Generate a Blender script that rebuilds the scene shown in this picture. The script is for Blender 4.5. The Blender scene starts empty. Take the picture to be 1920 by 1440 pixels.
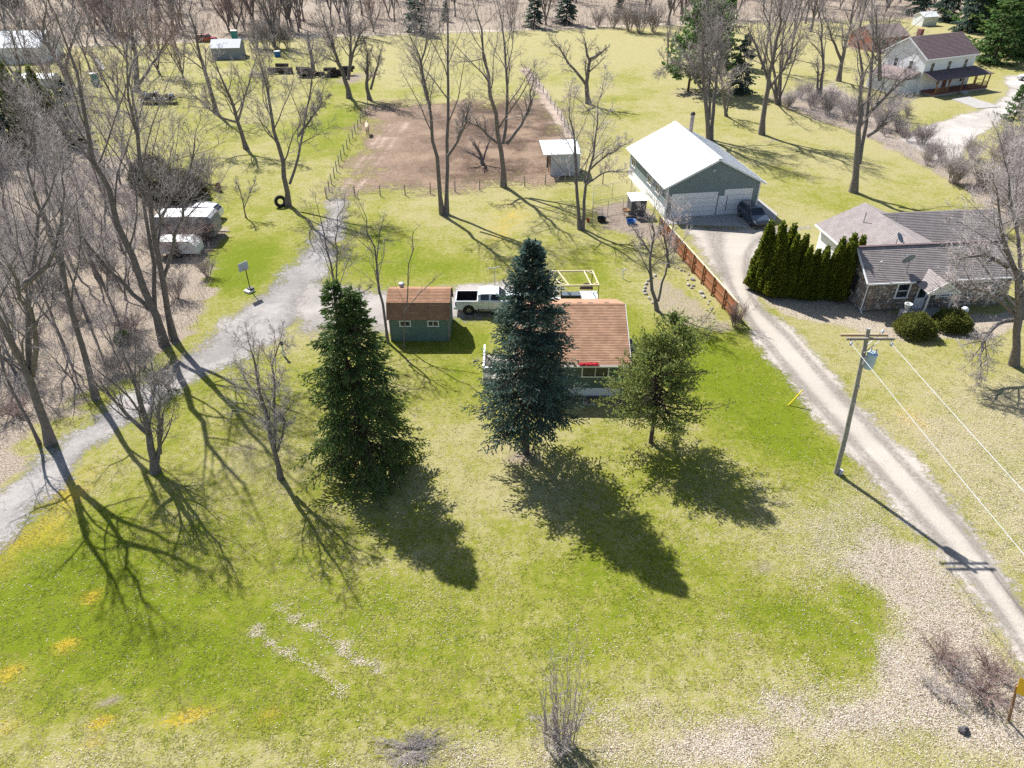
import bpy, math, random
import numpy as np
from mathutils import Vector, Matrix

R = math.radians
scene = bpy.context.scene

# ------------------------------------------------------------------ camera
CAM_H, CAM_PITCH, FPX = 30.0, R(35.0), 1333.0        # drone height (m), pitch below horizon, focal length in survey pixels
cam_d = bpy.data.cameras.new("camera")
cam_d.sensor_width = 36.0
cam_d.lens = 36.0 * FPX / 1920.0
cam_d.clip_start = 0.5
cam_d.clip_end = 3000.0
cam = bpy.data.objects.new("camera", cam_d)
scene.collection.objects.link(cam)
cam.location = (0, 0, CAM_H)
cam.rotation_euler = (R(90) - CAM_PITCH, 0, 0)
scene.camera = cam

# ------------------------------------------------------------------ sky, sun, exposure
SUN_EL = R(47.5)
SUN_AZ = math.atan2(-0.573, 0.82)                    # from +Y towards +X
sun_dir = Vector((math.sin(SUN_AZ) * math.cos(SUN_EL), math.cos(SUN_AZ) * math.cos(SUN_EL), math.sin(SUN_EL)))
world = bpy.data.worlds.new("World")
scene.world = world
world.use_nodes = True
wn = world.node_tree.nodes
wn.clear()
sky = wn.new("ShaderNodeTexSky")
sky.sky_type = 'NISHITA'
sky.sun_disc = False
sky.sun_elevation = SUN_EL
sky.sun_rotation = SUN_AZ
bg = wn.new("ShaderNodeBackground")
bg.inputs["Strength"].default_value = 0.08
wo = wn.new("ShaderNodeOutputWorld")
world.node_tree.links.new(sky.outputs[0], bg.inputs[0])
world.node_tree.links.new(bg.outputs[0], wo.inputs[0])

sun_d = bpy.data.lights.new("sun", 'SUN')
sun_d.energy = 5.0
sun_d.angle = R(0.53)
sun_d.color = (1.0, 0.975, 0.94)
sun = bpy.data.objects.new("sun", sun_d)
scene.collection.objects.link(sun)
sun.rotation_euler = sun_dir.to_track_quat('Z', 'Y').to_euler()
sun.location = (0, 0, 80)

scene.view_settings.view_transform = 'Standard'
scene.view_settings.look = 'None'
scene.view_settings.gamma = 1.0
scene.view_settings.use_curve_mapping = False
scene.view_settings.exposure = 0.9
scene.render.engine = 'CYCLES'
scene.cycles.use_denoising = False
scene.cycles.max_bounces = 5
scene.cycles.diffuse_bounces = 3
scene.cycles.transparent_max_bounces = 10

# ------------------------------------------------------------------ survey: points read off the picture, put on the ground plan in metres
SP, CP = math.sin(CAM_PITCH), math.cos(CAM_PITCH)
def G(x, y, z=0.0):
    u, v = (x - 960.0) / FPX, (y - 720.0) / FPX
    d = (CAM_H - z) / (SP + v * CP)
    return np.array((d * u, d * (CP - v * SP), z))
def upright(x, y, Y):
    """a point of an upright stem that stands at ground distance Y"""
    u, v = (x - 960.0) / FPX, (y - 720.0) / FPX
    d = Y / (CP - v * SP)
    return np.array((d * u, Y, CAM_H - d * (SP + v * CP)))

# ------------------------------------------------------------------ mesh helpers
def link(o, parent=None):
    scene.collection.objects.link(o)
    if parent is not None:
        o.parent = parent
    return o
def mesh_np(name, V, Fs, mat=None, smooth=False, col=None):
    """V (N,3); Fs list of (M,k) index arrays"""
    me = bpy.data.meshes.new(name)
    V = np.asarray(V, dtype=np.float32)
    me.vertices.add(len(V))
    me.vertices.foreach_set("co", V.ravel())
    Fs = [np.asarray(f, dtype=np.int32) for f in Fs if len(f)]
    idx = np.concatenate([f.ravel() for f in Fs])
    tot = np.concatenate([np.full(len(f), f.shape[1], np.int32) for f in Fs])
    st = np.concatenate([[0], np.cumsum(tot)[:-1]]).astype(np.int32)
    me.loops.add(len(idx))
    me.loops.foreach_set("vertex_index", idx)
    me.polygons.add(len(tot))
    me.polygons.foreach_set("loop_start", st)
    me.update(calc_edges=True)
    if smooth:
        me.polygons.foreach_set("use_smooth", np.ones(len(tot), bool))
    if col is not None:
        for an, cv in col.items():
            a = me.attributes.new(an, 'FLOAT_COLOR', 'POINT')
            a.data.foreach_set("color", np.asarray(cv, np.float32).ravel())
    if mat is not None:
        me.materials.append(mat)
    return me
def obj(name, me, parent=None, loc=(0, 0, 0), rz=0.0, **props):
    o = bpy.data.objects.new(name, me)
    o.location = loc
    o.rotation_euler = (0, 0, rz)
    link(o, parent)
    for k, v in props.items():
        o[k] = v
    return o
def thing(name, label, cat, loc=(0, 0, 0), rz=0.0, group=None):
    o = bpy.data.objects.new(name, None)
    o.empty_display_size = 0.3
    o.location = tuple(float(a) for a in loc)
    o.rotation_euler = (0, 0, rz)
    link(o)
    o["label"] = label
    o["category"] = cat
    if group:
        o["group"] = group
    return o
def dup(root, loc, rz=0.0, sc=1.0, label=None, group=None):
    r = root.copy()
    r.location = tuple(float(a) for a in loc)
    r.rotation_euler = (0, 0, rz)
    r.scale = (sc, sc, sc) if not hasattr(sc, '__len__') else sc
    link(r)
    if label: r["label"] = label
    if group: r["group"] = group
    for ch in root.children:
        cpy = ch.copy()
        link(cpy, r)
        for g in ch.children:
            link(g.copy(), cpy)
    return r

class MB:
    def __init__(s):
        s.v, s.f = [], []
    def add(s, vs, fs):
        n = len(s.v)
        s.v += [tuple(float(a) for a in v) for v in vs]
        s.f += [tuple(i + n for i in f) for f in fs]
        return s
    def box(s, x0, x1, y0, y1, z0, z1):
        return s.add([(x0, y0, z0), (x1, y0, z0), (x1, y1, z0), (x0, y1, z0), (x0, y0, z1), (x1, y0, z1), (x1, y1, z1), (x0, y1, z1)],
                     [(0, 3, 2, 1), (4, 5, 6, 7), (0, 1, 5, 4), (1, 2, 6, 5), (2, 3, 7, 6), (3, 0, 4, 7)])
    def quad(s, a, b, c, d):
        return s.add([a, b, c, d], [(0, 1, 2, 3)])
    def slab(s, pts, t):
        """convex planar outline (3D), thickened by t along minus its normal"""
        P = [np.array(p, float) for p in pts]
        n = np.cross(P[1] - P[0], P[2] - P[0]); n /= np.linalg.norm(n)
        k = len(P)
        vs = P + [p - n * t for p in P]
        fs = [tuple(range(k)), tuple(reversed(range(k, 2 * k)))] + [(i, k + i, k + (i + 1) % k, (i + 1) % k) for i in range(k)]
        fs = [fs[0], fs[1]] + [tuple(reversed(f)) for f in fs[2:]]
        return s.add(vs, fs)
    def bar(s, a, b, w, h=None, up=(0, 0, 1)):
        a, b = np.array(a, float), np.array(b, float)
        h = w if h is None else h
        d = b - a; d /= np.linalg.norm(d)
        up = np.array(up, float)
        if abs(d @ up) > 0.98: up = np.array((0, 1.0, 0))
        x = np.cross(d, up); x /= np.linalg.norm(x)
        y = np.cross(x, d)
        vs = []
        for p in (a, b):
            for i, j in ((-1, -1), (1, -1), (1, 1), (-1, 1)):
                vs.append(p + x * i * w / 2 + y * j * h / 2)
        return s.add(vs, [(0, 1, 2, 3), (7, 6, 5, 4), (0, 4, 5, 1), (1, 5, 6, 2), (2, 6, 7, 3), (3, 7, 4, 0)])
    def cyl(s, a, b, r0, r1=None, n=10, cap=True):
        return s.tube([a, b], [r0, r0 if r1 is None else r1], n, cap)
    def tube(s, pts, rad, n=8, cap=True):
        P = [np.array(p, float) for p in pts]
        vs = []
        ref = None
        for i, p in enumerate(P):
            d = (P[min(i + 1, len(P) - 1)] - P[max(i - 1, 0)]); d /= np.linalg.norm(d) + 1e-9
            if ref is None:
                ref = np.cross(d, (0, 0, 1.0)) if abs(d[2]) < .95 else np.cross(d, (0, 1.0, 0))
            x = ref - d * (ref @ d); x /= np.linalg.norm(x) + 1e-9
            ref = x
            y = np.cross(d, x)
            r = rad[i] if hasattr(rad, '__len__') else rad
            for k in range(n):
                a = 2 * math.pi * k / n
                vs.append(p + (x * math.cos(a) + y * math.sin(a)) * r)
        fs = []
        for i in range(len(P) - 1):
            for k in range(n):
                fs.append((i * n + k, i * n + (k + 1) % n, (i + 1) * n + (k + 1) % n, (i + 1) * n + k))
        if cap:
            fs.append(tuple(reversed(range(n))))
            fs.append(tuple(range((len(P) - 1) * n, len(P) * n)))
        return s.add(vs, fs)
    def lathe(s, prof, c=(0, 0, 0), n=16, axis='z'):
        vs, fs = [], []
        for (r, z) in prof:
            for k in range(n):
                a = 2 * math.pi * k / n
                p = (r * math.cos(a), r * math.sin(a), z)
                if axis == 'y': p = (p[0], p[2], p[1])
                if axis == 'x': p = (p[2], p[0], p[1])
                vs.append((p[0] + c[0], p[1] + c[1], p[2] + c[2]))
        for i in range(len(prof) - 1):
            for k in range(n):
                fs.append((i * n + k, i * n + (k + 1) % n, (i + 1) * n + (k + 1) % n, (i + 1) * n + k))
        return s.add(vs, fs)
    def blob(s, c, r, seed=0, n=8, m=5, jit=.2):
        rg = random.Random(seed)
        vs, fs = [], []
        for i in range(m + 1):
            th = math.pi * i / m
            for k in range(n):
                a = 2 * math.pi * (k + .5 * (i % 2)) / n
                q = 1 + rg.uniform(-jit, jit)
                vs.append((c[0] + r[0] * math.sin(th) * math.cos(a) * q, c[1] + r[1] * math.sin(th) * math.sin(a) * q, c[2] + r[2] * math.cos(th) * q))
        for i in range(m):
            for k in range(n):
                fs.append((i * n + k, (i + 1) * n + k, (i + 1) * n + (k + 1) % n, i * n + (k + 1) % n))
        return s.add(vs, fs)
    def build(s, name, mat, parent=None, loc=(0, 0, 0), rz=0.0, smooth=False, **props):
        me = bpy.data.meshes.new(name)
        me.from_pydata(s.v, [], s.f)
        me.update()
        if smooth:
            me.polygons.foreach_set("use_smooth", [True] * len(me.polygons))
            me.set_sharp_from_angle(angle=R(40))
        if mat: me.materials.append(mat)
        return obj(name, me, parent, loc, rz, **props)

# ------------------------------------------------------------------ materials
def new_mat(name):
    m = bpy.data.materials.new(name)
    m.use_nodes = True
    nt = m.node_tree
    return m, nt, nt.nodes["Principled BSDF"]
def N(nt, typ, **kw):
    n = nt.nodes.new(typ)
    for k, v in kw.items():
        if k.startswith("i_"):
            n.inputs[k[2:].replace("_", " ")].default_value = v
        else:
            setattr(n, k, v)
    return n
def noise(nt, vec, scale, detail=4, rough=.55, dist=0.0):
    n = N(nt, "ShaderNodeTexNoise")
    n.inputs["Scale"].default_value = scale
    n.inputs["Detail"].default_value = detail
    n.inputs["Roughness"].default_value = rough
    n.inputs["Distortion"].default_value = dist
    if vec is not None: nt.links.new(vec, n.inputs["Vector"])
    return n.outputs["Fac"]
def mrange(nt, val, a, b, c=0.0, d=1.0, smooth=False):
    n = N(nt, "ShaderNodeMapRange")
    if smooth: n.interpolation_type = 'SMOOTHSTEP'
    n.inputs[1].default_value, n.inputs[2].default_value = a, b
    n.inputs[3].default_value, n.inputs[4].default_value = c, d
    nt.links.new(val, n.inputs[0])
    return n.outputs[0]
def mathn(nt, op, a, b=None, cl=False):
    n = N(nt, "ShaderNodeMath", operation=op, use_clamp=cl)
    for i, x in enumerate((a, b)):
        if x is None: continue
        if isinstance(x, (int, float)): n.inputs[i].default_value = x
        else: nt.links.new(x, n.inputs[i])
    return n.outputs[0]
def mixc(nt, fac, a, b, typ='MIX'):
    n = N(nt, "ShaderNodeMix", data_type='RGBA', blend_type=typ)
    for sock, x in ((n.inputs[0], fac), (n.inputs[6], a), (n.inputs[7], b)):
        if isinstance(x, (int, float)): sock.default_value = x
        elif isinstance(x, tuple): sock.default_value = (*x, 1) if len(x) == 3 else x
        else: nt.links.new(x, sock)
    return n.outputs[2]
def bump(nt, bs, h, strength=.3, dist=.02):
    b = N(nt, "ShaderNodeBump")
    b.inputs["Strength"].default_value = strength
    b.inputs["Distance"].default_value = dist
    nt.links.new(h, b.inputs["Height"])
    nt.links.new(b.outputs[0], bs.inputs["Normal"])
def simple(name, c1, c2=None, scale=6.0, rough=.8, bmp=0.0, metal=0.0, spec=.3, bscale=None, attr=None, trans=0.0):
    m, nt, bs = new_mat(name)
    tc = N(nt, "ShaderNodeTexCoord").outputs["Object"]
    if c2 is None:
        c2 = tuple(x * .82 for x in c1)
    f = mrange(nt, noise(nt, tc, scale, 5, .6), .32, .68)
    colr = mixc(nt, f, c1, c2)
    if attr:
        a = N(nt, "ShaderNodeAttribute", attribute_name=attr)
        colr = mixc(nt, 1.0, colr, a.outputs["Color"], 'MULTIPLY')
    nt.links.new(colr, bs.inputs["Base Color"])
    bs.inputs["Roughness"].default_value = rough
    bs.inputs["Metallic"].default_value = metal
    bs.inputs["Specular IOR Level"].default_value = spec
    if bmp:
        bump(nt, bs, noise(nt, tc, bscale or scale * 4, 4, .6), bmp, .03)
    return m
# ------------------------------------------------------------------ the materials of the place
def siding(name, c, groove=.2, axis='x', rough=.75, depth=.5):
    """painted board siding: thin grooves, faint weathering"""
    m, nt, bs = new_mat(name)
    tc = N(nt, "ShaderNodeTexCoord").outputs["Object"]
    sep = N(nt, "ShaderNodeSeparateXYZ"); nt.links.new(tc, sep.inputs[0])
    if axis == 'z': co = sep.outputs[2]
    else: co = mathn(nt, 'ADD', sep.outputs[0], sep.outputs[1])
    fr = mathn(nt, 'FRACT', mathn(nt, 'DIVIDE', co, groove))
    g = mrange(nt, mathn(nt, 'ABSOLUTE', mathn(nt, 'SUBTRACT', fr, .5)), .43, .49)
    w = mrange(nt, noise(nt, tc, 1.7, 5, .6), .35, .7)
    c0 = mixc(nt, w, c, tuple(x * .86 for x in c))
    fine = mrange(nt, noise(nt, tc, 14, 3, .6), .3, .7, .94, 1.06)
    c0 = mixc(nt, 1.0, c0, fine, 'MULTIPLY')
    nt.links.new(c0, bs.inputs["Base Color"])
    bs.inputs["Roughness"].default_value = rough
    bump(nt, bs, mathn(nt, 'SUBTRACT', 1.0, g), depth, .02)
    return m
def shingle(name, ca, cb, cc, tab=.32, course=.14):
    """asphalt shingles: every tab its own tint; the courses themselves are steps in the mesh"""
    m, nt, bs = new_mat(name)
    tc = N(nt, "ShaderNodeTexCoord").outputs["UV"]
    br = N(nt, "ShaderNodeTexBrick")
    br.offset = .37; br.offset_frequency = 2; br.squash = 1.0
    br.inputs["Scale"].default_value = 1.0
    br.inputs["Mortar Size"].default_value = .006
    br.inputs["Brick Width"].default_value = tab
    br.inputs["Row Height"].default_value = course
    br.inputs["Color1"].default_value = (0, 0, 0, 1)
    br.inputs["Color2"].default_value = (1, 1, 1, 1)
    br.inputs["Mortar"].default_value = (.1, .1, .1, 1)
    nt.links.new(tc, br.inputs["Vector"])
    n1 = noise(nt, tc, 1.1, 4, .6)
    n2 = noise(nt, tc, 38, 2, .6)
    k = mixc(nt, br.outputs["Color"], ca, cb)
    k = mixc(nt, mrange(nt, n1, .42, .72), k, cc)
    k = mixc(nt, 1.0, k, mrange(nt, n2, .3, .7, .82, 1.18), 'MULTIPLY')
    nt.links.new(k, bs.inputs["Base Color"])
    bs.inputs["Roughness"].default_value = .92
    bs.inputs["Specular IOR Level"].default_value = .2
    bump(nt, bs, n2, .25, .01)
    return m
def glass(name, tint=(.02, .025, .03)):
    m, nt, bs = new_mat(name)
    tc = N(nt, "ShaderNodeTexCoord").outputs["Object"]
    nt.links.new(mixc(nt, mrange(nt, noise(nt, tc, 3, 2), .4, .6), tint, tuple(x * 2.2 for x in tint)), bs.inputs["Base Color"])
    bs.inputs["Roughness"].default_value = .06
    bs.inputs["Specular IOR Level"].default_value = .4
    return m
def ribbed(name, c, pitch=.23, rough=.35, axis='x', c2=None):
    """ribbed sheet steel"""
    m, nt, bs = new_mat(name)
    tc = N(nt, "ShaderNodeTexCoord").outputs["Object"]
    sep = N(nt, "ShaderNodeSeparateXYZ"); nt.links.new(tc, sep.inputs[0])
    co = sep.outputs[0] if axis == 'x' else sep.outputs[1]
    fr = mathn(nt, 'FRACT', mathn(nt, 'DIVIDE', co, pitch))
    rib = mrange(nt, mathn(nt, 'ABSOLUTE', mathn(nt, 'SUBTRACT', fr, .5)), .36, .46, 0, 1, True)
    mp = N(nt, "ShaderNodeMapping"); mp.inputs["Scale"].default_value = (.5, 4, 1) if axis == 'y' else (4, .5, 1)
    nt.links.new(tc, mp.inputs[0])
    st = mrange(nt, noise(nt, mp.outputs[0], .8, 5, .65), .45, .75)
    nt.links.new(mixc(nt, st, c, c2 or tuple(x * .85 for x in c)), bs.inputs["Base Color"])
    bs.inputs["Roughness"].default_value = rough
    bs.inputs["Specular IOR Level"].default_value = .4
    bump(nt, bs, rib, .6, .02)
    return m

M = {}
M['bark'] = simple('bark_grey', (.235, .205, .195), (.12, .102, .096), 5, .95, .5, bscale=14)
M['bark_light'] = simple('bark_light', (.24, .215, .195), (.13, .112, .1), 5, .95, .5, bscale=14)
M['twig'] = simple('twig_grey', (.36, .318, .298), (.25, .215, .2), 3, .9)
M['twig_pale'] = simple('twig_pale', (.5, .45, .425), (.34, .29, .28), 3, .85)
M['twig_red'] = simple('twig_reddish', (.33, .235, .205), (.23, .165, .15), 3, .9)
M['bark_spruce'] = simple('bark_spruce', (.12, .085, .065), (.06, .045, .038), 6, .95, .4)
def foliage_mat(name, c1, c2, rough=.6, trans=.45):
    m, nt, bs = new_mat(name)
    at = N(nt, "ShaderNodeAttribute", attribute_name="col")
    tc = N(nt, "ShaderNodeTexCoord").outputs["Object"]
    f = mrange(nt, noise(nt, tc, 1.3, 3), .35, .65)
    k = mixc(nt, 1.0, mixc(nt, f, c1, c2), at.outputs["Color"], 'MULTIPLY')
    nt.links.new(k, bs.inputs["Base Color"])
    bs.inputs["Roughness"].default_value = rough
    bs.inputs["Specular IOR Level"].default_value = .25
    if trans:
        tr = N(nt, "ShaderNodeBsdfTranslucent"); nt.links.new(k, tr.inputs[0])
        mx = N(nt, "ShaderNodeMixShader"); mx.inputs[0].default_value = trans
        nt.links.new(bs.outputs[0], mx.inputs[1]); nt.links.new(tr.outputs[0], mx.inputs[2])
        nt.links.new(mx.outputs[0], nt.nodes["Material Output"].inputs["Surface"])
    return m
M['needle_green'] = foliage_mat('needles_dark_green', (.15, .22, .068), (.1, .155, .05))
M['needle_blue'] = foliage_mat('needles_blue_green', (.14, .2, .165), (.092, .142, .115))
M['needle_pine'] = foliage_mat('needles_yellow_green', (.34, .38, .12), (.22, .27, .09))
M['arbor'] = foliage_mat('arborvitae_foliage', (.22, .25, .035), (.145, .185, .03))
M['yew'] = foliage_mat('yew_foliage', (.24, .25, .07), (.16, .18, .05))
M['pine_far'] = foliage_mat('far_pine_foliage', (.17, .27, .085), (.105, .18, .065))
M['olive'] = foliage_mat('olive_brush_leaves', (.2, .185, .1), (.15, .125, .09))
M['cover'] = foliage_mat('matted_cover', (.33, .3, .2), (.24, .22, .15))
M['dry_leaf'] = foliage_mat('dry_leaf', (1, 1, 1), (.92, .9, .88), .8)
M['grass_blade'] = foliage_mat('grass_blade', (1, 1, 1), (.95, .95, .92), .7)

M['white_trim'] = simple('white_trim_paint', (.8, .81, .82), (.72, .73, .74), 2, .5)
M['white_siding'] = siding('white_lap_siding', (.82, .83, .84), .14, 'z', .75, .12)
M['green_siding'] = siding('grey_green_siding', (.1, .15, .125), .2)
M['teal_siding'] = siding('teal_grey_siding', (.115, .185, .17), .2)
M['garage_siding'] = siding('garage_siding', (.19, .24, .25), .23)
M['shelter_wall'] = ribbed('galvanised_wall', (.5, .52, .55), .17, .5)
M['roof_red'] = shingle('roof_red_brown', (.34, .195, .122), (.43, .26, .168), (.27, .152, .096))
M['roof_shed'] = shingle('roof_shed_brown', (.31, .175, .105), (.39, .225, .14), (.245, .13, .08))
M['roof_grey'] = shingle('roof_grey_brown', (.245, .215, .205), (.305, .268, .255), (.215, .187, .178))
M['roof_plum'] = shingle('roof_plum_brown', (.135, .098, .102), (.175, .128, .128), (.12, .088, .09))
M['roof_white'] = ribbed('roof_white_steel', (.78, .79, .8), .3, .4, 'x', (.66, .67, .68))
M['roof_paleblue'] = ribbed('roof_pale_blue', (.33, .39, .45), .4, .5, 'x')
M['concrete'] = simple('concrete', (.38, .36, .335), (.3, .285, .265), 1.3, .9, .15)
M['asphalt'] = simple('asphalt', (.1, .1, .105), (.06, .06, .065), 2.5, .9, .3)
M['glass'] = glass('window_glass')
M['glass_car'] = glass('car_glass', (.012, .016, .022))
M['black'] = simple('black_plastic', (.02, .02, .022), (.03, .03, .03), 4, .55)
M['rubber'] = simple('tyre_rubber', (.022, .022, .022), (.035, .034, .032), 8, .9)
M['chrome'] = simple('bright_metal', (.6, .61, .62), (.5, .5, .52), 5, .3, 0, .9)
M['galv'] = simple('galvanised_steel', (.42, .44, .46), (.33, .34, .36), 5, .45, 0, .6)
M['dark_iron'] = simple('dark_iron', (.05, .048, .046), (.08, .06, .05), 5, .6, 0, .3)
M['wood_grey'] = simple('weathered_wood', (.3, .265, .225), (.19, .165, .14), 4, .9, .3)
M['wood_pole'] = simple('pole_wood', (.36, .34, .31), (.24, .225, .205), 3, .9, .3)
M['wood_red'] = simple('red_stained_boards', (.42, .16, .07), (.3, .115, .055), 3, .85, .2)
M['wood_new'] = simple('new_lumber', (.72, .62, .42), (.62, .52, .34), 3, .7)
M['wood_brown'] = simple('brown_stained_wood', (.3, .17, .085), (.22, .12, .065), 4, .8)
M['wood_deck'] = simple('red_brown_deck', (.24, .085, .065), (.18, .065, .05), 4, .8)
def carpaint(name, c, rough=.25):
    m, nt, bs = new_mat(name)
    tc = N(nt, "ShaderNodeTexCoord").outputs["Object"]
    k = mixc(nt, mrange(nt, noise(nt, tc, 2.0, 4), .4, .7), c, tuple(x * .9 for x in c))
    nt.links.new(k, bs.inputs["Base Color"])
    bs.inputs["Roughness"].default_value = rough
    bs.inputs["Coat Weight"].default_value = .6
    bs.inputs["Coat Roughness"].default_value = .05
    return m
M['paint_white'] = carpaint('paint_white', (.76, .77, .78))
M['paint_blue'] = carpaint('paint_grey_blue', (.05, .066, .095), .28)
M['paint_red'] = carpaint('paint_red', (.35, .04, .035))
M['lamp_red'] = simple('tail_lamp_red', (.2, .015, .015), (.12, .01, .01), 5, .2)
M['lamp_clear'] = simple('head_lamp_clear', (.75, .77, .8), (.6, .62, .65), 5, .15)
M['bin_white'] = simple('white_plastic', (.75, .75, .73), (.66, .66, .64), 3, .5)
M['red_cloth'] = simple('red_cloth', (.55, .02, .035), (.38, .015, .03), 6, .8)
M['orange_sign'] = simple('orange_sign', (.95, .55, .015), (.9, .5, .015), 3, .5)
M['yellow'] = simple('yellow_plastic', (.8, .66, .02), (.7, .56, .02), 3, .5)
M['blue_plastic'] = simple('blue_plastic', (.03, .16, .42), (.025, .12, .34), 3, .4)
M['teal_plastic'] = simple('teal_plastic', (.03, .25, .26), (.02, .19, .2), 3, .4)
M['transformer'] = simple('transformer_paint', (.46, .58, .66), (.38, .5, .58), 3, .4)
M['porcelain'] = simple('porcelain', (.62, .64, .66), (.5, .52, .55), 6, .2)
M['cable'] = simple('aluminium_cable', (.62, .62, .62), (.5, .5, .5), 6, .4, 0, .5)
M['brick'] = simple('brick_red', (.33, .13, .09), (.24, .1, .075), 9, .9, .3)
M['stone_edge'] = simple('edging_stone', (.46, .43, .4), (.3, .28, .26), 5, .9, .3)
M['rock_dark'] = simple('dark_rock', (.07, .065, .07), (.12, .11, .11), 5, .9, .3)
M['mortar'] = simple('mortar', (.2, .175, .155), (.15, .13, .115), 8, .95, .4)
M['horse'] = simple('horse_coat', (.62, .46, .3), (.5, .35, .21), 2.5, .7)
M['mane'] = simple('horse_mane', (.72, .62, .48), (.6, .5, .38), 6, .8)
M['bark_log'] = simple('log_bark', (.07, .055, .05), (.04, .033, .03), 5, .95, .4)
def stone_mat():
    m, nt, bs = new_mat('field_stone')
    at = N(nt, "ShaderNodeAttribute", attribute_name="col")
    tc = N(nt, "ShaderNodeTexCoord").outputs["Object"]
    k = mixc(nt, 1.0, at.outputs["Color"], mrange(nt, noise(nt, tc, 9, 4), .3, .7, .75, 1.2), 'MULTIPLY')
    nt.links.new(k, bs.inputs["Base Color"])
    bs.inputs["Roughness"].default_value = .85
    bump(nt, bs, noise(nt, tc, 20, 4), .4, .02)
    return m
M['stone'] = stone_mat()
# ------------------------------------------------------------------ ground plan masks
def Gp(lst):
    return np.array([G(x, y)[:2] for x, y in lst])
def poly_sd(P, poly):
    """signed distance to a polygon, positive inside"""
    x, y = P[:, 0], P[:, 1]
    dmin = np.full(len(P), 1e9)
    ins = np.zeros(len(P), bool)
    n = len(poly)
    for i in range(n):
        a, b = poly[i], poly[(i + 1) % n]
        e = b - a
        w = P - a
        t = np.clip((w @ e) / (e @ e + 1e-9), 0, 1)
        d = np.hypot(w[:, 0] - t * e[0], w[:, 1] - t * e[1])
        dmin = np.minimum(dmin, d)
        cond = ((a[1] > y) != (b[1] > y)) & (x < (b[0] - a[0]) * (y - a[1]) / (b[1] - a[1] + 1e-12) + a[0])
        ins ^= cond
    return np.where(ins, dmin, -dmin)
def line_d(P, pts):
    dmin = np.full(len(P), 1e9)
    for i in range(len(pts) - 1):
        a, b = pts[i], pts[i + 1]
        e = b - a; w = P - a
        t = np.clip((w @ e) / (e @ e + 1e-9), 0, 1)
        dmin = np.minimum(dmin, np.hypot(w[:, 0] - t * e[0], w[:, 1] - t * e[1]))
    return dmin
def sstep(x, a, b):
    t = np.clip((x - a) / (b - a), 0, 1)
    return t * t * (3 - 2 * t)
def vnoise(P, s, seed=0):
    rg = np.random.RandomState(seed)
    k = rg.randint(0, 1 << 16)
    q = P * s
    i = np.floor(q).astype(np.int64); f = q - i
    f = f * f * (3 - 2 * f)
    def h(a, b):
        n = (a * 374761393 + b * 668265263 + k * 974711) & 0xffffffff
        n = ((n ^ (n >> 13)) * 1274126177) & 0xffffffff
        return ((n ^ (n >> 16)) & 0xffff) / 65535.0
    a = h(i[:, 0], i[:, 1]); b = h(i[:, 0] + 1, i[:, 1]); c = h(i[:, 0], i[:, 1] + 1); d = h(i[:, 0] + 1, i[:, 1] + 1)
    return (a * (1 - f[:, 0]) + b * f[:, 0]) * (1 - f[:, 1]) + (c * (1 - f[:, 0]) + d * f[:, 0]) * f[:, 1]
def blobs(P, lst):
    o = np.zeros(len(P))
    for px, py, rx, ry, am in lst:
        c = G(px, py)[:2]
        o += am * np.exp(-(((P[:, 0] - c[0]) / rx) ** 2 + ((P[:, 1] - c[1]) / ry) ** 2))
    return o
LEAF_ROAD = Gp([(1640, 1200), (1655, 1120), (1600, 1060), (1640, 985), (1730, 1010), (1830, 1130), (1900, 1235), (1990, 1330), (1990, 1420), (1750, 1385), (1500, 1400), (1250, 1440), (860, 1450), (1000, 1400), (1150, 1372), (1300, 1358), (1560, 1310), (1640, 1280)])
LEAF_RIGHT = Gp([(1660, 780), (1780, 720), (2050, 690), (2050, 1150), (1900, 1080), (1760, 920)])
LEAF_BED = Gp([(1415, 548), (1600, 555), (1690, 590), (1830, 590), (1930, 570), (1930, 610), (1830, 640), (1740, 632), (1690, 640), (1610, 618), (1480, 598)])
LEAF_POLE = Gp([(1430, 900), (1560, 880), (1660, 930), (1700, 1000), (1660, 1080), (1560, 1090), (1470, 1000)])
WOODS = Gp([(-900, 960), (-60, 960), (0, 885), (80, 795), (200, 728), (300, 668), (380, 600), (405, 540), (395, 480), (415, 420), (345, 335), (230, 300), (130, 265), (-300, 300)])
BED = Gp([(1205, 545), (1228, 515), (1262, 528), (1330, 580), (1392, 622), (1350, 628), (1280, 612), (1236, 590)])
KENNEL = Gp([(1112, 385), (1190, 372), (1215, 395), (1240, 440), (1225, 455), (1130, 428)])
FENCEROW = Gp([(1640, 210), (1700, 232), (1790, 300), (1840, 330), (1960, 330), (2000, 480), (1880, 420), (1800, 350), (1720, 310), (1640, 265), (1480, 205), (1440, 180), (1560, 160)])
GOLD = Gp([(-60, 1050), (100, 905), (165, 880), (190, 900), (120, 1000), (60, 1080), (-60, 1120)])
RAKE1 = Gp([(480, 1180), (515, 1215), (560, 1235), (600, 1262), (640, 1292)])
RAKE2 = Gp([(520, 1135), (560, 1165), (590, 1180), (640, 1215), (680, 1245), (720, 1262)])
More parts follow.
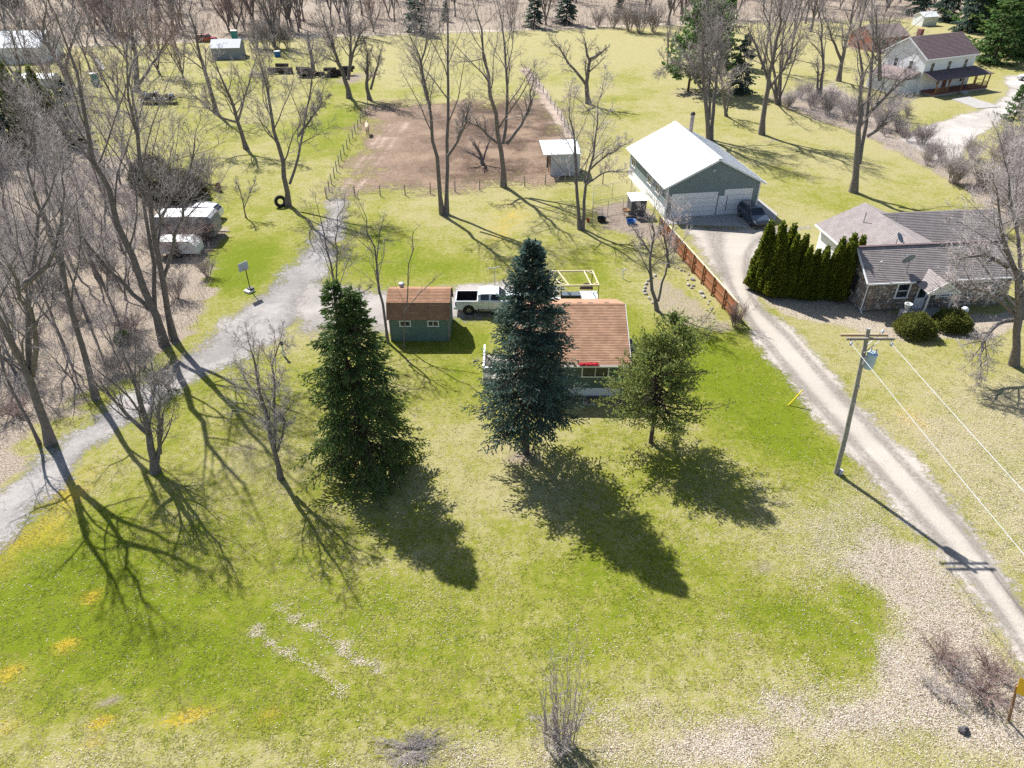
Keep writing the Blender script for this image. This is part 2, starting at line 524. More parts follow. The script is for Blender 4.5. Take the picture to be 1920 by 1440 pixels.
GREENS = [(720, 455, 4.5, 4, .45), (860, 500, 5, 3.2, .4), (700, 505, 5, 3, .3), (455, 490, 3.2, 4, .55), (430, 530, 3, 3, .4), (625, 235, 6, 16, .5), (655, 165, 5, 8, .4), (480, 170, 8, 10, .2),
          (350, 860, 3, 3, .1), (160, 1010, 3, 3, .25), (200, 1180, 6, 4, .22), (330, 1230, 6, 3, .25), (60, 1150, 4, 3, .3), (700, 1130, 5, 2, .22), (900, 1200, 6, 2, .2), (1180, 1200, 4, 1.5, .2),
          (1400, 720, 3.5, 5, .4), (1500, 850, 2.5, 3, .4), (1330, 660, 3, 3, .35), (1450, 800, 3, 3, .35), (880, 700, 3, 4, .3), (820, 640, 4, 3, .3), (860, 610, 4, 2, .2), (1100, 520, 3, 3, .3), (1130, 480, 4, 4, .2), (1160, 600, 2, 5, .3), (1300, 700, 2.5, 3, .3),
          (1470, 1150, 3, 2, .3), (1600, 1000, 2, 2, .35), (1620, 1110, 1.5, 1.2, .4), (1600, 1180, 3, 2, .35), (1100, 1090, 4, 2, .25), (960, 1060, 4, 3, .15),
          (1180, 150, 4, 5, .3), (1150, 185, 5, 4, .4), (1200, 210, 6, 5, .15), (1130, 250, 4, 8, .15), (950, 480, 3, 4, -.15), (1570, 380, 5, 4, .3), (1500, 330, 6, 5, .15), (1280, 560, 2, 3, .2), (1000, 940, 3, 3, -.1),
          (800, 850, 4, 4, -.15), (1150, 780, 5, 2, -.15), (500, 830, 4, 4, -.12), (1250, 300, 10, 14, -.15), (1250, 100, 22, 22, -.25), (780, 120, 14, 20, -.2)]
GOLDS = [(165, 1118, .55, .45, .9), (180, 1140, .4, .3, .6), (125, 1212, .65, .5, 1.), (15, 1262, .8, .6, .8), (325, 1350, .6, .3, .9), (375, 1335, .6, .4, .9), (185, 1352, .6, .35, .9), (180, 1390, .4, .3, .8),
         (510, 1340, .6, .4, .8), (8, 1365, .7, .4, .8), (480, 1350, .3, .3, .5), (835, 1320, .5, .3, .5), (960, 400, 3, 5, .45), (930, 440, 2, 3, .4), (1165, 1345, .4, .2, .4), (1730, 800, 1.4, 2, .3), (1690, 780, 1.5, 2, .3), (1360, 1290, .3, .2, .5)]
BARE = [(200, 1310, .6, .3, .8), (150, 1345, .6, .3, .8), (140, 1290, .5, .3, .6), (35, 1380, .4, .3, .6), (1420, 1065, 1.4, .7, .5), (1000, 1035, 1.1, .9, .3), (870, 740, .8, 2.6, .35), (445, 850, 1.5, 1.2, .55), (985, 858, 1.4, 1.0, .7),
        (1220, 832, .9, .6, .6), (700, 905, 2.0, 1.2, .5), (1170, 510, 1.2, 1.2, .5), (1085, 440, 1.3, 1, .4), (560, 880, 1.5, 1, .2), (1150, 470, 2, 2, .2), (835, 408, 1, .8, .6), (655, 150, 3, 4, .9), (690, 140, 3, 3, .6), (1450, 265, 2.4, 1.6, .5),
        (1300, 175, 5, 4, .6), (1100, 200, 2.5, 2.5, .4), (480, 330, 4, 4, .12), (380, 560, 2, 3, .3)]
def masks(P):
    X, Y = P[:, 0], P[:, 1]
    green = .42 + blobs(P, GREENS)
    green += .12 * sstep(-X, 4, 22) * sstep(-Y, -34, -18)            # greener near-left lawn
    green -= .22 * sstep(X, 21, 25) * sstep(-Y, -75, -40)
    green -= .3 * sstep(-Y, -17.6, -15.6)                            # verge
    green -= .1 * sstep(Y, 46, 60) * sstep(X, -14, 2)
    green -= .16 * sstep(Y, 68, 95)
    green -= .2 * sstep(Y, 150, 190)
    green += (vnoise(P, .12, 1) - .5) * .35 + (vnoise(P, .35, 2) - .5) * .22
    leaf = np.zeros(len(P)) + .03
    nz = (vnoise(P, .5, 3) - .5) * 2.2 + (vnoise(P, 1.4, 4) - .5) * 1.6
    leaf = np.maximum(leaf, .95 * sstep(poly_sd(P, LEAF_ROAD) + nz, -2.0, 2.2))
    leaf = np.maximum(leaf, .48 * sstep(poly_sd(P, LEAF_RIGHT) + nz * 1.6, -2.5, 2.5))
    leaf = np.maximum(leaf, .9 * sstep(poly_sd(P, LEAF_BED) + nz * .4, -.3, .5))
    leaf = np.maximum(leaf, .4 * sstep(poly_sd(P, LEAF_POLE) + nz * 2, -2.5, 2.0))
    leaf += .1 * sstep(X, 2, 12) * sstep(-Y, -40, -24) * (vnoise(P, .4, 5) + .3)
    leaf += .12 * sstep(vnoise(P, .28, 6), .55, .8) * sstep(-Y, -60, -30)
    for rk in (RAKE1, RAKE2):
        d = line_d(P, rk)
        leaf = np.maximum(leaf, .75 * sstep(-d + (vnoise(P, 2.2, 7) - .55) * .6, -.45, -.1))
    wood = sstep(poly_sd(P, WOODS) + nz * 1.2, -1.5, 1.2)
    wood = np.maximum(wood, .75 * sstep(poly_sd(P, FENCEROW) + nz, -1, 1))
    wood = np.maximum(wood, .8 * sstep(Y - .18 * X, 190, 205))
    wood = np.maximum(wood, .6 * sstep(poly_sd(P, BED) + nz * .3, -.3, .3))
    gold = np.clip(blobs(P, GOLDS) * (.55 + .9 * vnoise(P, 2.5, 8)), 0, 1)
    gold = np.maximum(gold, .6 * sstep(poly_sd(P, GOLD) + nz, -1.2, 1.2) * (.3 + vnoise(P, .8, 9)))
    bare = np.clip(blobs(P, BARE) * (.5 + vnoise(P, 1.6, 10)), 0, 1)
    bare = np.maximum(bare, .8 * sstep(poly_sd(P, KENNEL) + nz * .5, -.6, .6))
    return np.clip(green, 0, 1), np.clip(leaf, 0, 1), np.clip(wood, 0, 1), np.clip(gold, 0, 1), np.clip(bare, 0, 1)

STRAW, LUSH, OLIVEG = (.335, .298, .142), (.138, .176, .009), (.228, .228, .04)
def ground_mat():
    m, nt, bs = new_mat('lawn_and_soil')
    ge = N(nt, "ShaderNodeNewGeometry").outputs["Position"]
    a = N(nt, "ShaderNodeAttribute", attribute_name="ma")
    b = N(nt, "ShaderNodeAttribute", attribute_name="mb")
    sa = N(nt, "ShaderNodeSeparateColor"); nt.links.new(a.outputs["Color"], sa.inputs[0])
    sb = N(nt, "ShaderNodeSeparateColor"); nt.links.new(b.outputs["Color"], sb.inputs[0])
    green, leaf, wood = sa.outputs[0], sa.outputs[1], sa.outputs[2]
    gold, bare = sb.outputs[0], sb.outputs[1]
    n1 = noise(nt, ge, .55, 4, .65)
    n2 = noise(nt, ge, 2.6, 3, .68)
    n3 = noise(nt, ge, 9.0, 2, .7)
    n4 = noise(nt, ge, 30.0, 1, .7)
    t = mathn(nt, 'ADD', green, mathn(nt, 'MULTIPLY', mathn(nt, 'SUBTRACT', n1, .5), 1.0))
    t = mathn(nt, 'ADD', t, mathn(nt, 'MULTIPLY', mathn(nt, 'SUBTRACT', n2, .5), 1.25))
    t = mathn(nt, 'ADD', t, mathn(nt, 'MULTIPLY', mathn(nt, 'SUBTRACT', n3, .5), 1.4))
    rp = N(nt, "ShaderNodeValToRGB")
    el = rp.color_ramp.elements
    el[0].position, el[0].color = .12, (*STRAW, 1)
    el[1].position, el[1].color = .92, (*LUSH, 1)
    e = el.new(.5); e.color = (*OLIVEG, 1)
    nt.links.new(t, rp.inputs[0])
    k = rp.outputs[0]
    k = mixc(nt, mathn(nt, 'MULTIPLY', mrange(nt, mathn(nt, 'ADD', gold, mathn(nt, 'MULTIPLY', mathn(nt, 'SUBTRACT', n3, .5), 1.6)), .3, .8), .8), k, (.46, .32, .035))
    soil = mixc(nt, mrange(nt, n2, .35, .65), (.3, .245, .195), (.2, .155, .12))
    k = mixc(nt, mrange(nt, mathn(nt, 'ADD', bare, mathn(nt, 'MULTIPLY', mathn(nt, 'SUBTRACT', n3, .5), .8)), .25, .75), k, soil)
    floor = mixc(nt, mrange(nt, n3, .36, .62), (.2, .155, .12), (.4, .335, .265))
    floor = mixc(nt, mrange(nt, n1, .55, .7, 0, .5), floor, (.27, .255, .1))
    k = mixc(nt, mrange(nt, mathn(nt, 'ADD', wood, mathn(nt, 'MULTIPLY', mathn(nt, 'SUBTRACT', n2, .5), .9)), .3, .7), k, floor)
    lit = mixc(nt, mrange(nt, n4, .38, .6), (.24, .185, .14), (.56, .49, .42))
    lm = mrange(nt, mathn(nt, 'ADD', leaf, mathn(nt, 'MULTIPLY', mathn(nt, 'SUBTRACT', n3, .5), 1.5)), .45, .85)
    k = mixc(nt, mathn(nt, 'MULTIPLY', lm, .85), k, lit)
    k = mixc(nt, 1.0, k, mrange(nt, n4, .28, .72, .8, 1.2), 'MULTIPLY')
    k = mixc(nt, 1.0, k, mrange(nt, n3, .3, .7, .85, 1.15), 'MULTIPLY')
    nt.links.new(k, bs.inputs["Base Color"])
    bs.inputs["Roughness"].default_value = .95
    bs.inputs["Specular IOR Level"].default_value = .1
    hh = mathn(nt, 'ADD', mathn(nt, 'MULTIPLY', n4, .6), n3)
    bump(nt, bs, hh, .9, .07)
    return m
xs = np.concatenate([np.linspace(-700, -95, 40), np.arange(-90, 90.01, .9), np.linspace(95, 700, 40)])
ys = np.concatenate([np.linspace(-120, 6, 16), np.arange(8, 62, .5), np.arange(62, 135, 1.0), np.arange(135, 262, 2.0), np.linspace(270, 1500, 30)])
gx, gy = np.meshgrid(xs, ys)
GP = np.stack([gx.ravel(), gy.ravel()], 1)
g_, l_, w_, o_, b_ = masks(GP)
nx, ny = len(xs), len(ys)
ii = (np.arange(ny - 1)[:, None] * nx + np.arange(nx - 1)[None, :]).ravel()
gm = mesh_np('ground', np.column_stack([GP, np.zeros(len(GP))]), [np.stack([ii, ii + 1, ii + 1 + nx, ii + nx], 1)], ground_mat(), False,
             {'ma': np.stack([g_, l_, w_, np.ones(len(g_))], 1), 'mb': np.stack([o_, b_, np.zeros(len(g_)), np.ones(len(g_))], 1)})
ground = obj('ground', gm, kind='structure')

# ------------------------------------------------------------------ drives and other sheets with ragged edges
def smooth_line(pts, n):
    P = np.array(pts, float)
    s = np.concatenate([[0], np.cumsum(np.hypot(*(P[1:] - P[:-1]).T))])
    t = np.linspace(0, s[-1], n)
    k = np.stack([np.interp(t, s, P[:, 0]), np.interp(t, s, P[:, 1])], 1)
    for _ in range(6):
        k[1:-1] = (k[:-2] + 2 * k[1:-1] + k[2:]) / 4
    return k
def sheet_mat(name, c1, c2, c3, edge=1.0, rut=None, tint=None, grain=26.0, side=None):
    """attribute e: R = distance inside the edge in metres, G = position across 0..1"""
    m, nt, bs = new_mat(name)
    ge = N(nt, "ShaderNodeNewGeometry").outputs["Position"]
    a = N(nt, "ShaderNodeAttribute", attribute_name="e")
    sa = N(nt, "ShaderNodeSeparateColor"); nt.links.new(a.outputs["Color"], sa.inputs[0])
    n1 = noise(nt, ge, .7, 4, .65)
    n2 = noise(nt, ge, 3.2, 3, .68)
    n3 = noise(nt, ge, grain, 2, .7)
    n0 = noise(nt, ge, .16, 3, .6)
    k = mixc(nt, mrange(nt, n1, .36, .66), c1, c2)
    k = mixc(nt, mrange(nt, n2, .52, .7), k, c3)
    k = mixc(nt, mrange(nt, n0, .48, .62, 0, .75), k, tuple(min(1, x * 1.14) for x in c3))
    k = mixc(nt, mrange(nt, n0, .46, .34, 0, .6), k, tuple(x * .75 for x in c1))
    if rut:
        # grassy crown and paler wheel tracks
        g = sa.outputs[1]
        cr = mathn(nt, 'ABSOLUTE', mathn(nt, 'SUBTRACT', g, .5))
        crown = mrange(nt, mathn(nt, 'ADD', cr, mathn(nt, 'MULTIPLY', mathn(nt, 'SUBTRACT', n2, .5), .35)), .16, .06)
        trk = mrange(nt, mathn(nt, 'ABSOLUTE', mathn(nt, 'SUBTRACT', cr, .27)), .13, .05)
        k = mixc(nt, mathn(nt, 'MULTIPLY', trk, mrange(nt, n2, .35, .6, .35, .95)), k, tuple(x * .68 for x in c2))
        k = mixc(nt, mathn(nt, 'MULTIPLY', crown, rut), k, tint)
    if side:
        sd_ = mrange(nt, mathn(nt, 'ADD', sa.outputs[1], mathn(nt, 'MULTIPLY', mathn(nt, 'SUBTRACT', n1, .5), .9)), .45, .1)
        k = mixc(nt, mathn(nt, 'MULTIPLY', sd_, .85), k, mixc(nt, mrange(nt, n2, .4, .62), side, tuple(x * .62 for x in side)))
    k = mixc(nt, 1.0, k, mrange(nt, n3, .3, .7, .75, 1.25), 'MULTIPLY')
    nt.links.new(k, bs.inputs["Base Color"])
    bs.inputs["Roughness"].default_value = .95
    bs.inputs["Specular IOR Level"].default_value = .1
    ed = mathn(nt, 'ADD', sa.outputs[0], mathn(nt, 'MULTIPLY', mathn(nt, 'SUBTRACT', n2, .5), 1.6 * edge))
    ed = mathn(nt, 'ADD', ed, mathn(nt, 'MULTIPLY', mathn(nt, 'SUBTRACT', n3, .5), 1.2 * edge))
    ed = mathn(nt, 'ADD', ed, mathn(nt, 'MULTIPLY', mathn(nt, 'ADD', mathn(nt, 'SUBTRACT', n1, .5), mathn(nt, 'MULTIPLY', mathn(nt, 'SUBTRACT', n0, .5), 1.6)), 1.3 * edge))
    nt.links.new(mrange(nt, ed, -.12 * edge, .3 * edge), bs.inputs["Alpha"])
    bump(nt, bs, n3, .5, .04)
    return m
def strip(name, left, right, mat, z, n=60, m=14, fade=.8, ends=(True, True), kind='structure', soft=1.0):
    def ext(q):
        q = [np.array(p, float)[:2] for p in q]
        if ends[0]: q = [q[0] + (q[0] - q[1]) / np.linalg.norm(q[0] - q[1]) * fade] + q
        if ends[1]: q = q + [q[-1] + (q[-1] - q[-2]) / np.linalg.norm(q[-1] - q[-2]) * fade]
        return q
    A, B = smooth_line(ext(left), n), smooth_line(ext(right), n)
    wid = np.hypot(*(B - A).T)
    ts = np.linspace(0, 1, m)
    V, E = [], []
    L = np.concatenate([[0], np.cumsum(np.hypot(*((A + B)[1:] / 2 - (A + B)[:-1] / 2).T))])
    for i in range(n):
        d = (B[i] - A[i]) / max(wid[i], .1)
        a, b = A[i] - d * fade, B[i] + d * fade
        for t in ts:
            p = a + (b - a) * t
            V.append((p[0], p[1], z))
            w = wid[i] + 2 * fade
            e = min(t, 1 - t) * w - fade
            if ends[0]: e = min(e, L[i] - fade)
            if ends[1]: e = min(e, L[-1] - L[i] - fade)
            E.append((e * soft, (t * w - fade) / max(wid[i], .1), 0, 1))
    q = (np.arange(n - 1)[:, None] * m + np.arange(m - 1)[None, :]).ravel()
    me = mesh_np(name, np.array(V), [np.stack([q, q + 1, q + 1 + m, q + m], 1)], mat, False, {'e': np.array(E)})
    return obj(name, me, kind=kind)
gravel = sheet_mat('drive_gravel', (.285, .265, .25), (.215, .2, .19), (.345, .318, .297), 2.2)
strip('gravel_driveway', Gp([(-150, 1110), (0, 922), (80, 850), (195, 765), (300, 690), (395, 632), (450, 575), (515, 520), (560, 482), (598, 425), (622, 372)]),
      Gp([(-60, 1130), (0, 1028), (92, 932), (150, 866), (240, 800), (335, 728), (430, 682), (520, 640), (580, 590), (612, 510), (636, 440), (660, 372)]), gravel, .012, 90, 18, .8)
strip('gravel_parking', Gp([(560, 520), (640, 535), (700, 542), (780, 545), (860, 540), (940, 530), (1060, 535)]),
      Gp([(540, 630), (620, 630), (700, 625), (780, 610), (860, 604), (960, 602), (1060, 590)]), sheet_mat('parking_gravel', (.3, .275, .25), (.24, .22, .2), (.35, .315, .285), 2.6), .016, 50, 18, .8)
strip('gravel_lane', Gp([(2010, 1385), (1920, 1248), (1840, 1132), (1720, 998), (1600, 858), (1500, 748), (1425, 652), (1390, 592), (1358, 545), (1328, 500), (1300, 450), (1275, 422)]),
      Gp([(2010, 1245), (1920, 1122), (1802, 958), (1702, 850), (1565, 706), (1488, 618), (1425, 566), (1405, 530), (1412, 490), (1430, 455), (1470, 440), (1540, 424)]),
      sheet_mat('lane_gravel', (.36, .32, .275), (.3, .267, .232), (.4, .358, .31), 2.1, .7, (.42, .38, .32)), .012, 90, 18, .8)
strip('farm_lane', Gp([(1690, 262), (1720, 240), (1780, 222), (1850, 204), (1885, 180), (1890, 158), (1880, 142)]),
      Gp([(1790, 320), (1800, 290), (1822, 262), (1870, 232), (1935, 195), (1945, 160), (1950, 140)]), sheet_mat('farm_lane_gravel', (.4, .365, .33), (.33, .3, .27), (.44, .4, .365), 1.5), .012, 40, 12, 1.2)
strip('back_track', [(-150, 167), (-114, 173), (-61, 186), (-34, 191.5), (34, 206), (90, 222)], [(-150, 171), (-114, 177), (-61, 190), (-34, 195), (34, 209.5), (90, 226)],
      sheet_mat('track_sand', (.45, .38, .3), (.38, .32, .26), (.5, .44, .36), .9, .5, (.36, .31, .16)), .012, 60, 8, 1.0)
strip('paddock', Gp([(662, 364), (652, 330), (672, 262), (690, 215), (700, 196)]), Gp([(1078, 338), (1090, 310), (1085, 262), (1060, 222), (1035, 186)]),
      sheet_mat('paddock_earth', (.075, .05, .036), (.15, .1, .07), (.23, .165, .115), 2.2, None, None, 3.0, (.3, .215, .155)), .014, 60, 30, 5.0, soft=.28)
strip('paddock_path', Gp([(975, 130), (1000, 165), (1022, 200), (1062, 262)]), Gp([(990, 126), (1018, 160), (1045, 200), (1082, 255)]), sheet_mat('path_sand', (.34, .265, .21), (.28, .22, .175), (.38, .3, .24), 1.5), .019, 30, 6, .8)
for k, (a, b) in enumerate((((640, 358), (745, 215)), ((668, 360), (765, 230)), ((655, 345), (735, 240)))):
    pa, pb = G(*a)[:2], G(*b)[:2]
    d = (pb - pa) / np.linalg.norm(pb - pa); nrm = np.array((d[1], -d[0])) * .28
    strip('wheel_rut', [pa - nrm, (pa + pb) / 2 - nrm + (k - 1) * .3, pb - nrm], [pa + nrm, (pa + pb) / 2 + nrm + (k - 1) * .3, pb + nrm],
          M.setdefault('rut', sheet_mat('rut_sand', (.33, .25, .185), (.27, .2, .15), (.33, .25, .19), 1.7)), .02 + .003 * k, 30, 7, .8)
# slabs: concrete apron in front of the garage, farmhouse walk, road edge
def slab_obj(name, pts, z0, z1, mat):
    b = MB(); b.slab([(p[0], p[1], z1) for p in pts], z1 - z0)
    return b.build(name, mat, kind='structure')
slab_obj('concrete_apron', [G(1240, 420), G(1445, 428), G(1458, 402), G(1424, 374), G(1262, 390)], -.1, .06, M['concrete'])
slab_obj('front_walk', [G(1783, 186), G(1832, 204), G(1876, 201), G(1815, 181)], -.1, .08, M['concrete'])
slab_obj('road', [(20.2, 9), (60, 12.5), (60, 18.5), (20.2, 14.95)], -.1, .02, M['asphalt'])

# ------------------------------------------------------------------ grass blades and fallen leaves
rs = np.random.RandomState(5)
GRAVEL_POLYS = [Gp([(-60, 1080), (0, 922), (80, 850), (195, 765), (300, 690), (395, 632), (450, 575), (515, 520), (560, 482), (598, 425), (622, 372), (660, 372), (636, 440), (612, 510), (640, 535), (860, 540), (1060, 535), (1060, 590), (860, 604), (640, 630), (580, 620), (520, 648), (430, 690), (335, 742), (240, 825), (95, 930), (0, 1028)]),
                Gp([(1920, 1248), (1840, 1132), (1720, 998), (1600, 858), (1500, 748), (1425, 652), (1390, 592), (1358, 545), (1328, 500), (1300, 450), (1240, 415), (1424, 374), (1470, 440), (1430, 455), (1412, 490), (1405, 530), (1425, 566), (1488, 618), (1565, 706), (1702, 850), (1802, 958), (1920, 1122)])]
def in_view(P, pad=1.06):
    d = P[:, 1] * CP + CAM_H * SP
    return (np.abs(P[:, 0] / d) < .72 * pad) & (P[:, 1] > 14)
def scatter(n, ymax, power=1.0):
    Y = 14.2 + (ymax - 14.2) * rs.rand(n) ** power
    X = (rs.rand(n) * 2 - 1) * (Y * CP + CAM_H * SP) * .74
    return np.stack([X, Y], 1)
P = scatter(300000, 64, 1.25)
P = P[rs.rand(len(P)) < np.clip((64 - P[:, 1]) / 22, 0, 1)]
P = P[vnoise(P, 1.7, 51) * .6 + vnoise(P, 4.0, 52) * .4 > .44]
g_, l_, w_, o_, b_ = masks(P)
keep = np.ones(len(P), bool)
for gpoly in GRAVEL_POLYS:
    keep &= poly_sd(P, gpoly) < .25
keep &= (rs.rand(len(P)) > np.maximum(w_ * .9, b_)) & (rs.rand(len(P)) > l_ * .5)
keep &= ~((P[:, 0] > -2.3) & (P[:, 0] < 8.2) & (P[:, 1] > 41.3) & (P[:, 1] < 50.5)) & ~((P[:, 0] > -9.9) & (P[:, 0] < -4.9) & (P[:, 1] > 48.8) & (P[:, 1] < 52.6))
P, g_, o_ = P[keep], g_[keep], o_[keep]
n = len(P)
t = np.clip(g_ + (vnoise(P, .55, 21) - .5) * .5 + (vnoise(P, 2.5, 22) - .5) * .8 + rs.randn(n) * .14, 0, 1)[:, None]
S, O, Lg = np.array(STRAW), np.array(OLIVEG), np.array(LUSH)
colr = np.where(t < .5, S + (O - S) * (t / .5), O + (Lg - O) * ((t - .5) / .5))
colr = colr * (1 - o_[:, None] * .7) + np.array((.44, .3, .025)) * o_[:, None] * .7
colr *= (.85 + .35 * rs.rand(n))[:, None]
ang = rs.rand(n) * 6.283
hgt = (.006 + .014 * rs.rand(n) * (1 + t[:, 0]))
wd = .018 + .03 * rs.rand(n)
lean = rs.randn(n, 2) * .07
b0 = np.column_stack([P[:, 0] + np.cos(ang) * wd, P[:, 1] + np.sin(ang) * wd, np.zeros(n)])
b1 = np.column_stack([P[:, 0] - np.cos(ang) * wd, P[:, 1] - np.sin(ang) * wd, np.zeros(n)])
tp = np.column_stack([P + lean, hgt])
V = np.stack([b0, b1, tp], 1).reshape(-1, 3)
cc = np.repeat(np.column_stack([colr, np.ones(n)]), 3, axis=0)
gme = mesh_np('grass', V, [np.arange(3 * n).reshape(-1, 3)], M['grass_blade'], False, {'col': cc})
obj('grass', gme, kind='stuff', label='short mown spring grass, part green and part straw', category='grass')

def leaf_mesh(P, size, rgs):
    n = len(P)
    a = rgs.rand(n) * 6.283
    u = np.column_stack([np.cos(a), np.sin(a), rgs.randn(n) * .2])
    v = np.column_stack([-np.sin(a), np.cos(a), rgs.randn(n) * .2])
    s = (size * (.6 + .8 * rgs.rand(n)))[:, None]
    c = np.column_stack([P, .02 + .012 * rgs.rand(n)])
    V = np.stack([c - u * s, c - v * s * .6, c + u * s, c + v * s * .6], 1).reshape(-1, 3)
    V[:, 2] = np.maximum(V[:, 2], .024)
    pal = np.array([(.72, .66, .59), (.62, .54, .46), (.8, .76, .71), (.36, .26, .19), (.24, .16, .115), (.46, .36, .27)])
    k = pal[rgs.choice(len(pal), n, p=[.26, .22, .18, .14, .08, .12])] * (.8 + .4 * rgs.rand(n))[:, None]
    return V, np.repeat(np.column_stack([k, np.ones(n)]), 4, axis=0)
P = scatter(900000, 62, 1.0)
_, l_, w_, _, _ = masks(P)
pr = np.clip(l_ ** 1.25 * (.6 + .7 * vnoise(P, 1.1, 41)) + .008, 0, 1)
pr = np.maximum(pr, w_ * .2)
keep = rs.rand(len(P)) < pr
for gpoly in GRAVEL_POLYS:
    keep &= (poly_sd(P, gpoly) < -.1) | (rs.rand(len(P)) < .06)
P = P[keep][:140000]
V, cc = leaf_mesh(P, .03, rs)
n = len(P)
lme = mesh_np('fallen_leaves', V, [np.arange(4 * n).reshape(-1, 4)], M['dry_leaf'], False, {'col': cc})
obj('fallen_leaves', lme, kind='stuff', label='pale dry leaves blown over the lawn and verge', category='leaves')
# ------------------------------------------------------------------ bare trees, grown level by level
def nrm(a):
    return a / (np.linalg.norm(a, axis=-1, keepdims=True) + 1e-9)
class Grow:
    def __init__(s, seed):
        s.r = np.random.RandomState(seed)
        s.poly = []                                   # (pts (B,n,3), rad (B,n), level)
    def run(s, P, D, L, Rr, n, jit, trop, taper, lev):
        B = len(P)
        pts, rad = [P], [Rr]
        d = D
        for i in range(n):
            d = nrm(d + s.r.randn(B, 3) * jit + np.array((0, 0, trop)))
            P = P + d * (L / n)[:, None]
            pts.append(P); rad.append(Rr * (1 - taper * (i + 1) / n))
        pts, rad = np.stack(pts, 1), np.stack(rad, 1)
        s.poly.append((pts, rad, lev))
        return pts, rad
    def spawn(s, pts, rad, L, k, t0, t1, ang, angj, lr, rr, rmin, updir=0.0, tl=.65):
        B, n = rad.shape
        t = t0 + (t1 - t0) * (np.arange(k)[None, :] + s.r.rand(B, k)) / k
        f = np.clip(t * (n - 1), 0, n - 1.001)
        i = f.astype(int); w = (f - i)[..., None]
        b = np.arange(B)[:, None]
        p = pts[b, i] * (1 - w) + pts[b, i + 1] * w
        T = nrm(pts[b, i + 1] - pts[b, i])
        r = rad[b, i] * (1 - w[..., 0]) + rad[b, i + 1] * w[..., 0]
        az = np.arange(k)[None, :] * 2.4 + s.r.rand(B, 1) * 6.28 + s.r.randn(B, k) * .5
        ref = np.where(np.abs(T[..., 2:]) < .9, np.array((0, 0, 1.0)), np.array((1.0, 0, 0)))
        u = nrm(np.cross(T, ref)); v = np.cross(T, u)
        q = u * np.cos(az)[..., None] + v * np.sin(az)[..., None]
        a = ang + s.r.randn(B, k) * angj
        D = nrm(T * np.cos(a)[..., None] + q * np.sin(a)[..., None] + np.array((0, 0, updir)))
        ln = L[:, None] * lr * (1.15 - tl * t) * s.r.uniform(.7, 1.25, (B, k))
        R2 = np.maximum(r * rr * s.r.uniform(.75, 1.1, (B, k)), rmin)
        R2 = np.minimum(R2, r * .95 + .002)
        return p.reshape(-1, 3), D.reshape(-1, 3), ln.ravel(), R2.ravel()
    def mesh(s, name, levels, mat, sides):
        Vs, Fs, Ts, off = [], [], [], 0
        for pts, rad, lev in s.poly:
            if lev not in levels: continue
            S = sides[lev]
            B, n, _ = pts.shape
            cone = n == 2
            T = np.empty_like(pts)
            T[:, 1:-1] = pts[:, 2:] - pts[:, :-2]; T[:, 0] = pts[:, 1] - pts[:, 0]; T[:, -1] = pts[:, -1] - pts[:, -2]
            T = nrm(T)
            m = nrm(pts[:, -1] - pts[:, 0])
            ref = np.where(np.abs(m[:, 2:]) < .8, np.array((0, 0, 1.0)), np.array((.8, .6, 0)))[:, None, :]
            u = nrm(np.cross(T, np.broadcast_to(ref, T.shape))); v = np.cross(T, u)
            a = 2 * np.pi * np.arange(S) / S
            ring = pts[:, :, None, :] + rad[:, :, None, None] * (u[:, :, None, :] * np.cos(a)[None, None, :, None] + v[:, :, None, :] * np.sin(a)[None, None, :, None])
            if cone:                                  # finest twigs run out to a point
                Vs.append(np.concatenate([ring[:, 0], pts[:, 1:2]], 1).reshape(-1, 3))
                q = off + (np.arange(B) * (S + 1))[:, None]; k = np.arange(S)[None, :]
                Ts.append(np.stack([q + k, q + (k + 1) % S, np.broadcast_to(q + S, (B, S))], -1).reshape(-1, 3))
                off += B * (S + 1)
                continue
            Vs.append(ring.reshape(-1, 3))
            bi = (np.arange(B) * n * S)[:, None, None]; ri = (np.arange(n - 1) * S)[None, :, None]; k = np.arange(S)[None, None, :]; k2 = (k + 1) % S
            base = off + bi + ri
            Fs.append(np.stack([base + k, base + k2, base + S + k2, base + S + k], -1).reshape(-1, 4))
            off += B * n * S
        return mesh_np(name, np.concatenate(Vs), [np.concatenate(q) for q in (Fs, Ts) if q], mat, True)

def resample(P, n):
    P = np.array(P, float)
    s = np.concatenate([[0], np.cumsum(np.linalg.norm(P[1:] - P[:-1], axis=1))])
    t = np.linspace(0, s[-1], n)
    k = np.stack([np.interp(t, s, P[:, i]) for i in range(3)], 1)
    for _ in range(2):
        k[1:-1] = (k[:-2] + 2 * k[1:-1] + k[2:]) / 4
    return k, s[-1]

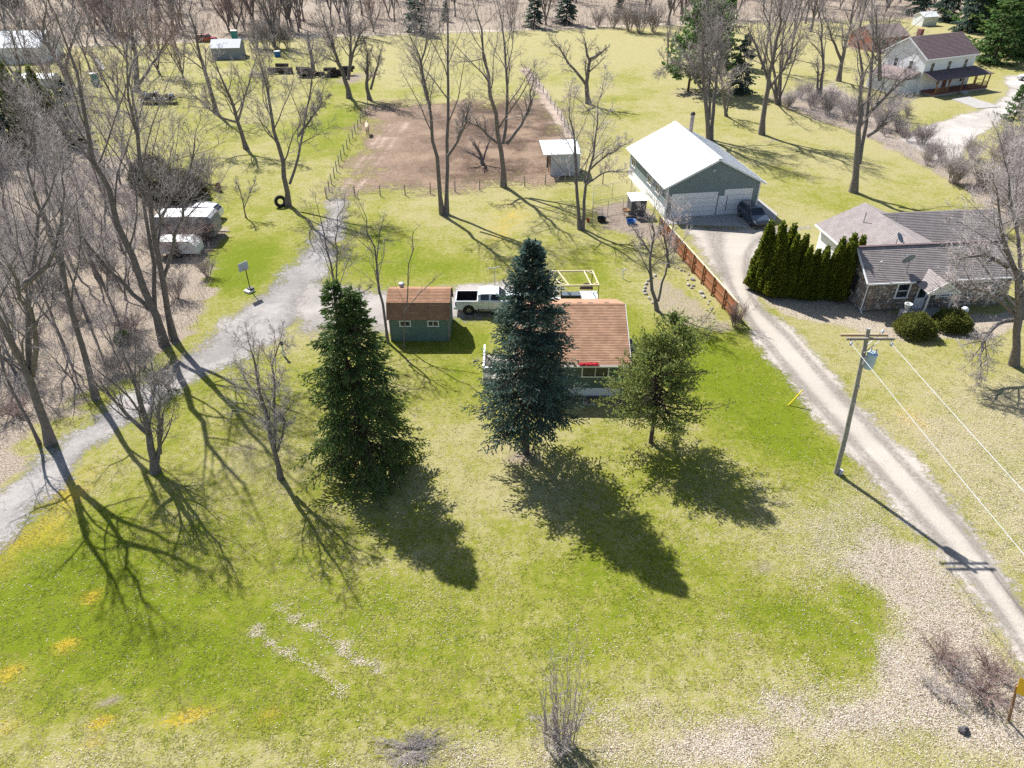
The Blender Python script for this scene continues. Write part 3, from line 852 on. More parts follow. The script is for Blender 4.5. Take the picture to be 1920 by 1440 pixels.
def grow_tree(seed, stems, dens=1.0, ang=0.60, limb=.44, t0=.32, gnarl=.14, up=.06, thick=1.0, lv=4, kids=(11, 9, 6, 6), flare=True):
    """stems: list of (points, r0, r1[, t0]) in tree space; returns a Grow with levels 0..lv"""
    g = Grow(seed)
    NP = 10
    SP_, SR, SL, ST = [], [], [], []
    for st in stems:
        pts, r0, r1 = st[:3]
        k, L = resample(pts, NP)
        k[1:] += g.r.randn(NP - 1, 3) * .012 * L * np.linspace(.2, 1, NP - 1)[:, None]
        f = np.linspace(0, 1, NP)
        rad = r0 * (1 - f) ** .8 + r1 * f
        if flare and pts[0][2] < .1:
            rad[0] *= 1.45; k[0, 2] -= .08
        SP_.append(k); SR.append(rad); SL.append(L); ST.append(st[3] if len(st) > 3 else t0)
    for k, rad, L, tt in zip(SP_, SR, SL, ST):
        g.poly.append((k[None], rad[None], 0))
    q1 = []
    for k, rad, L, tt in zip(SP_, SR, SL, ST):
        kk = max(2, int(round(kids[0] * dens * (1 - tt) / .68)))
        q1.append(g.spawn(k[None], rad[None], np.array([L]), kk, tt, 1.0, ang, .18, limb, .46, .018 * thick, .12))
        tip = k[-1:]; dr = nrm(k[-1:] - k[-3:-2])
        q1.append((tip, dr, np.array([L * .18]), np.array([rad[-1]])))
    P, D, L, Rr = [np.concatenate(x) for x in zip(*q1)]
    pts, rad = g.run(P, D, L, Rr, 5, gnarl, up, .72, 1)
    if lv >= 2:
        c = g.spawn(pts, rad, L, max(2, int(kids[1] * dens)), .18, 1.0, .8, .22, .46, .5, .011 * thick, .05)
        pts, rad = g.run(c[0], c[1], c[2], c[3], 4, gnarl * 1.1, up, .65, 2); L = c[2]
    if lv >= 3:
        c = g.spawn(pts, rad, L, max(2, int(kids[2] * dens)), .12, 1.0, .75, .25, .5, .6, .011 * thick, .05)
        pts, rad = g.run(c[0], c[1], c[2], c[3], 2, gnarl * 1.2, up * 1.3, .45, 3); L = c[2]
    if lv >= 4:
        c = g.spawn(pts, rad, L, max(1, int(kids[3] * dens)), .15, 1.0, .7, .25, .85, .8, .0105 * thick, .04)
        g.run(c[0], c[1], c[2], c[3], 1, gnarl, up, .4, 4)
    return g
SIDES = {0: 9, 1: 5, 2: 4, 3: 3, 4: 3}
def plant(g, name, label, cat, loc, bark, twig, rz=0.0, group=None):
    o = thing(name, label, cat, loc, rz, group)
    obj('trunk', g.mesh('trunk', (0, 1), bark, SIDES), o)
    obj('crown', g.mesh('crown', (2, 3, 4), twig, SIDES), o)
    return o
def traced(seed, base, stems_px, r0, label, bark='bark', twig='twig', name='bare_tree', cat='tree', depth=1.0, **kw):
    """stems read off the picture; each bends out of the picture plane by its own amount"""
    b = G(*base)
    r0 *= .86
    if b[1] > 95:
        kw.setdefault('thick', 1.8); kw.setdefault('kids', (11, 7, 5, 5))
    elif b[1] > 60: kw.setdefault('thick', 1.25)
    rg = random.Random(seed)
    stems = []
    for i, px in enumerate(stems_px):
        P = [upright(x, y, b[1]) - b for x, y in px]
        Hh = max(p[2] for p in P)
        sw = (rg.uniform(-.12, .12) + (.22 * (1 if i % 2 else -1) if i else 0)) * depth
        z0 = P[0][2]
        for p in P:
            p[1] += sw * (p[2] - z0) * (.6 + .4 * (p[2] - z0) / max(Hh - z0, .1))
        if z0 < .5: P[0][2] = 0.0; P[0][1] = 0.0
        rr = r0 if i == 0 else (r0 * .92 if z0 < .5 else r0 * rg.uniform(.5, .7))
        stems.append((P, rr, max(.03, rr * .14)) if z0 < .5 else (P, rr, max(.025, rr * .15), .25))
    g = grow_tree(seed, stems, **kw)
    return plant(g, name, label, cat, (b[0], b[1], 0), M[bark], M[twig])
def auto_stems(seed, H, n=3, fork=.25, spread=.28, r0=.22, lean=(0, 0)):
    rg = random.Random(seed)
    st = []
    fz = H * fork
    f = np.array((lean[0] * fz, lean[1] * fz, fz))
    a0 = rg.uniform(0, 6.28)
    for i in range(n):
        a = a0 + 6.28 * i / n + rg.uniform(-.4, .4)
        sp = spread * rg.uniform(.6, 1.2) * H * (1 - fork)
        hh = H * rg.uniform(.82, 1.0)
        tip = np.array((f[0] + math.cos(a) * sp + lean[0] * (hh - fz), f[1] + math.sin(a) * sp + lean[1] * (hh - fz), hh))
        mid = f + (tip - f) * .45 + np.array((math.cos(a), math.sin(a), 0)) * sp * .12
        if i == 0:
            st.append(([np.zeros(3), f * .5, f, mid, tip], r0, r0 * .15, fork + .12))
        else:
            st.append(([f * .92, mid, tip], r0 * rg.uniform(.55, .75), r0 * .13, .2))
    return st

# the trees one can tell apart
traced(1, (95, 832), [[(95, 832), (73, 740), (50, 680), (28, 620), (5, 550), (-12, 480), (-18, 420)], [(56, 695), (40, 610), (32, 540), (27, 480), (32, 420), (44, 370)], [(60, 705), (78, 640), (86, 585), (70, 540), (62, 490), (80, 440)],
                       [(33, 545), (58, 522), (86, 505), (100, 460), (96, 410)]], .34, 'large bare tree leaning over the near end of the gravel driveway', dens=.75)
traced(2, (74, 832), [[(74, 832), (58, 800), (22, 747), (-5, 700), (-25, 620)]], .13, 'thin bare tree leaning away from the big trunk beside the driveway', dens=.7)
traced(3, (308, 646), [[(308, 646), (288, 580), (275, 530), (262, 490), (245, 445), (228, 410), (205, 372), (190, 310), (172, 240), (160, 150), (150, 50)],
                       [(291, 592), (284, 520), (270, 450), (260, 410), (248, 370), (243, 320), (226, 250), (214, 180), (196, 120)], [(282, 580), (240, 535), (214, 505), (180, 460), (165, 420)]], .36,
       'tall bare tree with three leaning trunks beside the wide part of the driveway', dens=.85, t0=.35)
traced(4, (326, 637), [[(326, 637), (312, 590), (307, 520), (303, 470), (299, 440), (292, 400), (280, 350), (266, 260), (255, 180), (240, 90)], [(307, 520), (320, 480), (329, 450), (336, 400), (345, 330), (360, 260)]], .3,
       'straight bare tree growing right against the three-trunked one by the driveway', dens=.95)
traced(5, (180, 748), [[(180, 748), (166, 690), (150, 640), (131, 570), (118, 520), (105, 480), (92, 450), (75, 410), (60, 372), (46, 320), (40, 250)], [(124, 545), (112, 500), (100, 455), (96, 400), (85, 330)]], .26,
       'leaning bare tree at the edge of the woodlot above the driveway bend', dens=.7)
traced(6, (291, 884), [[(291, 884), (287, 850), (276, 812), (262, 770), (250, 735), (236, 705), (225, 680)], [(294, 868), (297, 830), (294, 786)], [(300, 850), (304, 790), (312, 735), (322, 690)], [(276, 812), (245, 790), (205, 760), (180, 735)]], .3,
       'squat pollarded tree with a sheaf of upright shoots on the lawn edge', kids=(8, 6, 4, 3), dens=1.05, ang=0.45, limb=.6, t0=.3, up=.12, gnarl=.09)
traced(7, (526, 896), [[(526, 896), (517, 850), (505, 800), (497, 755), (490, 720), (484, 690), (477, 645)], [(515, 840), (515, 790), (512, 750), (505, 705), (515, 660)], [(520, 846), (533, 805), (543, 780), (540, 755)]], .19,
       'small pruned bare tree with a sawn stub beside the dark twin-topped spruce', twig='twig_pale', dens=.95, limb=.4, ang=0.72)
traced(8, (540, 386), [[(540, 386), (542, 350), (530, 310), (522, 270), (515, 220), (505, 170), (500, 115)], [(543, 345), (557, 300), (560, 255), (572, 200), (566, 160), (582, 118)], [(559, 255), (590, 215), (612, 185)]], .36,
       'forked bare tree with a big tyre leaning on its trunk', dens=1.0, ang=0.68)
traced(9, (462, 279), [[(462, 279), (452, 250), (447, 225), (435, 190), (420, 160), (403, 118)], [(447, 225), (455, 190), (465, 150), (476, 105)], [(446, 229), (410, 220), (385, 195), (344, 158)]], .36,
       'wide spreading bare tree on the lawn behind the tyre tree', dens=1.1, ang=0.72, gnarl=.17)
traced(10, (406, 214), [[(406, 214), (395, 170), (376, 110), (364, 60), (354, 5)]], .42, 'tall single-stemmed bare tree by the small grey shed', dens=1.0)
traced(11, (655, 184), [[(655, 184), (650, 150), (632, 110), (617, 70), (604, 28)], [(653, 150), (657, 110), (652, 60), (655, 12)], [(655, 130), (668, 80), (692, 38)]], .5, 'vase-shaped bare tree at the sandy patch beyond the paddock corner', dens=1.15, ang=0.60)
traced(12, (693, 187), [[(693, 187), (686, 155), (690, 120), (688, 88)], [(695, 168), (705, 130), (713, 98)]], .42, 'low bare tree at the far corner post of the paddock fence', dens=1.1, ang=0.72, gnarl=.18)
traced(13, (829, 402), [[(829, 402), (824, 350), (817, 280), (808, 220), (800, 160), (785, 100), (771, 55)], [(837, 399), (836, 330), (838, 270), (835, 200), (838, 130), (834, 60), (828, -25)], [(840, 292), (858, 265), (871, 238), (880, 190)], [(803, 190), (786, 140), (800, 70), (806, 20)]], .3,
       'tall twin-trunked bare tree on the lawn in front of the paddock fence', dens=.95, t0=.4)
traced(14, (944, 350), [[(944, 350), (942, 300), (940, 260), (925, 200), (915, 140), (905, 80), (894, 15)], [(943, 270), (955, 200), (950, 140), (945, 80), (934, 5)], [(938, 272), (915, 255), (900, 235), (868, 225)], [(950, 270), (975, 240), (992, 205), (1003, 145)]], .38,
       'broad many-limbed bare tree standing inside the paddock fence', kids=(9, 6, 5, 6), dens=1.1, ang=0.68)
traced(15, (1087, 430), [[(1087, 430), (1083, 360), (1080, 300), (1075, 250), (1068, 195)], [(1092, 428), (1098, 360), (1108, 310), (1115, 270), (1118, 220), (1132, 175)], [(1106, 318), (1135, 290), (1172, 268)], [(1100, 345), (1140, 322), (1175, 325)]], .24,
       'slender twin-stemmed bare tree in front of the horse shelter', twig='twig_pale', dens=.85, ang=0.64)
traced(16, (1103, 194), [[(1103, 194), (1098, 155), (1106, 125), (1102, 98), (1094, 72)], [(1098, 158), (1085, 138), (1068, 126), (1056, 96), (1030, 78)], [(1103, 112), (1120, 104), (1138, 88)]], .5,
       'gnarled old bare tree alone in the back field', dens=.9, ang=0.80, gnarl=.24)
traced(17, (1330, 262), [[(1330, 262), (1325, 215), (1318, 170), (1322, 110), (1320, 50), (1330, -25)], [(1333, 258), (1340, 200), (1350, 150), (1362, 100), (1372, 35)], [(1319, 175), (1290, 125), (1262, 112), (1240, 128)], [(1330, 225), (1334, 160), (1345, 80)]], .4,
       'multi-stemmed bare tree rising behind the white garage roof', dens=1.15, ang=0.60)
traced(18, (1428, 252), [[(1428, 252), (1432, 200), (1440, 150), (1448, 90), (1455, 30), (1462, -25)], [(1440, 150), (1425, 100), (1408, 55)], [(1436, 175), (1470, 120), (1490, 60)]], .46, 'stout single-trunk bare tree on the mown lawn beyond the garage', dens=1.05, ang=0.60, t0=.38)
traced(19, (1600, 360), [[(1600, 360), (1610, 308), (1606, 272), (1615, 222), (1626, 170), (1615, 120), (1608, 88)], [(1611, 308), (1625, 255), (1635, 210), (1650, 150), (1660, 90), (1670, 30), (1674, -25)], [(1626, 255), (1648, 242), (1662, 212)], [(1636, 205), (1690, 160), (1725, 140)],
                         [(1650, 150), (1640, 80), (1625, 20)]], .48, 'big forked bare tree on the lawn behind the stone house', kids=(9, 6, 5, 5), dens=1.1, ang=0.68, gnarl=.17, t0=.4)
traced(20, (1232, 582), [[(1232, 582), (1232, 562), (1222, 545), (1217, 515), (1222, 480), (1228, 440), (1233, 398)], [(1234, 565), (1241, 535), (1255, 500), (1262, 460), (1272, 418)], [(1222, 480), (1204, 450), (1188, 428)], [(1254, 502), (1250, 460), (1245, 420)]], .2,
       'small bare tree with a curved fork in the planting bed by the red fence', bark='bark_light', twig='twig_pale', kids=(8, 6, 5, 5), dens=1.0, ang=0.60, limb=.45)
traced(21, (1901, 684), [[(1901, 684), (1905, 640), (1911, 600), (1904, 560), (1890, 500), (1874, 430), (1860, 360)], [(1908, 625), (1926, 570), (1932, 500), (1936, 400), (1930, 320)], [(1903, 588), (1860, 552), (1812, 530), (1768, 546)], [(1890, 500), (1850, 478), (1798, 488)], [(1900, 600), (1870, 600), (1830, 625), (1790, 645)]], .34,
       'bare tree with low sweeping limbs at the corner of the stone house', bark='bark', twig='twig_pale', kids=(8, 6, 5, 4), dens=1.35, ang=0.68, up=.0, t0=.3, limb=.46)
traced(22, (727, 642), [[(727, 642), (721, 590), (712, 555), (702, 520), (700, 480), (690, 440), (679, 422)], [(711, 552), (704, 510), (708, 470), (713, 428)]], .14, 'thin dark bare tree at the end wall of the little shed', dens=.65, ang=0.60)
traced(23, (757, 652), [[(757, 652), (757, 600), (762, 550), (766, 520), (772, 480), (770, 455)], [(760, 580), (785, 555), (815, 530)]], .06, 'slim sapling in front of the shed windows', bark='bark_light', twig='twig_pale', dens=.4, ang=0.50, limb=.3)
traced(24, (636, 650), [[(636, 650), (630, 570), (620, 510), (604, 455), (596, 415)], [(630, 570), (628, 500), (623, 445), (630, 410)], [(632, 590), (655, 560), (690, 540)]], .14, 'bare tree whose top shows above the dark twin-topped spruce', dens=.75, ang=0.60)
traced(25, (461, 408), [[(461, 408), (455, 375), (447, 345)], [(458, 390), (468, 360), (474, 345)]], .09, 'knee-high fork of a young bare tree on the lawn near the trailer', dens=.7, limb=.5)
traced(26, (257, 172), [[(257, 172), (255, 125), (250, 82), (234, 25)], [(260, 160), (290, 112), (312, 78), (330, 40)]], .6, 'thick forked bare tree beside the scrap trailer', twig='twig_red', dens=1.1, ang=0.72)
traced(27, (133, 170), [[(133, 170), (120, 130), (95, 100), (75, 68), (85, 5)], [(122, 135), (128, 90), (138, 30)]], .55, 'spreading bare tree in front of the pale blue roof', dens=1.1, ang=0.72)
traced(28, (1572, 152), [[(1572, 152), (1580, 100), (1590, 50), (1600, -10)], [(1578, 115), (1560, 70), (1545, 20)]], .5, 'tall bare tree between the brick outbuilding and the thicket', dens=1.0)
traced(29, (1537, 182), [[(1537, 182), (1546, 120), (1541, 60), (1531, 20)], [(1532, 182), (1535, 150), (1537, 115)]], .34, 'bare tree beside a broken snag in the thicket', dens=.9)
traced(30, (1457, 196), [[(1457, 196), (1452, 120), (1440, 40), (1430, -30)], [(1462, 196), (1470, 110), (1478, 20)], [(1455, 190), (1430, 110), (1405, 40)], [(1460, 190), (1490, 120), (1510, 50)], [(1458, 180), (1460, 90), (1465, 0)]], .3, 'dense clump of upright grey stems at the end of the thicket', kids=(7, 5, 4, 4), dens=1.05, ang=0.40, up=.1)
traced(31, (1362, 218), [[(1362, 218), (1357, 190), (1352, 150), (1345, 110)], [(1363, 210), (1368, 180), (1375, 140)]], .28, 'short twin-trunked bare tree at the edge of the pine', dens=1.0)
traced(32, (905, 308), [[(905, 308), (900, 285), (885, 262)], [(906, 300), (915, 270), (925, 250)], [(903, 300), (890, 290), (870, 282)]], .3, 'low dark thorny tree under the broad tree in the paddock', kids=(5, 4, 4, 2), dens=1.3, limb=.6, gnarl=.25, ang=0.72)
traced(33, (138, 40), [[(138, 40), (137, 10), (134, -30)]], .5, 'bare tree showing through in the far corner behind the blue roof', dens=.9)

# generic bare trees, shared meshes
def proto(seed, H, n, fork, spread, r0, bark, twig, **kw):
    g = grow_tree(seed, auto_stems(seed, H, n, fork, spread, r0), **kw)
    return g.mesh('trunk', (0, 1), M[bark], SIDES), g.mesh('crown', (2, 3, 4), M[twig], SIDES)
WOODT = [proto(101, 15, 2, .35, .2, .17, 'bark', 'twig', dens=.8), proto(102, 13, 3, .2, .22, .15, 'bark', 'twig', dens=.8), proto(103, 16, 1, .3, .1, .15, 'bark', 'twig', dens=.9), proto(104, 9, 3, .1, .3, .1, 'bark', 'twig_pale', dens=.8)]
FART = [proto(111, 16, 4, .22, .32, .32, 'bark', 'twig', dens=.75, thick=2.2), proto(112, 14, 3, .3, .3, .26, 'bark', 'twig', dens=.75, thick=2.2), proto(113, 18, 3, .3, .24, .3, 'bark', 'twig', dens=.75, thick=2.2), proto(114, 11, 4, .12, .42, .22, 'bark', 'twig_red', dens=.75, thick=2.2)]
def stand(pr, name, label, loc, rz, sc, group):
    o = thing(name, label, 'tree', loc, rz, group)
    o.scale = (sc, sc, sc)
    obj('trunk', pr[0], o); obj('crown', pr[1], o)
    return o
rg = random.Random(77)
for k, (px, py, w, sc) in enumerate([(166, 602, 2, .8), (216, 588, 1, .75), (122, 655, 1, .8), (20, 575, 2, 1.0), (236, 562, 3, .9), (42, 485, 0, 1.0), (130, 486, 2, .9), (200, 445, 3, 1.1), (92, 425, 0, 1.0), (18, 405, 1, 1.1), (160, 385, 2, .95), (-40, 520, 0, 1.1), (-60, 640, 2, 1.),
                                     (60, 345, 1, 1.0), (140, 330, 3, 1.2), (225, 345, 3, 1.1), (-30, 350, 0, 1.1), (30, 700, 3, .8), (100, 560, 3, .9), (250, 500, 3, .7), (5, 640, 1, .8), (180, 520, 2, .7), (60, 610, 2, .85), (280, 360, 3, .9), (215, 660, 3, .5), (140, 720, 3, .5), (180, 300, 1, .7), (240, 300, 3, 1.), (60, 530, 3, 1.), (200, 400, 3, .8), (150, 430, 3, 1.), (230, 470, 2, .7)]):
    b = G(px, py)
    if py < 450 and px < 130: sc *= .36
    if px < 120 and 450 <= py < 570: sc *= .78
    stand(WOODT[w], 'woodlot_tree', 'slender bare grey tree in the leaf-covered woodlot beside the driveway', (b[0], b[1], 0), rg.uniform(0, 6.28), sc * rg.uniform(.9, 1.1), 'bare trees of the woodlot')
cnt = 0
for k in range(700):
    Y = 190 + 120 * rg.random() ** 1.3
    X = rg.uniform(-.8, .8) * (Y * CP + 17)
    if Y < 196 + .18 * X: continue
    if -18 < X < 60 and rg.random() < .55: continue
    w = rg.choice((0, 1, 2, 3, 3))
    stand(FART[w], 'far_tree', 'bare tree in the brushy field beyond the back track', (X, Y, 0), rg.uniform(0, 6.28), rg.uniform(.6, 1.15), 'bare trees beyond the back track')
    cnt += 1
    if cnt >= 220: break
for k, (px, py, w, sc) in enumerate([(515, 88, 0, 1.15), (330, 90, 1, .8), (345, 150, 3, .8), (160, 200, 3, .7), (60, 210, 1, .9), (1250, 130, 1, .6), (1480, 110, 2, .9), (1640, 120, 0, .7), (1430, 130, 2, .95), (1520, 60, 0, 1.0), (1610, 60, 2, 1.0), (240, 120, 3, .9), (40, 60, 0, 1.0), (180, 80, 3, 1.1), (300, 40, 0, 1.), (700, 60, 3, .8), (740, 40, 1, .8), (60, 140, 1, .7), (100, 110, 3, .9), (170, 135, 1, .8), (222, 205, 3, .8), (300, 140, 3, .9), (15, 105, 0, .8), (205, 62, 0, .8), (285, 92, 3, 1.), (335, 62, 2, .8), (115, 205, 3, .8), (430, 60, 3, .8), (560, 60, 1, .8)]):
    b = G(px, py)
    stand(FART[w], 'yard_tree', ('bare tree behind the far yards and sheds' if px < 800 else 'bare tree in the thicket between the garage lawn and the farmhouse'), (b[0], b[1], 0), rg.uniform(0, 6.28), sc, 'bare trees of the far yards' if px < 800 else 'bare trees of the thicket')

# ------------------------------------------------------------------ shrubs without leaves
def shrub_mesh(seed, H, n, spread, up=.1, dens=1.0, r0=.02, twig='twig', limb=.35, lv=3, thick=1.0):
    rg = random.Random(seed)
    stems = []
    for i in range(n):
        a = rg.uniform(0, 6.28); q = rg.uniform(.2, 1) * spread
        h = H * rg.uniform(.65, 1.0)
        b = np.array((math.cos(a) * .12 * H * rg.random(), math.sin(a) * .12 * H * rg.random(), 0))
        stems.append(([b, b + np.array((math.cos(a) * q * .35 * h, math.sin(a) * q * .35 * h, h * .5)), b + np.array((math.cos(a) * q * h, math.sin(a) * q * h, h))], r0 * rg.uniform(.7, 1.2), r0 * .3, .15))
    g = grow_tree(seed, stems, dens=dens, ang=0.55, limb=limb, up=up, lv=lv, kids=(5, 4, 3, 2), flare=False, thick=thick)
    return g.mesh('stems', (0, 1), M[twig], {0: 4, 1: 3}), g.mesh('twigs', (2, 3, 4), M[twig], {2: 3, 3: 3, 4: 3})
def shrub(me, name, label, loc, rz=0, sc=1.0, group=None):
    o = thing(name, label, 'shrub', loc, rz, group)
    o.scale = (sc, sc, sc)
    obj('stems', me[0], o); obj('twigs', me[1], o)
    return o
b = G(1052, 1398)
up_sh = shrub_mesh(201, 6.6, 24, .075, .2, .9, .024, 'twig_pale', .12)
o = shrub(up_sh, 'upright_shrub', 'narrow leafless shrub of tall straight shoots at the roadside leaves', (b[0], b[1], 0))
low = shrub_mesh(202, 2.2, 22, .85, 0, 1.0, .02, 'twig_pale', .42)
obj('low_branches', low[0], o); obj('low_twigs', low[1], o)
b = G(1378, 612)
shrub(shrub_mesh(203, 2.3, 30, .5, .1, 1.0, .016, 'twig_red', .35), 'bare_shrub', 'round leafless shrub at the near end of the red fence', (b[0], b[1], 0))
briar = [shrub_mesh(204, 1.1, 24, 1.3, -.06, 1.0, .012, 'twig_red', .5), shrub_mesh(205, 2.6, 26, .8, .03, 1.0, .02, 'twig', .45), shrub_mesh(206, 3.6, 22, .7, .06, 1.0, .03, 'twig_pale', .42), shrub_mesh(207, .75, 16, 1.6, -.08, .8, .01, 'twig_pale', .6), shrub_mesh(208, .5, 40, 2.4, -.03, 1.0, .008, 'twig', .5)]
for k, (px, py, sc) in enumerate([(1765, 1240, 1.0), (1800, 1265, 1.2), (1840, 1300, 1.1), (1780, 1310, .9), (1850, 1255, .9), (1740, 1290, .8)]):
    b = G(px, py)
    shrub(briar[3 if k % 2 else 0], 'bramble', 'tangled dry bramble in the leaf drift near the orange sign', (b[0], b[1], 0), k, sc, 'brambles by the roadside')
for k in range(70):
    px, py = [(1650, 245), (1690, 255), (1730, 270), (1760, 300), (1800, 320), (1840, 350), (1880, 370), (1910, 420), (1900, 330), (1860, 300), (1930, 460), (1480, 200), (1520, 205), (1560, 195), (1600, 225), (1500, 185), (1640, 215), (1620, 205), (1890, 290), (1930, 380),
              (1700, 215), (1670, 225), (1740, 300), (1790, 345), (1945, 310), (1820, 300), (1550, 215), (1920, 260), (1870, 440), (1905, 350), (1885, 320), (1925, 340), (1900, 400), (1860, 380)][k % 34]
    b = G(px + (rg.uniform(-14, 14) if k > 33 else 0), py + (rg.uniform(-10, 10) if k > 33 else 0))
    w = 2 if px > 1850 else rg.choice((1, 2, 1))
    shrub(briar[w], 'thicket_shrub', 'leafless shrub in the thicket strip between the mown lawn and the farm lane', (b[0], b[1], 0), rg.uniform(0, 6), rg.uniform(.5, 1.5) * (1.2 if px > 1880 else .85), 'thicket shrubs')
for k, (px, py, w, sc) in enumerate([(70, 640, 1, .8), (150, 600, 1, .9), (250, 620, 0, 1.3), (330, 560, 1, 1.0), (360, 470, 1, 1.2), (390, 520, 1, .8), (300, 480, 1, 1.), (210, 520, 1, 1.), (110, 540, 1, 1.), (60, 460, 2, 1.), (170, 440, 2, .9), (250, 400, 2, 1.), (310, 360, 2, 1.1), (350, 380, 1, 1.4), (30, 780, 0, 1.2), (220, 700, 1, .7),
                                     (320, 730, 1, .9), (270, 690, 1, .8), (20, 500, 2, 1.), (100, 380, 2, 1.1), (200, 360, 2, 1.1), (390, 345, 1, 1.5), (260, 655, 1, .7), (370, 455, 0, 2.2), (340, 480, 0, 2.), (20, 330, 2, 1.3), (110, 310, 2, 1.3), (80, 520, 2, 1.), (150, 490, 2, .9), (10, 440, 2, 1.2)]):
    b = G(px, py)
    shrub(briar[w], 'underbrush_shrub', 'leafless underbrush shrub in the woodlot beside the driveway', (b[0], b[1], 0), k * 1.3, sc, 'woodlot underbrush')
for k, (px, py, sc) in enumerate([(1200, 62, 2.6), (1180, 58, 2.2), (1225, 60, 2.4), (1150, 52, 1.8), (1120, 50, 1.6)]):
    b = G(px, py)
    shrub(briar[1], 'hedgerow_shrub', 'big dark leafless shrub at the far edge of the back field', (b[0], b[1], 0), k, sc, 'dark shrubs at the field edge')
for k, (px, py, sc) in enumerate([(500, 92, 2.2), (520, 92, 2.4), (540, 90, 2.0), (480, 90, 1.8)]):
    b = G(px, py)
    shrub(briar[1], 'sprout_shrub', 'reddish sprouting shrub around the foot of the big far tree', (b[0], b[1], 0), k, sc, 'sprouts round the far tree')
# brush: masses of thin stems nobody could count
def brush(name, label, P, hmin, hmax, w, mat, lean=.35):
    n = len(P)
    h = hmin + (hmax - hmin) * rs.rand(n) ** 2
    base = np.column_stack([P, np.zeros(n)])
    tip = base + np.column_stack([rs.randn(n, 2) * lean * h[:, None] * .6, h])
    V = np.concatenate([base + np.array((w, 0, 0)), base + np.array((-w * .5, w * .87, 0)), base + np.array((-w * .5, -w * .87, 0)), tip])
    i = np.arange(n)
    F = np.concatenate([np.stack([i, i + n, i + 3 * n], 1), np.stack([i + n, i + 2 * n, i + 3 * n], 1), np.stack([i + 2 * n, i, i + 3 * n], 1)])
    obj(name, mesh_np(name, V, [F], mat), kind='stuff', label=label, category='brush')
def pick(poly, n, thr=.35, sc=.25, seed=31):
    lo, hi = poly.min(0), poly.max(0)
    P = lo + (hi - lo) * rs.rand(n, 2)
    return P[(poly_sd(P, poly) > 0) & (vnoise(P, sc, seed) > thr)]
n = 26000
Y = 193 + 110 * rs.rand(n) ** 1.2
X = (rs.rand(n) * 2 - 1) * .82 * (Y * CP + 17)
kp = (Y > 197 + .18 * X) & (vnoise(np.stack([X, Y], 1), .05, 31) > .3)
brush('brush', 'reddish brown brush covering the field beyond the track', np.stack([X, Y], 1)[kp], .8, 3.2, .035, M['twig_red'])
brush('thicket_brush', 'pale dry stems filling the thicket strip beside the mown lawn', pick(FENCEROW, 30000, .3), .3, 2.0, .014, M['twig_pale'])
WV = Gp([(-60, 940), (0, 885), (80, 795), (200, 728), (300, 668), (380, 600), (395, 480), (415, 420), (345, 335), (230, 300), (-60, 320)])
brush('woodlot_brush', 'thin grey stems and dead stalks on the woodlot floor', pick(WV, 26000, .42, .3), .2, 1.6, .011, M['twig_pale'])
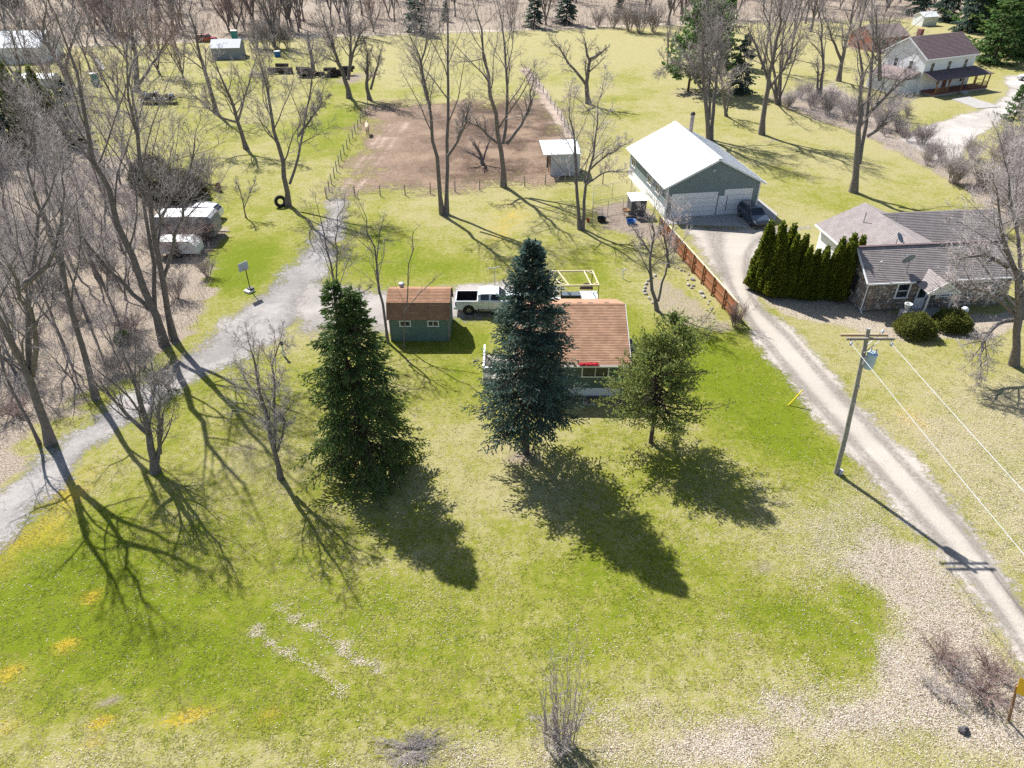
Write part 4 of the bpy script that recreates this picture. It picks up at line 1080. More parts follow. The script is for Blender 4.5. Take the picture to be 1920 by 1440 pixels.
# ------------------------------------------------------------------ conifers
def clumps(P, D, L, W, rgs, tint, cross=True):
    """needle sprays: long diamonds along D"""
    n = len(P)
    ref = nrm(rgs.randn(n, 3))
    u = nrm(np.cross(D, ref)); v = np.cross(D, u)
    a, b = P, P + D * L[:, None]
    m = P + D * (L * .45)[:, None]
    W = W[:, None]
    q = [np.stack([a, m + u * W, b, m - u * W], 1)]
    if cross: q.append(np.stack([a, m + v * W, b, m - v * W], 1))
    V = np.concatenate([x.reshape(-1, 3) for x in q])
    c = np.concatenate([np.repeat(np.column_stack([tint, np.ones(n)]), 4, axis=0)] * len(q))
    return V, c
def conifer(seed, H, Rm, z0, whorl=.36, per=7, droop=.25, shape=.8, twigs=13, mat='needle_green', clump=(.26, .07), tops=((0, 0, 1.0),), dens=5, lowgap=0.0, irregular=.2, tuft=False, r0=.22, inner=0.0):
    rgs = np.random.RandomState(seed)
    g = Grow(seed)
    Vs, Cs = [], []
    for (tx, ty, th) in tops:
        h = H * th
        zt = np.linspace(0, h, 9)
        bend = np.clip((zt / h - .25) / .5, 0, 1)
        pts = np.column_stack([tx * bend, ty * bend, zt])
        g.poly.append((pts[None], np.linspace(r0, .02, 9)[None], 0))
        zs = np.arange(z0, h - .15, whorl)
        zs = np.repeat(zs, per) + rgs.rand(len(zs) * per) * whorl
        zs = zs[zs < h - .08]
        B = len(zs)
        f = (zs - z0) / (h - z0)
        L = Rm * (np.clip(1 - f, 0.02, 1) ** shape) * (1 + irregular * rgs.randn(B))
        L *= np.clip(.55 + (zs - z0) / (.16 * H), .55, 1)
        L = np.maximum(L, .16)
        az = rgs.rand(B) * 6.283
        el = -droop + (droop + .75) * f ** 1.6
        D = np.column_stack([np.cos(az) * np.cos(el), np.sin(az) * np.cos(el), np.sin(el)])
        x0 = np.interp(zs, zt, pts[:, 0]); y0 = np.interp(zs, zt, pts[:, 1])
        P = np.column_stack([x0, y0, zs])
        n = 4
        pp, d = [P], D
        for i in range(n):
            d = nrm(d + np.array((0, 0, -.1 * droop * 4 + .16 * i * .5)) + rgs.randn(B, 3) * .06)
            P = P + d * (L / n)[:, None]; pp.append(P)
        pts_b = np.stack(pp, 1)
        g.poly.append((pts_b, np.stack([.012 + .012 * L * (1 - i / n) for i in range(n + 1)], 1), 1))
        # twigs on both sides of each branch
        k = twigs
        t = .12 + .88 * (np.arange(k)[None, :] + rgs.rand(B, k)) / k
        if inner:
            lo = .12 + inner * (1 - f)[:, None] ** .7
            t = lo + (1 - lo) * (np.arange(k)[None, :] + rgs.rand(B, k)) / k
        if tuft: t = .35 + .65 * (np.arange(k)[None, :] + rgs.rand(B, k)) / k
        fi = np.clip(t * n, 0, n - .001); ix = fi.astype(int); w = (fi - ix)[..., None]
        bb = np.arange(B)[:, None]
        p = pts_b[bb, ix] * (1 - w) + pts_b[bb, ix + 1] * w
        T = nrm(pts_b[bb, ix + 1] - pts_b[bb, ix])
        side = nrm(np.cross(T, np.array((0, 0, 1.0)))) * np.where((np.arange(k) % 2)[None, :, None] == 0, 1, -1)
        tl = (.16 + .42 * L[:, None] * (1 - t) + .1 * rgs.rand(B, k))
        td = nrm(T * .75 + side * (.65 + .2 * rgs.randn(B, k)[..., None]) + np.array((0, 0, -.12 - .25 * droop)) + rgs.randn(B, k, 3) * .12)
        p, tl, td = p.reshape(-1, 3), tl.ravel(), td.reshape(-1, 3)
        keep = rgs.rand(len(p)) > lowgap
        p, tl, td = p[keep], tl[keep], td[keep]
        kk = np.clip(np.ceil(tl / (clump[0] * .62)).astype(int), 1, dens)
        idx = np.repeat(np.arange(len(p)), kk)
        o = np.concatenate([np.arange(q) for q in kk]) if len(kk) else np.zeros(0)
        s = (o + .15 * rgs.rand(len(idx))) / kk[idx]
        q = p[idx] + td[idx] * (tl[idx] * s)[:, None] + rgs.randn(len(idx), 3) * .03
        dd = nrm(td[idx] + rgs.randn(len(idx), 3) * .2 + np.array((0, 0, -.14)))
        m = len(q)
        Lc = clump[0] * (.7 + .6 * rgs.rand(m)); Wc = clump[1] * (.7 + .6 * rgs.rand(m))
        if tuft: dd = nrm(td[idx] * .5 + rgs.randn(m, 3) * .6 + np.array((0, 0, .3)))
        br = (.7 + .65 * rgs.rand(m)) * (1 + .25 * (s - .5))
        hue = rgs.randn(m) * .08
        tint = np.column_stack([br * (1 + hue), br, br * (1 - hue)])
        V, C = clumps(q, dd, Lc, Wc, rgs, tint)
        Vs.append(V); Cs.append(C)
    V, C = np.concatenate(Vs), np.concatenate(Cs)
    crown = mesh_np('crown', V, [np.arange(len(V)).reshape(-1, 4)], M[mat], False, {'col': C})
    trunk = g.mesh('trunk', (0, 1), M['bark_spruce'], {0: 9, 1: 3})
    return trunk, crown
def evergreen(me, name, label, loc, rz=0, sc=1.0, group=None, cat='tree'):
    o = thing(name, label, cat, loc, rz, group)
    o.scale = (sc, sc, sc) if not hasattr(sc, '__len__') else sc
    obj('trunk', me[0], o); obj('crown', me[1], o)
    return o
b = np.array((-9.1, 33.95, 0))
evergreen(conifer(301, 12.65, 3.8, 1.0, .4, 8, .36, .8, 15, 'needle_green', (.24, .042), ((-.55, .3, 1.0), (.5, -.2, .985)), 8, .08, .2, r0=.26, inner=.4), 'green_spruce', 'broad dark green spruce with twin tops in front of the gravel parking', (b[0], b[1], 0))
b = G(986, 850)
evergreen(conifer(302, 14.7, 3.6, 3.0, .3, 10, .24, .74, 15, 'needle_blue', (.22, .045), ((.2, 0, 1.0),), 8, .04, .17, r0=.24, inner=.25), 'blue_spruce', 'tall blue-green spruce standing before the brown-roofed cottage', (b[0], b[1], 0))
b = G(1220, 830)
evergreen(conifer(303, 9.0, 3.45, 2.4, .45, 9, .05, .5, 15, 'needle_pine', (.25, .036), ((.5, .2, 1.0), (-.3, .3, .85)), 6, .12, .26, tuft=True, r0=.15), 'young_pine', 'loose yellow-green pine on a bare stem at the cottage corner', (b[0], b[1], 0))
# arborvitae: tight spires
def spire(seed, H, Rm, mat='arbor', n=5200):
    rgs = np.random.RandomState(seed)
    z = H * (1 - np.sqrt(rgs.rand(n))) * .98 + .05
    az = rgs.rand(n) * 6.283
    lump = 1 + .16 * np.sin(3 * az + z * 1.3 + seed) + .1 * np.sin(7 * az - z * 2.2)
    rr = Rm * np.clip(1 - z / H, .01, 1) ** .85 * np.clip(.5 + z / (.12 * H), .5, 1) * lump * np.sqrt(.62 + .42 * rgs.rand(n))
    P = np.column_stack([rr * np.cos(az), rr * np.sin(az), z])
    D = nrm(np.column_stack([np.cos(az) * .5, np.sin(az) * .5, np.full(n, 1.0)]) + rgs.randn(n, 3) * .22)
    br = .6 + .75 * rgs.rand(n)
    hue = rgs.randn(n) * .1
    V, C = clumps(P, D, .3 * (.7 + .6 * rgs.rand(n)), .075 * (.7 + .6 * rgs.rand(n)), rgs, np.column_stack([br * (1 + hue), br, br * .9]))
    core = MB(); core.lathe([(Rm * .1, 0), (Rm * .62, H * .08), (Rm * .6, H * .25), (Rm * .42, H * .55), (Rm * .14, H * .88), (.01, H * .95)], n=10)
    cv = np.array(core.v); nb = len(V)
    V = np.concatenate([V, cv]); C = np.concatenate([C, np.tile((.7, .7, .7, 1.0), (len(cv), 1))])
    F = np.concatenate([np.arange(nb).reshape(-1, 4), np.array(core.f) + nb])
    crown = mesh_np('crown', V, [F], M[mat], False, {'col': C})
    t = MB(); t.cyl((0, 0, 0), (0, 0, H * .5), .09, .04, 7)
    me = bpy.data.meshes.new('trunk'); me.from_pydata(t.v, [], t.f); me.materials.append(M['bark_spruce'])
    return me, crown
SPIRES = [spire(311, 6.8, .9), spire(312, 6.4, .8), spire(313, 7.1, .92)]
ARB = [(1421, 540, 1.02), (1432, 550, 1.05), (1448, 553, 1.08), (1462, 548, .95), (1472, 556, .98), (1486, 556, .86), (1498, 558, .84), (1510, 559, .8), (1521, 560, .78), (1532, 560, .84), (1543, 558, .9), (1554, 560, .85), (1564, 560, .9), (1576, 560, .98), (1586, 552, .9)]
for k, (px, py, sc) in enumerate(ARB):
    b = G(px, py)
    lab = 'narrow green arborvitae spire in the row beside the stone house'
    if 0 < k < len(ARB) - 1: lab = ('second third fourth fifth sixth seventh eighth ninth tenth eleventh twelfth thirteenth fourteenth'.split()[k - 1]) + ' arborvitae spire of the row, counted from the gravel lane'
    if k == 0: lab = 'first arborvitae of the row, at the gravel lane end'
    if k == len(ARB) - 1: lab = 'last arborvitae of the row, against the stone wall'
    o = evergreen(SPIRES[k % 3], 'arborvitae', lab, (b[0], b[1] + (k % 2) * .4, 0), k * 1.7, (sc * rg.uniform(1.05, 1.25), sc * rg.uniform(1.05, 1.25), sc * rg.uniform(.86, .99)), 'arborvitae row by the stone house')
    o.rotation_euler = (rg.uniform(-.07, .07), rg.uniform(-.07, .07), k * 1.7)
for k, (px, py, sc) in enumerate([(62, 285, 1.75), (85, 280, 1.6), (105, 272, 1.5), (120, 265, 1.1)]):
    b = G(px, py)
    evergreen(SPIRES[k % 3], 'dark_cedar', 'dark green cedar in the row at the far edge of the woodlot', (b[0], b[1], 0), k, (sc * 1.2, sc * 1.2, sc), 'dark cedars by the woodlot')
farc = conifer(320, 12, 3.6, .5, .7, 7, .3, .75, 9, 'needle_blue', (.6, .17), ((0, 0, 1.0),), 4, .05, .2)
farp = conifer(321, 14, 4.6, 2.0, .8, 7, .1, .5, 9, 'pine_far', (.65, .2), ((.3, 0, 1.0),), 4, .1, .3, tuft=True)
farg = conifer(322, 14, 4.9, .5, .75, 8, .12, .6, 10, 'pine_far', (.6, .18), ((.2, 0, 1.0),), 4, .08, .28)
for px, py, me, sc, lab in [(20, 275, farc, 1.1, 'dark spruce half hidden by the woodlot trunks'), (-30, 300, farc, 1.2, 'dark spruce at the outer edge of the woodlot'), (150, 270, farc, .75, 'small grey-blue spruce on the lawn past the dark cedars'),
                            (782, 62, farc, 1.0, 'dark blue spruce standing alone on the back track'), (1002, 52, farc, .85, 'blue spruce on the far side of the field, first of a pair'), (1062, 45, farc, 1.0, 'broad blue spruce on the far side of the field, second of a pair'),
                            (835, 40, farc, .4, 'tiny spruce in the brushy field past the back track'), (1160, 25, farc, .5, 'small spruce beyond the dark hedgerow shrubs'),
                            (1290, 172, farp, 1.05, 'light green pine among the bare trees behind the garage'), (1325, 165, farp, 1.0, 'second pine crowded behind the multi-stemmed bare tree'), (1345, 120, farp, .9, 'pine top rising over the thicket'), (1385, 175, farc, .8, 'dark spruce inside the thicket'), (1310, 110, farp, 1.0, 'pine behind the light green one at the thicket'),
                            (1815, 60, farc, 1.3, 'dark spruce right behind the white farmhouse'), (1770, 40, farc, 1.3, 'dark spruce behind the farmhouse chimney side'), (1862, 118, farg, 1.2, 'bright green pine at the gable of the white farmhouse'), (1893, 108, farg, 1.35, 'bright green pine past the farmhouse, beside the lane'), (1938, 112, farg, 1.35, 'bright green pine at the picture edge by the lane'),
                            (1872, 62, farg, 1.6, 'tall pine behind the farmhouse pines'), (1925, 58, farg, 1.6, 'tall pine in the far corner of the farm'), (1850, 30, farc, 1.4, 'dark spruce deep behind the farm pines'), (1900, 20, farc, 1.4, 'dark spruce at the back of the farm grove'), (1720, 30, farc, 1.1, 'dark spruce behind the brick outbuilding'), (1955, 80, farc, 1.3, 'dark spruce at the outer end of the farm grove'),
                            (1895, 238, farp, .42, 'small olive-green pine beside the farm lane'), (1835, 55, farg, 1.4, 'pine at the rear of the farm grove'), (1960, 30, farp, 1.3, 'pine at the outer rear of the farm grove')]:
    b = G(px, py)
    evergreen(me, 'spruce' if me is farc else 'pine', lab, (b[0], b[1], 0), rg.uniform(0, 6), sc)
# clipped and wild evergreen shrubs
def bush(seed, rx, ry, rz_, mat, n=4200, L=.16, W=.045):
    rgs = np.random.RandomState(seed)
    d = nrm(rgs.randn(n, 3)); d[:, 2] = np.abs(d[:, 2]) * 1.0 - .25 * (rgs.rand(n) < .3) * np.abs(d[:, 2])
    lump = 1 + .08 * np.sin(4 * np.arctan2(d[:, 1], d[:, 0]) + seed) + .05 * rgs.randn(n)
    q = (d * lump[:, None]) * np.array((rx, ry, rz_)) * (.8 + .2 * rgs.rand(n) ** .5)[:, None]
    q[:, 2] = np.maximum(q[:, 2] + rz_ * .12, .02)
    D = nrm(d + rgs.randn(n, 3) * .45 + np.array((0, 0, .3)))
    br = .65 + .7 * rgs.rand(n)
    V, C = clumps(q, D, L * (.7 + .6 * rgs.rand(n)), W * (.7 + .6 * rgs.rand(n)), rgs, np.column_stack([br, br, br * .9]))
    core = MB(); core.blob((0, 0, rz_ * .42), (rx * .8, ry * .8, rz_ * .52), seed, 14, 8, .06)
    cv = np.array(core.v); nb = len(V)
    V = np.concatenate([V, cv]); C = np.concatenate([C, np.tile((.75, .75, .75, 1.0), (len(cv), 1))])
    return mesh_np('foliage', V, [np.concatenate([np.arange(nb).reshape(-1, 4), np.array(core.f) + nb])], M[mat], False, {'col': C})
def bushy(me, name, label, loc, rz=0, sc=1.0, group=None):
    o = obj(name, me, None, loc, rz, label=label, category='shrub')
    o.scale = (sc, sc, sc)
    if group: o['group'] = group
    return o
b = G(1713, 626); bushy(bush(331, 1.55, 1.35, 1.55, 'yew'), 'clipped_yew', 'rounded clipped yew in front of the stone pillar', (b[0], b[1], 0))
b = G(1782, 615); bushy(bush(332, 1.5, 1.3, 1.35, 'yew'), 'clipped_yew', 'shaded clipped yew under the sweeping bare branches', (b[0], b[1], 0))
wild = bush(333, 2.3, 2.0, 2.6, 'olive', 3600, .3, .07)
for k, (px, py, sc, lab) in enumerate([(320, 372, 1.2, 'dull olive juniper bush behind the travel trailer'), (355, 372, 1.0, 'dull olive juniper bush near the white SUV'), (290, 350, 1.2, 'dull olive juniper bush deeper in the woodlot'), ]):
    b = G(px, py); bushy(wild, 'juniper_bush', lab, (b[0], b[1], 0), k, sc)
b = G(235, 640); bushy(bush(334, .7, .7, .7, 'needle_green', 900), 'tiny_evergreen', 'tiny round evergreen on the woodlot floor', (b[0], b[1], 0))
b = G(775, 1408); shrub(briar[4], 'groundcover_mat', 'flat matted patch of twigs on the lawn by the road', (b[0], b[1], 0)).scale = (2.0, .95, .4)
# ------------------------------------------------------------------ buildings
def shingle_slope(name, a, b, c, d, mat, parent, course=.14, butt=.022):
    """roof slope laid in real courses: a-b along the eave, d-c along the ridge; each course laps the one below"""
    a, b, c, d = [np.array(p, float) for p in (a, b, c, d)]
    up = nrm(np.cross(b - a, d - a))
    L = np.linalg.norm(d - a)
    n = max(3, int(round(L / course)))
    V, F, UV = [], [], []
    for i in range(n):
        t0, t1 = i / n, (i + 1) / n
        l0, r0 = a + (d - a) * t0, b + (c - b) * t0
        l1, r1 = a + (d - a) * t1, b + (c - b) * t1
        k = len(V)
        V += [l0, r0, l0 + up * butt, r0 + up * butt, r1 + up * .002, l1 + up * .002]
        F += [(k, k + 1, k + 3, k + 2), (k + 2, k + 3, k + 4, k + 5)]
        ex = nrm(b - a)
        u = lambda p: float((p - a) @ ex)
        v0, v1 = i * course + .002, (i + 1) * course - .002
        UV += [(u(l0), v0), (u(r0), v0), (u(r0), v0), (u(l0), v0), (u(l0), v0), (u(r0), v0), (u(r1), v1), (u(l1), v1)]
    me = bpy.data.meshes.new(name)
    me.from_pydata([tuple(p) for p in V], [], F)
    uv = me.uv_layers.new(name='UVMap')
    uv.data.foreach_set('uv', np.array(UV, np.float32).ravel())
    me.materials.append(mat)
    return obj(name, me, parent)
def gable_walls(b, x0, x1, y0, y1, he, hr, along='x'):
    """closed shell with gables; ridge runs along x or y"""
    if along == 'x':
        ym = (y0 + y1) / 2
        v = [(x0, y0, 0), (x1, y0, 0), (x1, y1, 0), (x0, y1, 0), (x0, y0, he), (x1, y0, he), (x1, y1, he), (x0, y1, he), (x0, ym, hr), (x1, ym, hr)]
        f = [(0, 1, 5, 4), (2, 3, 7, 6), (1, 2, 6, 9, 5), (3, 0, 4, 8, 7), (4, 5, 9, 8), (6, 7, 8, 9), (3, 2, 1, 0)]
    else:
        xm = (x0 + x1) / 2
        v = [(x0, y0, 0), (x1, y0, 0), (x1, y1, 0), (x0, y1, 0), (x0, y0, he), (x1, y0, he), (x1, y1, he), (x0, y1, he), (xm, y0, hr), (xm, y1, hr)]
        f = [(0, 1, 5, 8, 4), (1, 2, 6, 5), (2, 3, 7, 9, 6), (3, 0, 4, 7), (4, 8, 9, 7), (8, 5, 6, 9), (3, 2, 1, 0)]
    return b.add(v, f)
def window(parent, c, w, h, out, mats=None, name='window', sash='v', trim=.09, pr=.05):
    """framed window centred at c on a wall facing out (unit xy vector): frame, panes and a divider"""
    c = np.array(c, float); out = np.array((out[0], out[1], 0.0)); rt = np.array((-out[1], out[0], 0.0)); up = np.array((0, 0, 1.0))
    P = lambda u, v, o: c + rt * u + up * v + out * o
    f = MB()
    for (u0, v0, u1, v1) in ((-w / 2, h / 2, w / 2, h / 2), (-w / 2, -h / 2, w / 2, -h / 2)):
        f.bar(P(u0 - trim, v0, pr / 2), P(u1 + trim, v1, pr / 2), pr, trim, up)
    for u in (-w / 2, w / 2):
        f.bar(P(u, -h / 2 + trim / 2, pr / 2), P(u, h / 2 - trim / 2, pr / 2), trim, pr, out)
    o = f.build(name, mats or M['white_trim'], parent)
    if sash == 'v':
        panes = ((-w / 2, -.02, -h / 2, h / 2), (.02, w / 2, -h / 2, h / 2))
        d = MB().bar(P(0, -h / 2 + trim / 2, pr / 2), P(0, h / 2 - trim / 2, pr / 2), .05, pr * .9, out)
    else:
        panes = ((-w / 2, w / 2, -h / 2, -.02), (-w / 2, w / 2, .02, h / 2))
        d = MB().bar(P(-w / 2 + trim / 2, 0, pr / 2), P(w / 2 - trim / 2, 0, pr / 2), pr * .9, .05, up)
    d.build('divider', mats or M['white_trim'], o)
    for (u0, u1, v0, v1) in panes:
        MB().quad(P(u0, v0, .012), P(u1, v0, .012), P(u1, v1, .012), P(u0, v1, .012)).build('pane', M['glass'], o)
    return o
def fascia(b, pts, w=.16, t=.05):
    for p, q in zip(pts[:-1], pts[1:]):
        b.bar(p, q, t, w)

# --- cottage
ct = thing('cottage', 'small green cottage with a reddish-brown shingle roof behind the blue spruce', 'house', (0, 41.4, 0))
X0, X1, D, HE, HR = .45, 7.95, 8.8, 3.05, 5.05
gable_walls(MB(), X0, X1, 0, D, HE - .12, HR - .2).build('wall', M['green_siding'], ct)
MB().box(X0 - .03, X1 + .03, -.03, D + .03, -.05, .66).build('skirting', M['white_trim'], ct)
e, tt = .42, (HR - HE) / (D / 2)
ze = HE - .18
rf = shingle_slope('roof', (X0 - .3, -e, ze), (X1 + .3, -e, ze), (X1 + .3, D / 2, HR), (X0 - .3, D / 2, HR), M['roof_red'], ct)
rb = shingle_slope('roof', (X1 + .3, D + e, ze), (X0 - .3, D + e, ze), (X0 - .3, D / 2, HR), (X1 + .3, D / 2, HR), M['roof_red'], ct)
cap = MB(); nC = 34
for i in range(nC):
    x = X0 - .3 + (X1 - X0 + .6) * i / nC; x2 = X0 - .3 + (X1 - X0 + .6) * (i + 1) / nC
    cap.add([(x, D / 2 - .14, HR - .03), (x2, D / 2 - .14, HR - .045), (x2, D / 2, HR + .025), (x, D / 2, HR + .045), (x, D / 2 + .14, HR - .03), (x2, D / 2 + .14, HR - .045)], [(0, 1, 2, 3), (3, 2, 5, 4)])
cap.build('ridge_cap', M['roof_red'], ct)
b = MB(); fascia(b, [(X0 - .3, -e - .03, ze - .08), (X1 + .3, -e - .03, ze - .08)], .14, .09); b.build('gutter', M['white_trim'], ct)
b = MB()
for x in (X0 - .32, X1 + .32):
    fascia(b, [(x, -e, ze - .07), (x, D / 2, HR - .07), (x, D + e, ze - .07)], .14, .04)
b.build('rake_board', M['white_trim'], ct)
for x in (4.2, 5.0, 5.8, 7.0):
    v = MB(); yy = D / 2 + .62; zz = HR - .62 * tt
    v.add([(x - .18, yy - .12, zz + .08), (x + .18, yy - .12, zz + .08), (x + .18, yy + .14, zz + .01), (x - .18, yy + .14, zz + .01), (x - .18, yy - .12, zz + .0), (x + .18, yy - .12, zz + .0)], [(0, 1, 2, 3), (4, 5, 1, 0), (4, 0, 3), (1, 5, 2)])
    v.build('roof_vent', M['dark_iron'], rb)
window(ct, (5.85, 0, 2.12), 1.85, .95, (0, -1))
window(ct, (2.0, 0, 2.12), 1.5, .95, (0, -1))
for x in (X0, X1):
    MB().bar((x, -.02, .66), (x, -.02, HE - .2), .1, .06, (0, 1, 0)).build('corner_board', M['white_trim'], ct)
# side awning over the door in the gable
aw = MB().slab([(X1 + .05, 2.0, 2.75), (X1 + .95, 2.0, 2.35), (X1 + .95, 3.9, 2.35), (X1 + .05, 3.9, 2.75)], .06)
ao = aw.build('awning', M['roof_plum'], ct)
MB().bar((X1 + .97, 1.98, 2.33), (X1 + .97, 3.92, 2.33), .05, .12).build('awning_edge', M['white_trim'], ao)
for y in (2.1, 3.8):
    MB().bar((X1 + .9, y, 0), (X1 + .9, y, 2.3), .07).build('awning_post', M['white_trim'], ct)
MB().box(X1, X1 + .045, 2.5, 3.4, .66, 2.6).build('door', M['white_trim'], ct)
b = MB(); b.box(X0 - 2.6, X0 - .02, 1.3, 4.6, .45, .55)
dk = b.build('deck', M['wood_grey'], ct)
b = MB().box(X0 - 2.58, X0 - 2.54, 1.35, 4.55, -.05, .44).box(X0 - 2.54, X0 - .05, 1.31, 1.35, -.05, .44)
b.build('deck_skirt', M['white_trim'], dk)
for (x, y) in ((X0 - 2.52, 1.38), (X0 - 1.3, 1.38), (X0 - 2.52, 2.9), (X0 - 2.52, 4.5), (X0 - .2, 1.38)):
    MB().box(x - .05, x + .05, y - .05, y + .05, .55, 1.5).build('deck_post', M['white_trim'], dk)
b = MB().bar((X0 - 2.52, 1.38, 1.52), (X0 - .15, 1.38, 1.52), .12, .05).bar((X0 - 2.52, 1.46, 1.5), (X0 - 2.52, 4.5, 1.5), .12, .05)
b.bar((X0 - 2.52, 1.38, .72), (X0 - .15, 1.38, .72), .04, .09).bar((X0 - 2.52, 1.46, .72), (X0 - 2.52, 4.5, .72), .04, .09)
b.build('deck_rail', M['white_trim'], dk)
bal = MB()
for i in range(18):
    bal.box(X0 - 2.4 + i * .125, X0 - 2.365 + i * .125, 1.365, 1.395, .75, 1.48)
for i in range(22):
    bal.box(X0 - 2.535, X0 - 2.505, 1.55 + i * .132, 1.585 + i * .132, .75, 1.48)
bal.build('balusters', M['white_trim'], dk)
# flower bed strip along the front
b = MB(); b.box(.6, 9.0, 40.12, 40.22, -.03, .13); b.build('bed_timber', M['wood_grey'], None, label='weathered timber edging along the front of the cottage', category='edging')
b = MB(); b.box(.6, 9.0, 40.23, 41.36, -.03, .018); b.build('mulch_bed', simple('mulch', (.16, .12, .1), (.1, .075, .065), 9, .95, .5), kind='structure')
# red cloth lying in the gutter
rg2 = random.Random(4)
nx_, ny_ = 16, 5
V = []
for i in range(nx_):
    for j in range(ny_):
        V.append((4.62 + 1.35 * i / (nx_ - 1) + rg2.uniform(-.03, .03), 40.9 + .2 * j / (ny_ - 1) + rg2.uniform(-.03, .03), 2.93 + .09 * j / (ny_ - 1) + rg2.uniform(0, .03) - (.06 if j == 0 else 0)))
me = bpy.data.meshes.new('red_cloth')
me.from_pydata(V, [], [(i * ny_ + j, (i + 1) * ny_ + j, (i + 1) * ny_ + j + 1, i * ny_ + j + 1) for i in range(nx_ - 1) for j in range(ny_ - 1)])
me.materials.append(M['red_cloth'])
oc = obj('red_cloth', me, label='crumpled red cloth lying on the cottage gutter', category='cloth')
md = oc.modifiers.new('thick', 'SOLIDIFY'); md.thickness = .02

# --- little gambrel shed
sh = thing('garden_shed', 'teal garden shed with a brown gambrel roof beside the pickup', 'shed', (-9.75, 48.9, 0))
W, D = 4.75, 3.6
prof = [(0, 0), (0, 2.12), (.55, 3.18), (1.8, 3.68), (3.05, 3.18), (3.6, 2.12), (3.6, 0)]
b = MB()
v = [(0, y, z) for y, z in prof] + [(W, y, z) for y, z in prof]
k = len(prof)
b.add(v, [tuple(reversed(range(k))), tuple(range(k, 2 * k))] + [(i, i + k, i + k + 1, i + 1)[::-1] for i in range(k - 1)])
b.build('wall', M['teal_siding'], sh)
x0, x1 = -.1, W + .1
shingle_slope('lower_roof', (x0, -.12, 2.0), (x1, -.12, 2.0), (x1, .5, 3.24), (x0, .5, 3.24), M['roof_shed'], sh)
shingle_slope('upper_roof', (x0, .46, 3.22), (x1, .46, 3.22), (x1, 1.8, 3.78), (x0, 1.8, 3.78), M['roof_shed'], sh)
shingle_slope('upper_roof', (x1, 3.14, 3.22), (x0, 3.14, 3.22), (x0, 1.8, 3.78), (x1, 1.8, 3.78), M['roof_shed'], sh)
shingle_slope('lower_roof', (x1, 3.72, 2.0), (x0, 3.72, 2.0), (x0, 3.1, 3.24), (x1, 3.1, 3.24), M['roof_shed'], sh)
b = MB()
for x in (x0 - .02, x1 + .02):
    fascia(b, [(x, -.12, 1.95), (x, .5, 3.19), (x, 1.8, 3.73), (x, 3.1, 3.19), (x, 3.72, 1.95)], .1, .035)
b.build('rake_board', M['wood_brown'], sh)
window(sh, (1.28, 0, 1.62), .82, .48, (0, -1), trim=.07)
window(sh, (3.5, 0, 1.62), .82, .48, (0, -1), trim=.07)
for x in (.05, W - .05):
    MB().bar((x, -.02, .02), (x, -.02, 2.0), .09, .04, (0, 1, 0)).build('corner_board', M['wood_grey'], sh)
v = MB(); v.lathe([(.17, 0), (.17, .28), (.25, .29), (.25, .42), (.2, .5), (.01, .55)], (.9, 2.35, 3.5), 14)
v.build('turbine_vent', M['galv'], sh, smooth=True)

# --- pole-barn garage
a_ = 1.72 - math.pi / 2
ga = thing('garage', 'large grey-green garage with a white steel roof and white doors', 'garage', (27.72, 76.04, 0), a_)
# local: x to the left is negative (perp axis points left), y goes back
Wd, Ld, HE, HR = 11.47, 14.63, 3.54, 6.4
wx0, wx1, wy0, wy1 = -Wd + .45, -.45, .35, Ld - .35
sl = (HR - HE) / (Wd / 2)
gable_walls(MB(), wx0, wx1, wy0, wy1, HE + .45 * sl - .12, HR - .12, 'y').build('wall', M['garage_siding'], ga)
xm = -Wd / 2
for nm, pts in (('roof_slope', [(-Wd, 0, HE), (xm, 0, HR), (xm, Ld, HR), (-Wd, Ld, HE)]), ('roof_slope', [(xm, 0, HR), (0, 0, HE), (0, Ld, HE), (xm, Ld, HR)])):
    b = MB(); P = [np.array(p) for p in pts]
    # ribbed sheets: raised ribs down the slope
    b.slab(list(reversed([tuple(p) for p in P])) if np.cross(P[1] - P[0], P[2] - P[0])[2] < 0 else [tuple(p) for p in P], .05)
    ro = b.build(nm, simple('roof_steel_white', (.7, .71, .72), (.6, .61, .62), .8, .4), ga)
    rb_ = MB()
    lo, hi = (P[0], P[1]) if P[0][2] < P[1][2] else (P[1], P[0])
    for i in range(1, 48):
        y = Ld * i / 48
        rb_.bar((lo[0], y, lo[2] + .012), (hi[0] + (.02 if lo[0] > hi[0] else -.02), y, hi[2] + .012), .045, .03)
    rb_.build('roof_ribs', ro.data.materials[0], ro, kind='stuff')
b = MB(); b.bar((xm, -.02, HR + .03), (xm, Ld + .02, HR + .03), .4, .05); b.build('ridge_cap', M['white_trim'], ga)
b = MB(); fascia(b, [(-Wd, -.03, HE - .12), (xm, -.03, HR - .12), (0, -.03, HE - .12)], .2, .04); fascia(b, [(-Wd, Ld + .03, HE - .12), (xm, Ld + .03, HR - .12), (0, Ld + .03, HE - .12)], .2, .04)
b.build('rake_board', M['white_trim'], ga)
for gx_ in (-Wd - .04, .04): MB().bar((gx_, 0, HE - .1), (gx_, Ld, HE - .1), .1, .14).build('gutter', M['white_trim'], ga)
def sect_door(name, u0, u1, h, panels):
    fr = MB()
    y = wy0
    for u in (u0 - .08, u1 + .08): fr.box(u - .08, u + .08, y - .06, y + .0, 0, h + .16)
    fr.box(u0 - .16, u1 + .16, y - .062, y, h, h + .16)
    o = fr.build(name, M['white_trim'], ga)
    for i in range(panels):
        z0, z1 = .05 + (h - .05) * i / panels + .012, .05 + (h - .05) * (i + 1) / panels - .012
        MB().box(u0, u1, y - .035, y - .005, z0, z1).build('door_panel', M['white_trim'], o)
    return o
fw = wx1 - wx0
sect_door('garage_door', wx0 + .75, wx0 + 5.65, 2.55, 5)
